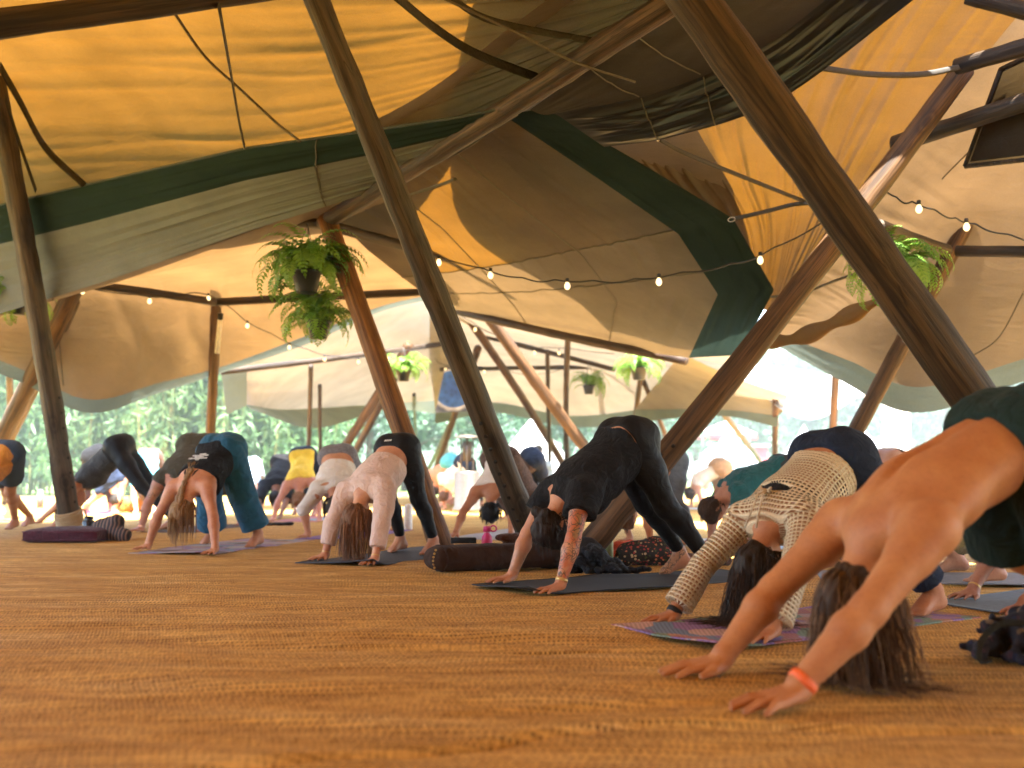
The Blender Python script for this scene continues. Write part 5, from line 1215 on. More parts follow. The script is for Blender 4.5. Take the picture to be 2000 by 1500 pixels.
# -- far kneeling person with a cap
def kneeler():
    base = G(1052, 994); d = base[1]; hC = base + UP * .30
    Lx = np.array([1.0, 0, 0]); Fw = np.array([0, 1.0, 0]); B = []
    sh = hC + UP * .46 - Fw * .03; Hc = sh + UP * .24
    B += [rc(hC, hC + UP * .2, .15, .13, Fw, .75, .05), rc(hC + UP * .2, sh, .13, .15, Fw, .7, .05), rc(sh - Lx * .16, sh + Lx * .16, .055, .055, None, 1, .05), rc(sh, Hc - UP * .06, .05, .048, None, 1, .03),
          rc(Hc, Hc + UP * .03 + Fw * .01, .082, .08, Lx, .88, .02), rc(Hc - UP * .05 + Fw * .05, Hc - UP * .09 + Fw * .06, .05, .035, None, 1, .02), rc(Hc + Fw * .1 - UP * .02, Hc + Fw * .11 - UP * .04, .01, .013, None, 1, .01)]
    for s in (1, -1):
        el = sh + Lx * s * .22 - UP * .26 + Fw * .05; hn = hC + Lx * s * .13 + Fw * .24 + UP * .02; kn = hC + Lx * s * .16 + Fw * .36 - UP * .20; ft = base + Lx * s * .12 - Fw * .12 + UP * .06
        B += [rc(sh + Lx * s * .17, el, .055, .042, None, 1, .04), rc(el, hn, .042, .03, None, 1, .03), rc(hn, hn + Fw * .1 - UP * .03, .032, .02, UP, .5, .02), rc(hC + Lx * s * .09, kn, .095, .062, None, 1, .05), rc(kn - UP * .02, ft, .06, .04, None, 1, .04), rc(ft, ft - Fw * .12 - UP * .01, .035, .03, None, 1, .03)]
    pts = np.array([p['a'] for p in B]); g_ = Grid(pts.min(0) - .3, pts.max(0) + .3, .014)
    root = thing('person', 'far person kneeling upright in a cap and pale blue shirt before the white bell tent', 'person', tuple(base))
    _, m = nmesh('body', np.maximum(fieldof(g_, B), .001 - g_.ax[2][None, None, :]), g_); mobj('body', m, skin(WARM), root)
    D = fieldof(g_, [inflate(p, .016) for p in B[:3]] + [inflate(rc(p['a'], p['a'] * .4 + p['b'] * .6, p['ra'], p['rb'], None, 1, .03), .02) for p in (B[7], B[13])]); _, m = nmesh('shirt', D, g_); mobj('shirt', m, LBLUE, root)
    D = fieldof(g_, [inflate(p, .014) for q in (10, 11, 16, 17) for p in [B[q]]]); _, m = nmesh('trousers', np.maximum(D, .003 - g_.ax[2][None, None, :]), g_); mobj('trousers', m, CHAR, root)
    D = fieldof(g_, [rc(Hc + UP * .03, Hc + UP * .05, .088, .08, None, 1, .01), rc(Hc + Fw * .09 + UP * .045, Hc + Fw * .15 + UP * .04, .06, .05, UP, .2, .01)]); D = halfspace(g_, D, Hc + UP * .02, -UP); _, m = nmesh('cap', D, g_); mobj('cap', m, CHAR, root)
kneeler()
# ------------------------------------------------------------------ yoga mats
def mat_mat(key, c, pattern=None):
    if pattern is None: return plain('mat_' + key, c, .8, nscale=30, var=.12, bump=.1)
    m, nd, L, b = nodes('mat_' + key); tc = N(nd, 'TexCoord')
    mp = N(nd, 'Mapping'); mp.inputs['Scale'].default_value = (1, 1, 1); L.new(tc.outputs['Object'], mp.inputs[0])
    br = N(nd, 'TexVoronoi', distance='CHEBYCHEV', Scale=float(pattern)); L.new(mp.outputs[0], br.inputs['Vector'])
    sp = N(nd, 'SeparateColor'); L.new(br.outputs['Color'], sp.inputs[0])
    r = ramp(nd, [(i / len(c), q) for i, q in enumerate(c)]); r.color_ramp.interpolation = 'CONSTANT'; L.new(sp.outputs[0], r.inputs[0])
    wv = N(nd, 'TexWave', Scale=18.0, Distortion=2.0); L.new(tc.outputs['Object'], wv.inputs['Vector'])
    mx = N(nd, 'MixRGB', blend_type='MULTIPLY'); mx.inputs[0].default_value = .35; L.new(r.outputs[0], mx.inputs[1]); L.new(wv.outputs[0], mx.inputs[2])
    L.new(mx.outputs[0], b.inputs['Base Color']); b.inputs['Roughness'].default_value = .85; return m
def yoga_mat(front, d, L_, w, mat, label, curl=0.0, seed=0, under=None, sidecurl=1):
    """front: centre of the front edge; d: direction towards the back"""
    d = unit([d[0], d[1], 0]); s = np.cross(d, UP); nu, nv = 40, 16
    u = np.linspace(0, 1, nu)[:, None]; v = np.linspace(-.5, .5, nv)[None]
    P = np.asarray(front)[None, None, :] * np.array([1, 1, 0]) + d * (u * L_)[..., None] + s * (v * w)[..., None]
    P[..., 2] = np.maximum(floor_z(P[..., 0], P[..., 1]), -.007) + .004 + .003 * np.sin(u * 9 + seed) * np.sin(v * 7 + 1)
    c = np.clip(1 - u * L_ / .22, 0, 1) ** 2 * np.clip(.5 + sidecurl * v, 0, 1) ** 1.5
    P[..., 2] += curl * c
    top = P.reshape(-1, 3); bot = top - UP * .006
    V = np.concatenate([top, bot]); q = grid_faces(nu, nv); o = len(top)
    rim = []
    b = list(range(nv)) + [i * nv + nv - 1 for i in range(1, nu)] + [(nu - 1) * nv + j for j in range(nv - 2, -1, -1)] + [i * nv for i in range(nu - 2, 0, -1)]
    for i in range(len(b)): a, e = b[i], b[(i + 1) % len(b)]; rim.append((a, e, e + o, a + o))
    me = mesh_np('yoga_mat', V, [q, q[:, ::-1] + o, np.array(rim)])
    ob = mobj('yoga_mat', me, mat, None, tuple(np.asarray(front) * np.array([1, 1, 0])))
    tag(ob, label, 'yoga mat', 'yoga mats on the floor'); return ob
def mat_under(key, ext, L_, w, mat, label, curl=0.0, shift=0.0, sidecurl=1, rot=0.0):
    K = CAST[key]; M = (K['hand']['A'] + K['hand']['B']) / 2; f = K['fwd']
    if rot: f = np.array([f[0] * math.cos(rot) - f[1] * math.sin(rot), f[0] * math.sin(rot) + f[1] * math.cos(rot), 0])
    yoga_mat(M + f * ext + np.cross(f, UP) * shift, -f, L_, w, mat, label, curl, len(label), None, sidecurl)
DK = mat_mat('charcoal', (.018, .018, .021)); MC1 = [(.45, .16, .14), (.28, .16, .36), (.16, .22, .34), (.52, .26, .16), (.40, .22, .40), (.22, .30, .22), (.55, .35, .3)]
MC2 = [(.42, .34, .38), (.34, .22, .34), (.48, .30, .26), (.25, .3, .36), (.5, .42, .36), (.2, .13, .12)]
mat_under(2, .16, 1.80, .64, DK, 'charcoal yoga mat under the tattooed person, one corner curled up', .05, .03)
mat_under(1, .26, 1.55, .62, mat_mat('woven', MC1, 9), 'pink and purple patterned yoga mat under the crochet sweater', .03)
mat_under(3, .14, 1.75, .66, mat_mat('slate', (.045, .05, .065)), 'slate grey yoga mat under the person in the pink sweater', .05, 0)
mat_under(5, .12, 1.75, .72, mat_mat('floral', MC2, 7), 'worn floral printed yoga mat under the teal trousers', .03)
mat_under(4, .18, 1.7, .62, mat_mat('purple', (.24, .13, .36)), 'purple yoga mat under the person with the gold hair clip', .03)
mat_under(6, .1, 1.7, .6, BROWNP, 'dark patterned mat under the broad person in olive')
mat_under(9, .1, 1.7, .6, mat_mat('rose', (.5, .2, .2)), 'rose pink mat under the yellow top')
mat_under(11, .1, 1.7, .6, mat_mat('pinkred', (.55, .12, .16)), 'bright pink mat at the far left behind the pole')
mat_under(13, .15, 1.7, .62, mat_mat('palegrey', (.42, .40, .40)), 'pale grey mat under the white vest')
mat_under(18, .15, 1.7, .62, pale, 'white mat behind the tattooed person')
mat_under(19, .15, 1.7, .62, mat_mat('iceblue', (.45, .55, .62)), 'pale blue mat under the dark teal shirt')
mat_under(20, .1, 1.75, .62, mat_mat('greymat', (.17, .17, .19)), 'grey mat under the rolled-up khaki trousers')
mat_under(22, .1, 1.75, .62, mat_mat('bluegrey', (.13, .16, .19)), 'blue-grey mat at the right edge under the floral sleeve')
mat_under(17, .1, 1.7, .6, mat_mat('ice2', (.5, .56, .6)), 'pale mat under the far tan trousers')
yoga_mat(G(600, 1016), (.5, .9, 0), 1.2, .62, mat_mat('turquoise', (.06, .38, .40)), 'turquoise mat between the yellow top and the cream top', 0)
yoga_mat(G(1500, 1040), (.9, .4, 0), 1.8, 1.2, pale, 'wide white rug behind the crochet sweater', 0)

# ------------------------------------------------------------------ soft props built as blended volumes
def rounded_box(c, size, r, n=9, rot=0.0, puff=0.0):
    h = np.asarray(size, float) / 2; u = np.linspace(-1, 1, n); V = []; Q = []; k = 0
    for ax_ in range(3):
        for sg in (-1, 1):
            A_, B_ = np.meshgrid(u, u, indexing='ij'); P_ = np.zeros((n, n, 3)); P_[..., ax_] = sg; P_[..., (ax_ + 1) % 3] = A_; P_[..., (ax_ + 2) % 3] = B_
            P_ = P_.reshape(-1, 3) * h; cl = np.clip(P_, -h + r, h - r); d = P_ - cl; l = np.linalg.norm(d, axis=1)[:, None]; P_ = cl + np.where(l > 0, d / np.maximum(l, 1e-9) * r, 0)
            P_[:, 2] += puff * np.sign(P_[:, 2]) * (1 - (P_[:, 0] / h[0]) ** 2) * (1 - (P_[:, 1] / h[1]) ** 2)
            V.append(P_); q = grid_faces(n, n) + k; Q.append(q if sg > 0 else q[:, ::-1]); k += n * n
    V = np.concatenate(V); R_ = np.array(Matrix.Rotation(rot, 3, 'Z')); return V @ R_.T + np.asarray(c), np.concatenate(Q)
def lump(name, prims, h, mat, label=None, cat=None, group=None, parent=None, fold=.0, ff=40, seed=0, it=1, base=None):
    a = np.array([p['a'] for p in prims] + [p['b'] for p in prims]); R = max(max(p['ra'], p['rb']) for p in prims) + .03
    g_ = Grid(a.min(0) - R, a.max(0) + R, h); D = fieldof(g_, prims)
    D = folds(D, g_, fold, np.random.RandomState(seed), ff); D = np.maximum(D, -.012 - g_.ax[2][None, None, :])
    _, m = nmesh(name, D, g_, it)
    if parent is not None: return mobj(name, m, mat, parent)
    loc = base if base is not None else a.mean(0) * np.array([1, 1, 0])
    return tag(mobj(name, m, mat, None, tuple(loc)), label, cat, group)
BRN = fabric((.035, .016, .009), .85, 10, .4, .2)
# brown bolster
b0 = G(852, 1120); b1 = G(1075, 1110)
bz = thing('bolster', 'long dark brown yoga bolster with a row of eyelets on its end', 'bolster', tuple((b0 + b1) / 2))
ux = unit(b1 - b0); uy = np.cross(UP, ux)
z0 = .085
lump('cushion', [rc(b0 + UP * z0 + ux * .05 + uy * s, b1 + UP * z0 + uy * s, .083, .083, UP, .95, .05) for s in (.03, .12)] , .009, BRN, parent=bz, fold=.005, ff=20, seed=3)
mb = MB(); cc = b0 + UP * z0 + uy * .075 + ux * .012
ring = [cc + uy * .155 * math.cos(t) * 0.98 + UP * .082 * math.sin(t) + ux * .035 * (1 - 0) for t in np.linspace(0, 2 * math.pi, 30)]
mb.tube(ring, .005, 6, False); mb.build('piping', fabric((.03, .012, .008), .8, 10, .3), bz)
brass = plain('brass', (.7, .45, .12), .35, .5)
for i in range(6):
    mb = MB(); c = b0 + UP * (.145 - .022 * i) + ux * (-.012 - .012 * math.sin(i / 5 * math.pi)) - uy * (.018 - .004 * i); mb.lathe(c, [(.003, .0), (.0065, .002), (.007, -.004)], 10, unit(-ux * .6 - uy)); mb.build('eyelet', brass, bz)
def on_floor(name, prims, h, mat, label, cat, **k): return lump(name, prims, h, mat, label, cat, **k)
def bottle(loc, prof, mat, label, capmat=None, cap=None, loop=False, name='water_bottle'):
    t = thing(name, label, 'bottle', tuple(loc)); mb = MB(); mb.lathe(loc, prof, 24); mb.build('flask', mat, t)
    if cap: mb = MB(); mb.lathe(loc, cap, 20); c = mb.build('cap', capmat or mat, t)
    if loop:
        mb = MB(); zc = cap[-2][1] - .012; ctr = np.asarray(loc) + UP * zc + np.array([.044, 0, -.004])
        mb.tube([ctr + np.array([.022 * math.cos(a), 0, .02 * math.sin(a)]) for a in np.linspace(0, 2 * math.pi, 20)], .0055, 6, False); mb.build('carry_loop', capmat or mat, t)
    return t
MAG = plain('magenta_steel', (.55, .03, .17), .35, .0, 40, .05, .05)
bl = G(951, 1100)
bottle(bl + UP * .04, [(.0, 0), (.036, 0), (.038, .006), (.038, .125), (.034, .145), (.022, .162), (.021, .172)], MAG, 'magenta steel water bottle with ring cap standing behind the brown bolster', MAG, [(.0215, .176), (.026, .176), (.027, .21), (.025, .215), (0, .216)], True)
GRN = plain('sage_steel', (.24, .31, .16), .4, .0, 40, .05, .05)
gl = G(1187, 1098)
bottle(gl, [(0, 0), (.038, 0), (.040, .006), (.040, .19), (.037, .205), (.022, .222), (.02, .226)], GRN, 'tall sage green water bottle behind the tattooed person', plain('steel', (.5, .47, .42), .3, .8), [(.0215, .228), (.0225, .258), (.018, .264), (0, .265)])
bottle(G(797, 1034), [(0, 0), (.045, 0), (.046, .01), (.046, .25), (.03, .28), (0, .285)], plain('white_enamel', (.75, .72, .68), .4), 'white bottle standing behind the leggings of the pink sweater')
bottle(G(78, 992), [(0, 0), (.06, 0), (.06, .25), (.04, .27), (.04, .33), (0, .335)], plain('grey_flask', (.09, .09, .10), .5), 'grey flask standing alone far left in front of the lawn')
blk = fabric((.008, .008, .01), .6, 12, .5)
mb = MB(); c = G(905, 1103); mb.box(c + UP * .165, (.17, .10, .035), np.array(Matrix.Rotation(.1, 3, 'Z'))); tag(mb.build('case', blk, None, tuple(c), False), 'flat black case lying on the back of the brown bolster', 'case')
q = G(1020, 1098)
on_floor('shoulder_bag', [rc(q + np.array([-.14, .05, .17]), q + np.array([.14, .1, .165]), .05, .045, UP, .6, .03), rc(q + np.array([-.05, .1, .1]), q + np.array([.16, .12, .1]), .09, .08, None, 1, .05)], .009, fabric((.06, .022, .012), .5, 14, .5), 'soft brown leather bag slumped on the bolster', 'bag', fold=.01, seed=5)
q = G(1105, 1108)
on_floor('backpack', [rc(q + np.array([-.13, .06, .10]), q + np.array([.16, .12, .10]), .10, .09, None, 1, .05), rc(q + np.array([-.1, 0, .05]), q + np.array([.1, 0, .05]), .06, .06, None, 1, .04)], .010, fabric((.03, .03, .035), .8, 14, .5), 'dark grey backpack lying behind the tattooed arms', 'backpack', fold=.012, seed=6)
q = G(1165, 1117)
jk = on_floor('jacket', [rc(q + np.array([-.16, 0, .04]), q + np.array([.0, .04, .10]), .06, .06, None, 1, .04), rc(q + np.array([0, .02, .08]), q + np.array([.13, .02, .03]), .07, .04, None, 1, .04), rc(q + np.array([.1, -.02, .02]), q + np.array([.3, 0, .012]), .04, .028, UP, .6, .03), rc(q + np.array([-.05, -.05, .02]), q + np.array([.12, -.06, .015]), .04, .03, UP, .6, .03)], .008, fabric((.010, .011, .016), .6, 22, .8), 'crumpled black jacket beside the green bottle', 'jacket', fold=.022, ff=60, seed=7)
q = G(1262, 1104)
on_floor('scarf_bundle', [rc(q + np.array([-.12, .06, .06]), q + np.array([.08, .08, .09]), .08, .09, None, 1, .06), rc(q + np.array([.06, .06, .05]), q + np.array([.2, .05, .03]), .07, .04, None, 1, .05)], .009, floral('bundle', (.012, .010, .010), [(.40, .06, .03), (.45, .33, .18), (.05, .07, .02), (.50, .17, .07), (.015, .02, .015), (.3, .03, .04)], 44), 'dark floral cloth bundle behind the feet of the tattooed person', 'scarf', fold=.016, ff=34, seed=8)
q = G(1218, 1090)
on_floor('red_cloth', [rc(q + np.array([-.02, .1, .06]), q + np.array([.06, .12, .10]), .05, .03, None, 1, .04), rc(q + np.array([-.05, .08, .03]), q + np.array([.14, .1, .04]), .05, .05, UP, .7, .04)], .009, fabric((.36, .05, .018), .9, 20, .6), 'orange-red cloth heaped behind the floral bundle', 'cloth', fold=.02, ff=50, seed=9)
q = G(1365, 1106)
on_floor('rolled_scarf', [rc(q + np.array([-.14, .08, .035]), q + np.array([.2, .1, .03]), .04, .035, None, 1, .03)], .009, BROWNP, 'purple-brown rolled scarf on the mat behind the feet', 'scarf', fold=.01, seed=10)
# maroon zabuton, cup, striped backpack by the left pole
q = G(112, 1060); D0 = np.array([.36, 0, 0])
zb = thing('floor_cushion', 'flat maroon square floor cushion at the foot of the left pole', 'cushion', tuple(q + np.array([0, .3, 0])))
mb = MB(); mb.add(*rounded_box(q + np.array([0, .3, .058]), (.68, .6, .115), .04, 13, .05, .014)); mb.build('pad', fabric((.055, .009, .018), .8, 16, .6, .35), zb)
for z_ in (.022, .094):
    mb = MB(); mb.tube([q + np.array([x, .3 + y, z_]) for x, y in ((-.335, -.27), (-.30, -.297), (.30, -.297), (.338, -.27), (.338, .27), (-.335, .27), (-.335, -.27))], .006, 5, False); mb.build('piping', fabric((.09, .015, .03), .7, 16, .3), zb)
q = G(172, 1046)
bottle(q, [(0, 0), (.05, 0), (.055, .01), (.058, .14), (.05, .15), (0, .152)], plain('black_gloss', (.01, .012, .016), .2), 'dark thermos cup standing beside the left pole', plain('black_gloss', (.01, .012, .016), .2), [(.045, .152), (.045, .19), (.02, .195), (0, .196)], name='thermos_cup')
stripe_m, nd_, L_, b_ = nodes('striped_weave'); tc_ = N(nd_, 'TexCoord'); wv_ = N(nd_, 'TexWave', Scale=9.0, Distortion=3.0); L_.new(tc_.outputs['Object'], wv_.inputs['Vector'])
rr_ = ramp(nd_, [(.0, (.012, .011, .014)), (.4, (.02, .016, .02)), (.6, (.14, .05, .03)), (.75, (.05, .04, .05)), (.9, (.2, .12, .07))]); L_.new(wv_.outputs['Fac'], rr_.inputs[0]); L_.new(rr_.outputs[0], b_.inputs['Base Color']); b_.inputs['Roughness'].default_value = .85
q = G(212, 1056)
on_floor('striped_bag', [rc(q + np.array([-.10, .1, .12]), q + np.array([.04, .08, .16]), .09, .07, None, 1, .06), rc(q + np.array([-.05, .06, .06]), q + np.array([.14, .0, .05]), .08, .055, None, 1, .05), rc(q + np.array([.0, .05, .1]), q + np.array([.15, -.02, .03]), .06, .03, None, 1, .04)], .010, stripe_m, 'dark striped woven bag beside the left pole', 'bag', fold=.016, ff=36, seed=12)
# pale rope wound round the left pole foot
A = np.array(P3.location); dirp = unit(W(-40, 10, 9.0) - A); rp = plain('pale_rope', (.38, .29, .17), .9, nscale=120)
ro = thing('rope_binding', 'pale rope wound round the foot of the left pole', 'rope', tuple(A))
for i in range(9):
    mb = MB(); c = A + dirp * (.02 + .026 * i); e1 = unit(np.cross(dirp, (0, 1, 0))); e2 = np.cross(dirp, e1)
    mb.tube([c + (e1 * math.cos(t) + e2 * math.sin(t)) * (.128 + .004 * math.sin(i * 3)) + dirp * .026 * t / 6.28 for t in np.linspace(0, 6.283, 26)], .0145, 6, False); mb.build('coil', rp, ro)
mb = MB(); c = A + dirp * .2 + np.array([.12, -.06, 0]); mb.tube(crom([c, c + np.array([.08, -.03, .05]), c + np.array([.11, -.04, -.06]), c + np.array([.04, -.05, -.17])], 20), .013, 6); mb.build('rope_tail', rp, ro)
# clothes heap at the right edge
q = G(1985, 1285)
plaid = floral('heap', (.014, .012, .02), [(.05, .02, .03), (.16, .10, .05), (.02, .025, .06), (.03, .02, .025), (.01, .01, .015)], 26)
hp_ = thing('clothes_heap', 'dark patterned clothes dropped in a heap at the right edge', 'clothes', tuple(q))
lump('cloth', [rc(q + np.array([-.07, .08, .02]), q + np.array([.16, .12, .03]), .05, .06, UP, .6, .04), rc(q + np.array([-.02, .10, .07]), q + np.array([.14, .12, .12]), .045, .06, np.array([.3, .2, 1]), .55, .03), rc(q + np.array([-.09, .02, .02]), q + np.array([-.02, .07, .09]), .03, .035, np.array([1, -.4, 0]), .5, .03),
               rc(q + np.array([.0, -.02, .015]), q + np.array([.04, .06, .10]), .035, .03, np.array([1, -.2, 0]), .5, .03), rc(q + np.array([.05, -.03, .02]), q + np.array([.16, .0, .06]), .045, .05, np.array([0, 1, .6]), .5, .03)], .006, plaid, parent=hp_, fold=.034, ff=70, seed=13)
mb = MB(); mb.tube(crom([q + np.array([.05, 0, .115]), q + np.array([-.06, -.02, .115]), q + np.array([-.13, -.03, .06]), q + np.array([-.145, -.05, .0]), q + np.array([-.11, -.06, .004])], 24), .012, 7, True, .45); mb.build('strap', fabric((.03, .025, .015), .9, 20, .4), hp_)
# small far items
on_floor('ochre_bag', [rc(G(262, 1000) + np.array([-.15, 0, .1]), G(262, 1000) + np.array([.15, 0, .12]), .12, .11, None, 1, .05)], .016, fabric((.42, .18, .03), .8, 10, .5), 'ochre bag on the floor far left under the patterned trousers', 'bag', fold=.02, seed=14)
on_floor('sandals', [rc(G(545, 1026) + np.array([-.12, 0, .015]), G(545, 1026) + np.array([.14, .02, .02]), .03, .03, UP, .6, .02)], .009, blk, 'dark sandals on the floor in front of the yellow top', 'sandals', fold=.01, seed=15)
on_floor('dark_pouch', [rc(G(1030, 1030) + np.array([0, .1, .12]), G(1030, 1030) + np.array([.1, .1, .1]), .12, .1, None, 1, .05)], .014, fabric((.012, .012, .018), .8, 12, .5), 'dark bag behind the peg-holed pole foot', 'bag', fold=.015, seed=16)

# ------------------------------------------------------------------ hanging ferns
def fern_mat():
    m, nd, L, b = nodes('fern_leaf'); tc = N(nd, 'TexCoord'); oi = N(nd, 'ObjectInfo'); no = N(nd, 'TexNoise', Scale=7.0, Detail=2.0); L.new(tc.outputs['Object'], no.inputs['Vector'])
    ad = N(nd, 'Math', operation='MULTIPLY_ADD'); L.new(oi.outputs['Random'], ad.inputs[0]); ad.inputs[1].default_value = .35; L.new(no.outputs[0], ad.inputs[2])
    r = ramp(nd, [(.3, (.045, .13, .014)), (.6, (.11, .25, .025)), (.95, (.20, .34, .05))]); L.new(ad.outputs[0], r.inputs[0])
    L.new(r.outputs[0], b.inputs['Base Color']); b.inputs['Roughness'].default_value = .5
    tr = N(nd, 'BsdfTranslucent'); L.new(r.outputs[0], tr.inputs[0]); ms = N(nd, 'MixShader'); ms.inputs[0].default_value = .45; L.new(b.outputs[0], ms.inputs[1]); L.new(tr.outputs[0], ms.inputs[2]); L.new(ms.outputs[0], nd['Material Output'].inputs[0]); return m
FERN = fern_mat()
def frond_mesh(seed, L_=.42, n=20):
    r = np.random.RandomState(seed); V = []; Q = []; T = []
    th = 1.15 + .25 * r.randn(); p = np.zeros(3); pts = [p]; st = L_ / n
    for i in range(n):
        p = p + np.array([math.cos(th), 0, math.sin(th)]) * st; pts.append(p); th -= (.10 + .05 * r.rand()) * (1.0 + .35 * (i > 4))
    pts = np.array(pts); k = 0
    for i in range(1, n):
        t = i / n; ll = .062 * (math.sin(math.pi * min(1, t * .92 + .1)) ** .7) * (.85 + .3 * r.rand()); d = unit(pts[i + 1] - pts[i])
        for s in (1, -1):
            side = np.array([d[0] * .35, s, d[2] * .35 - .18 - .2 * r.rand()]); side = unit(side); w = st * .46
            a = pts[i]; tip = a + side * ll
            V += [a, a + side * ll * .5 + d * w, tip, a + side * ll * .5 - d * w]; Q.append((k, k + 1, k + 2, k + 3)); k += 4
    for i in range(n):
        V += [pts[i] + (0, .0018, 0), pts[i] - (0, .0018, 0), pts[i + 1] - (0, .0015, 0), pts[i + 1] + (0, .0015, 0)]; Q.append((k, k + 1, k + 2, k + 3)); k += 4
    me = mesh_np('frond', np.array(V), np.array(Q), False); me.materials.append(FERN); return me
FR = [frond_mesh(s, .34 + .04 * (s % 4)) for s in range(7)]
POT = plain('black_plastic_pot', (.014, .017, .022), .45)
def fern(loc, sc_, nf, label, hang, seed, name='hanging_fern', fs=1.25):
    t = thing(name, label, 'hanging plant', tuple(loc), 'hanging fern baskets'); r = np.random.RandomState(seed)
    mb = MB(); s = sc_; mb.lathe(loc, [(0, 0), (.075 * s, 0), (.08 * s, .008 * s), (.112 * s, .15 * s), (.122 * s, .152 * s), (.124 * s, .172 * s), (.112 * s, .174 * s), (.108 * s, .15 * s), (0, .145 * s)], 22); mb.build('pot', POT, t)
    for k in range(3):
        a = k * 2.1 + seed; mb = MB(); mb.tube([np.asarray(loc) + np.array([.118 * s * math.cos(a), .118 * s * math.sin(a), .165 * s]), np.asarray(loc) + UP * hang], .0035, 5); mb.build('hanger_wire', STRAPM, t)
    for k in range(nf):
        o = bpy.data.objects.new('frond', FR[r.randint(len(FR))]); link(o, t); a = r.rand() * 6.283; rr = .06 * s * r.rand() ** .5
        o.location = (rr * math.cos(a), rr * math.sin(a), .15 * s); o.rotation_euler = (r.randn() * .25, r.randn() * .28 - .1 + .25 * (r.rand() < .3), a + r.randn() * .3); q_ = fs * s * (.75 + .5 * r.rand()); o.scale = (q_, q_, q_)
    return t
fern(W(598, 572, 8.6), 1.12, 88, 'big bushy fern in a dark pot hanging near the orange-brown pole top', .62, 1, fs=1.28)
fern(W(622, 662, 8.9), .95, 56, 'fern in a dark pot hanging just below the big bushy fern', .52, 2, fs=1.3)
fern(W(788, 745, 14.5), .95, 40, 'fern basket hanging in the rear centre by the leaning poles', .5, 3)
fern(W(1150, 770, 18), .95, 34, 'small far fern basket hanging above the tattooed person', .6, 4)
fern(W(1248, 742, 13.5), 1.0, 44, 'bright fern basket hanging right of the small far fern', .5, 5)
fern(W(1742, 572, 7.0), .85, 70, 'light green fern hanging behind the thick slanting pole at the right', .45, 6, fs=1.4)
fern(W(30, 615, 10.6), 1.1, 44, 'fern in a dark pot half hidden behind the left pole', .4, 7)

# ------------------------------------------------------------------ string lights
bulb_m, nd_, L_, b_ = nodes('lit_bulb'); em_ = N(nd_, 'Emission'); em_.inputs[0].default_value = (1, .66, .30, 1); em_.inputs[1].default_value = .30; L_.new(em_.outputs[0], nd_['Material Output'].inputs[0])
SOCK = plain('bulb_socket', (.012, .012, .012), .6)
mbb = MB(); mbb.lathe((0, 0, 0), [(0, -.092), (.014, -.088), (.026, -.073), (.030, -.055), (.026, -.036), (.017, -.02), (.0155, -.012)], 14)
_bulb = mesh_np('bulb', np.concatenate(mbb.V), np.concatenate(mbb.Q)); _bulb.materials.append(bulb_m)
mbs = MB(); mbs.lathe((0, 0, 0), [(0, .03), (.014, .028), (.019, .02), (.019, -.012), (.0155, -.014), (0, -.014)], 12)
_sock = mesh_np('socket', np.concatenate(mbs.V), np.concatenate(mbs.Q)); _sock.materials.append(SOCK)
def string(pts, bulbs, label, sag=.0):
    P_ = [W(*p) for p in pts]; t = thing('string_lights', label, 'string lights', tuple(P_[0]), 'festoon lights')
    mb = MB(); c = crom(P_, 12 * len(P_)); c[:, 2] -= .02 * np.abs(np.sin(np.arange(len(c)) * .26)); mb.tube(c, .007, 5); mb.build('cable', SOCK, t)
    for b in bulbs:
        p = W(*b) - np.array(t.location)
        s = bpy.data.objects.new('bulb', _bulb); s.location = p + UP * .055; link(s, t); s.scale = (.85, .85, .85)
        k = bpy.data.objects.new('socket', _sock); link(k, s)
string([(140, 556, 11.0), (160, 558, 11.1), (292, 578, 11.8), (407, 574, 12.2), (483, 626, 13), (565, 668, 14), (634, 691, 15), (700, 697, 16), (758, 690, 17), (905, 664, 18)],
       [(161, 571, 11.1), (292, 590, 11.8), (407, 585, 12.2), (483, 638, 13), (565, 680, 14), (634, 703, 15), (700, 708, 16), (758, 701, 17)], 'festoon lights running from the left rear beam down to the centre')
string([(800, 500, 9.4), (857, 500, 9.3), (958, 528, 9.0), (1040, 545, 8.7), (1108, 546, 8.5), (1200, 548, 8.3), (1287, 538, 8.1), (1400, 520, 8.0), (1485, 496, 7.9), (1610, 430, 7.6)],
       [(857, 515, 9.3), (958, 540, 9.0), (1108, 561, 8.5), (1287, 553, 8.1), (1485, 511, 7.9)], 'nearest festoon lights swagged across the middle canvas')
string([(1690, 380, 7.4), (1720, 365, 7.4), (1760, 390, 7.4), (1795, 396, 7.4), (1850, 420, 7.5), (1888, 431, 7.6), (1950, 452, 7.5), (2060, 480, 7.4)],
       [(1690, 397, 7.4), (1795, 411, 7.4), (1888, 446, 7.6)], 'festoon lights at the right beyond the thick slanting pole')
string([(880, 600, 15), (928, 632, 16), (991, 664, 17), (1044, 677, 17.5), (1092, 678, 18), (1200, 690, 18)], [(928, 645, 16), (991, 677, 17), (1044, 690, 17.5), (1092, 691, 18)], 'far festoon lights below the middle canvas edge')
string([(850, 700, 20), (870, 712, 20), (946, 715, 20.5), (1036, 731, 21), (1100, 720, 21)], [(870, 723, 20), (946, 727, 20.5), (1036, 742, 21)], 'farthest festoon lights above the tapestry')

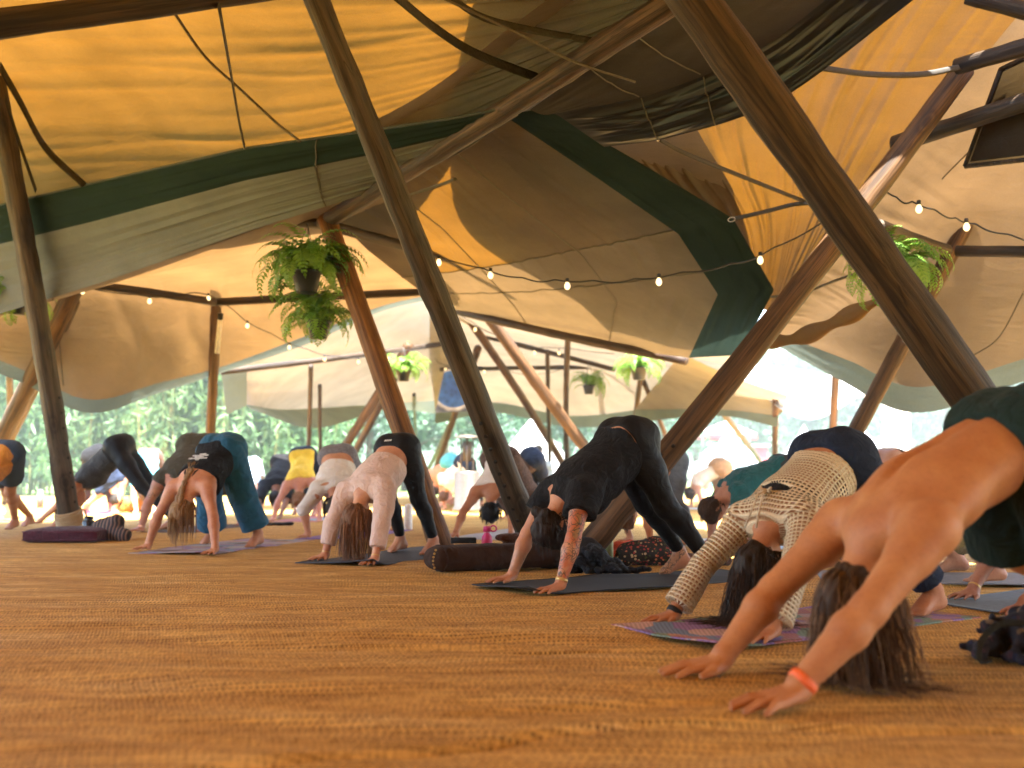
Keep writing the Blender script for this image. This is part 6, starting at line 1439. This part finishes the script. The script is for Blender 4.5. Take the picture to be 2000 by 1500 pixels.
# ------------------------------------------------------------------ straps and ropes of the tent
def strap(name, pts, r, label, mat=STRAPM, sq=.3, cat='strap', hook=True):
    P_ = [W(*p) for p in pts]; t = thing(name, label, cat, tuple(P_[0]), 'tent straps and guy lines')
    mb = MB(); mb.tube(crom(P_, 8 * len(P_)), r, 6, True, sq); mb.build('webbing', mat, t)
    if hook:
        e = P_[-1]; d = unit(P_[-1] - P_[-2]); mb = MB(); s = unit(np.cross(d, (0, 1, 0)))
        mb.tube([e + d * .06 * (1 - math.cos(a)) / 2 + s * .018 * math.sin(a) for a in np.linspace(0, 6.283, 16)], .004, 5, False); mb.build('hook', plain('steel', (.5, .47, .42), .3, .8), t)
    return t
strap('tent_strap', [(428, 14, 4.95), (452, 150, 6.2), (466, 232, 7.2), (477, 284, 7.85)], .026, 'dark strap hanging from the top left beam to the green skirt edge')
strap('guy_rope', [(340, 25, 6.8), (400, 110, 7.2), (470, 175, 7.4), (540, 240, 7.55), (586, 276, 7.4)], .011, 'thin dark rope trailing down the amber canvas', hook=False, sq=1, mat=ROPE)
strap('tent_strap', [(1880, 130, 6.45), (1800, 145, 6.3), (1700, 145, 6.15), (1605, 133, 5.95)], .02, 'webbing strap hooked to the black band at the right')
strap('tent_strap', [(1575, 395, 7.9), (1450, 345, 7.4), (1340, 300, 6.9), (1288, 272, 6.6)], .018, 'webbing strap crossing the right amber canvas to the black band')
strap('tent_strap', [(1640, 395, 7.7), (1560, 398, 7.9), (1500, 412, 8.0), (1436, 427, 8.1)], .018, 'webbing strap hooked to the corner of the green band')
strap('guy_rope', [(1505, 580, 8.5), (1560, 575, 8.4), (1640, 545, 8.2), (1720, 520, 8.0)], .012, 'rope running right from the end of the green band', hook=False, sq=1, mat=ROPE)
strap('guy_rope', [(1980, 120, 7.4), (1930, 250, 8.0), (1840, 350, 8.4)], .006, 'thin guy rope at the upper right corner', hook=False, sq=1, mat=ROPE)
strap('guy_rope', [(2000, 570, 8.9), (1950, 660, 9.3), (1890, 700, 9.6)], .006, 'thin rope down the right beige canvas', hook=False, sq=1, mat=ROPE)
strap('guy_rope', [(1240, 160, 5.9), (1120, 120, 5.6), (1000, 60, 5.3), (830, -20, 5.0)], .008, 'cable crossing the amber canvas left of the ridge beam', hook=False, sq=1, mat=ROPE)
strap('guy_rope', [(790, 385, 7.6), (850, 365, 7.4), (890, 350, 7.2)], .014, 'twisted rope below the ridge beam', hook=False, sq=1, mat=ROPE)
for i, (a, b, lb) in enumerate([([(770, -10, 5.35), (850, 55, 5.75), (930, 105, 6.0), (1050, 152, 6.2)], .055, 'long dark webbing strip sewn to the roof left of the ridge beam'), ([(860, -20, 5.4), (960, 40, 5.7), (1180, 85, 5.6)], .04, 'narrower dark webbing strip near the top of the ridge beam'),
                                ([(0, 130, 8.0), (40, 200, 8.5), (90, 290, 9.0), (165, 362, 9.2)], .085, 'dark webbing strip at the upper left corner'), ([(10, 190, 8.4), (35, 270, 8.9), (70, 372, 9.4)], .07, 'second dark webbing strip left of the first corner strip')]):
    P_ = [W(*p) for p in a]; t = thing('webbing_strip', lb, 'strap', tuple(P_[0]), 'tent straps and guy lines'); mb = MB(); mb.tube(crom(P_, 24), b * .6, 6, True, .12); mb.build('webbing', fabric((.05, .045, .035), .9, 20, .3), t)

# ------------------------------------------------------------------ dark panel, roll, tapestry, heater
pn = thing('dark_screen', 'dark brown framed panel hanging at the upper right edge', 'panel', tuple(W(1960, 250, 6.6)))
pa, pb, pc, pd_ = W(1955, 135, 6.7), W(2110, 60, 6.0), W(2110, 300, 6.3), W(1885, 325, 7.0)
def slab(c4_, th):
    c4_ = np.array(c4_); n_ = unit(np.cross(c4_[1] - c4_[0], c4_[3] - c4_[0])); V_ = np.concatenate([c4_ - n_ * th / 2, c4_ + n_ * th / 2]); return V_, [(0, 1, 2, 3), (7, 6, 5, 4), (0, 4, 5, 1), (1, 5, 6, 2), (2, 6, 7, 3), (3, 7, 4, 0)]
mb = MB(); mb.add(*slab([pa, pb, pc, pd_], .01)); mb.build('sheet', canvas('panel', (.05, .033, .018), (.08, .05, .02), .25), pn, smooth=False)
mb = MB()
for a, b in ((pa, pb), (pb, pc), (pc, pd_), (pd_, pa)): mb.tube([a, b], .018, 6)
mb.build('frame', WDARK, pn)
rl = thing('rolled_canvas', 'rolled-up brown canvas sagging above the right opening', 'canvas roll', tuple(W(1580, 640, 9)))
mb = MB(); mb.tube(crom([W(1490, 668, 9.3), W(1560, 660, 9.0), (W(1640, 625, 8.6)), W(1720, 585, 8.2)], 24), [.05 + .02 * math.sin(i * .8) + .02 * math.sin(math.pi * i / 23) for i in range(24)], 10); mb.build('roll', canvas('roll', (.22, .13, .06), (.2, .1, .03), .3), rl)
tp = thing('tapestry', 'blue and white tapestry with a round medallion hanging in the rear centre', 'tapestry', tuple(W(885, 760, 19.5)))
m_, nd_, L_, b_ = nodes('tapestry'); tc_ = N(nd_, 'TexCoord'); no_ = N(nd_, 'TexVoronoi', Scale=9.0); L_.new(tc_.outputs['Object'], no_.inputs['Vector'])
ln_ = N(nd_, 'VectorMath', operation='LENGTH'); L_.new(tc_.outputs['Object'], ln_.inputs[0])
rr_ = ramp(nd_, [(0, (.02, .06, .22)), (.36, (.03, .10, .30)), (.39, (.5, .46, .4)), (.46, (.06, .06, .08)), (.6, (.2, .2, .22)), (.8, (.05, .05, .07))]); L_.new(ln_.outputs['Value'], rr_.inputs[0])
mx_ = N(nd_, 'MixRGB', blend_type='OVERLAY'); mx_.inputs[0].default_value = .5; L_.new(rr_.outputs[0], mx_.inputs[1]); L_.new(no_.outputs['Distance'], mx_.inputs[2]); L_.new(mx_.outputs[0], b_.inputs['Base Color'])
TPs = sheet([[(868, 722, 19.5), (932, 718, 19.6)], [(850, 806, 19.4), (920, 803, 19.5)]], 12, 16, .01, 4, 3, wdir='u'); sheet_obj('cloth', TPs, m_, tp)
ht = thing('patio_heater', 'silver patio heater standing in the rear centre', 'heater', tuple(G(912, 1000)))
hb = np.array(ht.location); STL = plain('brushed_steel', (.16, .14, .125), .35, .6, 40, .2); k_ = hb[1] / 14.0
mb = MB(); mb.lathe(hb, [(0, 0), (.24, 0), (.24, .06), (.21, .10), (.21, .62), (.19, .66), (0, .67)], 26); mb.build('cylinder', STL, ht)
mb = MB()
for a in range(4): mb.tube([hb + np.array([.10 * math.cos(a * 1.57), .10 * math.sin(a * 1.57), .66]), hb + np.array([.10 * math.cos(a * 1.57), .10 * math.sin(a * 1.57), 1.2])], .012, 6)
mb.build('cage', STL, ht)
mb = MB(); mb.lathe(hb, [(.07, .82), (.075, .82), (.085, 1.12), (.07, 1.14)], 16); mb.build('burner', plain('burner', (.06, .05, .045), .5, .4), ht)
mb = MB(); mb.lathe(hb, [(0, 1.26), (.10, 1.25), (.22, 1.21), (.225, 1.2), (.10, 1.22), (0, 1.225)], 26); mb.build('reflector', STL, ht)
lt_ = thing('tube_light', 'white tube light fixed to the upright brown pole on the left', 'lamp', tuple(W(428, 650, 12.1)))
mb = MB(); mb.tube([W(430, 622, 12.1), W(424, 690, 12.2)], .03, 10); mb.build('tube', plain('white_enamel', (.75, .72, .68), .4), lt_)
mb = MB(); mb.tube([W(431, 612, 12.08), W(430, 624, 12.1)], .034, 10); mb.build('tube_cap', SOCK, lt_)

# ------------------------------------------------------------------ outside: bell tent, stalls, trees, hill
bt = thing('bell_tent', 'pointed white bell tent outside behind the rear opening', 'tent', tuple(G(1042, 962)))
c0 = np.array(bt.location); apex = W(1040, 812, c0[1]); rad = .62 * c0[1] / 14
mb = MB(); n8 = 14
R_ = abs(W(1145, 900, c0[1])[0] - c0[0]); zw = .5
mb.lathe(c0, [(R_, 0), (R_ * 1.0, zw), (R_ * .55, zw + (apex[2] - zw) * .42), (R_ * .25, zw + (apex[2] - zw) * .74), (.02, apex[2])], n8); mb.build('canvas_wall', canvas('bell', (.6, .59, .56), (.4, .4, .38), .3), bt, smooth=False)
mb = MB(); mb.tube([c0 + UP * (apex[2] - .2), c0 + UP * (apex[2] + .15)], .03, 8); mb.build('finial', WDARK, bt)
mb = MB(); mb.add([c0 + np.array([-.35, -R_ * 1.0, .02]), c0 + np.array([.35, -R_ * 1.0, .02]), c0 + np.array([0, -R_ * .72, zw + 1.0])], (), [(0, 1, 2)]); mb.build('door_flap', canvas('bell2', (.5, .5, .48), (.3, .3, .3), .2), bt)
WH = plain('white_vinyl', (.42, .44, .46), .6); RED = plain('red_vinyl', (.5, .03, .04), .6); CYA = plain('cyan_vinyl', (.08, .45, .55), .6)
mk = thing('market_tent', 'white domed tent with turquoise stripe and red-edged roof outside on the right', 'tent', tuple(G(1420, 948)))
c1 = np.array(mk.location); dd = c1[1]
def P2(px, py, dz=0): return W(px, py, dd + dz)
wpx = dd / F
mb = MB(); w_ = 110 * wpx; mb.box(P2(1420, 925), (w_ * 1.05, 2.0, 46 * wpx)); mb.build('wall', WH, mk, smooth=False)
mb = MB(); mb.box(P2(1420, 948) + np.array([0, -.03, .0]), (w_ * 1.06, 2.05, 8 * wpx)); mb.build('base_stripe', CYA, mk, smooth=False)
mb = MB(); mb.lathe(P2(1420, 902), [(55 * wpx, 0), (50 * wpx, 14 * wpx), (34 * wpx, 28 * wpx), (12 * wpx, 38 * wpx), (0, 40 * wpx)], 18); mb.build('dome', WH, mk)
mb = MB(); mb.lathe(P2(1426, 862), [(24 * wpx, -8 * wpx), (18 * wpx, 4 * wpx), (0, 14 * wpx)], 14); mb.build('dome_panel', CYA, mk)
mb = MB(); mb.lathe(P2(1418, 846, 2), [(62 * wpx, -10 * wpx), (62 * wpx, 0), (0, 24 * wpx)], 4); mb.build('roof', plain('canopy_white', (.42, .33, .32), .7), mk, smooth=False)
mb = MB(); mb.lathe(P2(1418, 846, 2), [(63 * wpx, -13 * wpx), (63 * wpx, -3 * wpx)], 4); mb.build('roof_edge', RED, mk, smooth=False)
for x in (1372, 1464): mb = MB(); mb.tube([P2(x, 948, 1.5), P2(x, 850, 1.5)], .05, 6); mb.build('post', SOCK, mk)
rbx = thing('market_stall', 'red stall beside the domed tent outside', 'stall', tuple(G(1478, 946))); c2 = np.array(rbx.location); ww = c2[1] / F
mb = MB(); mb.box(c2 + UP * 36 * ww, (32 * ww, 1.5, 72 * ww)); mb.build('wall', RED, rbx, smooth=False)
mb = MB(); mb.box(c2 + UP * 30 * ww + np.array([0, -.8, 0]), (20 * ww, .1, 24 * ww)); mb.build('counter_panel', WH, rbx, smooth=False)
mb = MB(); mb.box(c2 + UP * 74 * ww, (37 * ww, 2.0, 4 * ww)); mb.build('roof', WH, rbx, smooth=False)
for i, (x0, x1, yt, yb, lb, dz) in enumerate([(1545, 1600, 830, 925, 'white gazebo outside left of the navy trousers', 30), (1655, 1720, 838, 905, 'low white marquee outside above the navy trousers', 40), (1560, 1640, 858, 905, 'wide white stall roof far outside', 45)]):
    t = thing('white_marquee', lb, 'tent', tuple(W((x0 + x1) / 2, 948, dz) * np.array([1, 1, 0])), 'white festival marquees outside'); s_ = dz / F; ctr = W((x0 + x1) / 2, yb, dz)
    mb = MB(); mb.lathe(ctr + UP * (yb - yt) * .45 * s_, [((x1 - x0) * .72 * s_, 0), ((x1 - x0) * .25 * s_, (yb - yt) * .3 * s_), (0, (yb - yt) * .55 * s_)], 4); mb.build('roof', WH, t, smooth=False)
    for sx in (-.46, .46):
        mb = MB(); bp_ = ctr + np.array([(x1 - x0) * sx * s_, 0, 0]); bp_[2] = -.06; mb.tube([bp_, ctr + np.array([(x1 - x0) * sx * s_, 0, (yb - yt) * .47 * s_])], .06, 6); mb.build('post', WH, t)
    mb = MB(); mb.box(ctr + np.array([0, 1.2, (yb - yt) * .1 * s_]), ((x1 - x0) * .9 * s_, .1, (yb - yt) * .65 * s_)); mb.build('back_wall', WH, t, smooth=False)
sw_ = thing('side_wall', 'bright white canvas side wall standing outside behind the right pole', 'tent wall', tuple(W(1745, 930, 13) * np.array([1, 1, 0])))
sheet_obj('canvas_wall', sheet([[(1722, 782, 13), (1778, 795, 13.2)], [(1722, 960, 13), (1778, 965, 13.2)]], 10, 8, .02, 3, 4), canvas('bell', (.6, .59, .56), (.4, .4, .38), .3), sw_)
fn = thing('rail_fence', 'low white rail fence on the lawn in front of the domed tent', 'fence', tuple(G(1420, 960))); cf = np.array(fn.location); wf = cf[1] / F
for i in range(6): mb = MB(); p = cf + np.array([(-70 + 28 * i) * wf, 0, 0]); mb.tube([p - UP * .06, p + UP * 1.0], .035, 6); mb.build('post', WH, fn)
for z in (.5, .95): mb = MB(); mb.tube([cf + np.array([-74 * wf, 0, z]), cf + np.array([74 * wf, 0, z])], .03, 6); mb.build('rail', WH, fn)

def leaf_mat(key, stops, tr=.45):
    m, nd, L, b = nodes('leaf_' + key); tc = N(nd, 'TexCoord'); no = N(nd, 'TexNoise', Scale=.9, Detail=5.0); L.new(tc.outputs['Object'], no.inputs['Vector'])
    r = ramp(nd, stops); L.new(no.outputs[0], r.inputs[0]); L.new(r.outputs[0], b.inputs['Base Color']); b.inputs['Roughness'].default_value = .55
    t = N(nd, 'BsdfTranslucent'); L.new(r.outputs[0], t.inputs[0]); ms = N(nd, 'MixShader'); ms.inputs[0].default_value = tr; L.new(b.outputs[0], ms.inputs[1]); L.new(t.outputs[0], ms.inputs[2]); L.new(ms.outputs[0], nd['Material Output'].inputs[0]); return m
LG = leaf_mat('bamboo', [(.3, (.07, .15, .06)), (.55, (.13, .24, .10)), (.75, (.20, .30, .14))])
LT = leaf_mat('tree', [(.3, (.035, .085, .05)), (.55, (.075, .15, .085)), (.75, (.12, .20, .11))])
def leaves(C, size, rs, asp=.28, droop=.5):
    n = len(C); d = rs.randn(n, 3); d[:, 2] -= droop; d /= np.linalg.norm(d, axis=1)[:, None]; s = np.cross(d, rs.randn(n, 3)); s /= np.linalg.norm(s, axis=1)[:, None]
    l = size * (.6 + .8 * rs.rand(n))[:, None]; V = np.stack([C, C + d * l * .45 + s * l * asp, C + d * l, C + d * l * .45 - s * l * asp], 1).reshape(-1, 3); return V, np.arange(4 * n).reshape(-1, 4)
def bamboo_meshes(seed):
    rs = np.random.RandomState(seed); st = MB(); C = []
    for i in range(22):
        b = np.array([rs.randn() * .5, rs.randn() * .4, 0]); h = 4 + 3 * rs.rand(); ln = rs.randn(2) * .7
        pts = [b + np.array([ln[0] * t ** 2.2, ln[1] * t ** 2.2, h * t]) for t in np.linspace(0, 1, 9)]; st.tube(pts, np.linspace(.03, .008, 9), 5)
        for p in crom(pts, 60)[10:]: C += [p + rs.randn(3) * np.array([.25, .25, .2]) for _ in range(4)]
    V, Q = leaves(np.array(C), .42, rs, .09, 1.0)
    return mesh_np('stems', np.concatenate(st.V), [np.concatenate(st.Q), np.concatenate(st.T)]), mesh_np('foliage', V, Q, False)
def tree_meshes(seed, H=7, R=2.6):
    rs = np.random.RandomState(seed); tr = MB(); C = []
    tr.tube([(0, 0, 0), (.1 * rs.randn(), 0, H * .25), (.25 * rs.randn(), .1, H * .55), (.3 * rs.randn(), 0, H * .85)], [.22, .17, .11, .04], 8)
    for i in range(26):
        a = rs.rand() * 6.28; z = H * (.28 + .68 * rs.rand()); r = R * (1 - abs(z / H - .55) * 1.1) * (.4 + .6 * rs.rand()); e = np.array([r * math.cos(a), r * math.sin(a), z])
        tr.tube([(0, 0, z - .9), e * .6 + np.array([0, 0, z - .5]) * .4, e], [.06, .04, .015], 5); m = 150
        C.append(e + rs.randn(m, 3) * np.array([.55, .55, .42]) * (.7 + .5 * rs.rand()))
    V, Q = leaves(np.concatenate(C), .26, rs, .3, .3)
    return mesh_np('trunk', np.concatenate(tr.V), [np.concatenate(tr.Q), np.concatenate(tr.T)]), mesh_np('crown', V, Q, False)
BM = [bamboo_meshes(s) for s in (1, 2, 3)]; TM = [tree_meshes(s) for s in (4, 5, 6)]
STEM = plain('bamboo_stem', (.16, .17, .06), .6); BARK = plain('bark', (.10, .075, .05), .9)
for s_, f_ in BM: s_.materials.append(STEM); f_.materials.append(LG)
for s_, f_ in TM: s_.materials.append(BARK); f_.materials.append(LT)
def plant(kind, px, d, sc_, rz, label, grp):
    a, b = (BM if kind == 'bamboo_clump' else TM)[int(px + d * 7) % 3]; loc = W(px, 930, d); loc[2] = -.06
    t = thing(kind, label, 'bamboo' if kind == 'bamboo_clump' else 'tree', tuple(loc), grp); t.rotation_euler[2] = rz; t.scale = (sc_, sc_, sc_)
    for me_, nm in ((a, 'stems' if kind == 'bamboo_clump' else 'trunk'), (b, 'foliage' if kind == 'bamboo_clump' else 'crown')):
        o = bpy.data.objects.new(nm, me_); link(o, t)
bl_ = [(-40, 30, 1.0, 'by the left picture edge'), (50, 33, .9, 'behind the leftmost pole'), (130, 29, .95, 'left of the charcoal vest'), (215, 32, 1.1, 'behind the charcoal vest'), (300, 28, 1.0, 'above the turquoise waistband'), (365, 33, 1.15, 'left of the upright brown pole'),
       (440, 29, 1.05, 'right of the upright brown pole'), (510, 33, 1.1, 'below the square corner flap'), (575, 30, .9, 'above the yellow top'), (650, 34, 1.0, 'above the grey patterned leggings'), (20, 40, 1.3, 'tall, in the back row far left'), (170, 42, 1.4, 'tall, in the back row on the left'), (330, 41, 1.35, 'tall, behind the left rear tent hem'), (480, 43, 1.4, 'tall, behind the corner flap'), (610, 42, 1.4, 'tall, behind the two thin dark poles')]
for i, (px, d, s_, tx) in enumerate(bl_): plant('bamboo_clump', px, d, s_, i * 1.3, 'bamboo clump outside, ' + tx, 'bamboo clumps outside')
tl_ = [(720, 36, .75, 'above the black leggings'), (790, 40, .85, 'between the orange-brown pole and the heater'), (870, 44, .9, 'behind the patio heater'), (955, 38, .7, 'left of the white bell tent'), (1030, 46, 1.0, 'behind the white bell tent'), (1110, 42, .85, 'right of the white bell tent'), (1190, 45, .9, 'behind the hips of the tattooed person'), (1290, 50, .9, 'left of the domed market tent'),
       (1360, 62, 1.2, 'tall, left behind the domed market tent'), (1450, 66, 1.3, 'tall, right behind the domed market tent'), (1530, 70, 1.4, 'beyond the white gazebo'), (1600, 72, 1.5, 'beyond the bright white awning'), (1680, 68, 1.3, 'beyond the right leaning pole'), (1760, 74, 1.4, 'beyond the white side wall'), (1850, 66, 1.2, 'behind the near slanting pole foot'), (1940, 70, 1.3, 'at the right picture edge'),
       (90, 52, 1.5, 'far back on the left'), (260, 54, 1.5, 'far back behind the bamboo'), (420, 55, 1.6, 'far back behind the upright pole'), (560, 56, 1.6, 'far back behind the corner flap'), (680, 55, 1.5, 'far back left of the orange-brown pole')]
for i, (px, d, s_, tx) in enumerate(tl_): plant('tree', px, d, s_, i * 2.1, 'leafy tree outside, ' + tx, 'trees outside')
# wooded hillside far off
hx = np.linspace(-140, 160, 90); hy = np.linspace(80, 170, 36); HX, HY = np.meshgrid(hx, hy); rs_ = np.random.RandomState(3)
HZ = (HY - 80) / 90 * (20 + 5 * np.sin(HX * .03 + 1) + 3 * np.sin(HX * .09)) + rs_.rand(*HX.shape) * 2.2 - .5
tag(mobj('wooded_hill', mesh_np('wooded_hill', np.stack([HX, HY, HZ], -1).reshape(-1, 3), grid_faces(36, 90)), plain('hill_wood', (.035, .07, .04), .95, nscale=1, var=.5, bump=.8, dist=1.0)), kind='structure')
# ------------------------------------------------------------------ added haze volume: its veil imitates the overexposed background outside
hz = MB(); hz.box((5, 80, 16.5), (330, 200, 35)); hz_o = hz.build('haze', None, None, (5, 80, -1), False)
m_ = bpy.data.materials.new('haze'); m_.use_nodes = True; nt_ = m_.node_tree; nt_.nodes.remove(nt_.nodes['Principled BSDF'])
pv_ = nt_.nodes.new('ShaderNodeVolumePrincipled'); pv_.inputs['Color'].default_value = (.86, .96, .95, 1); pv_.inputs['Density'].default_value = .0024; pv_.inputs['Anisotropy'].default_value = 0.0
nt_.links.new(pv_.outputs[0], nt_.nodes['Material Output'].inputs['Volume']); hz_o.data.materials.append(m_); hz_o['kind'] = 'stuff'; hz_o['label'] = 'added pale haze imitating overexposure on the far trees and tents'
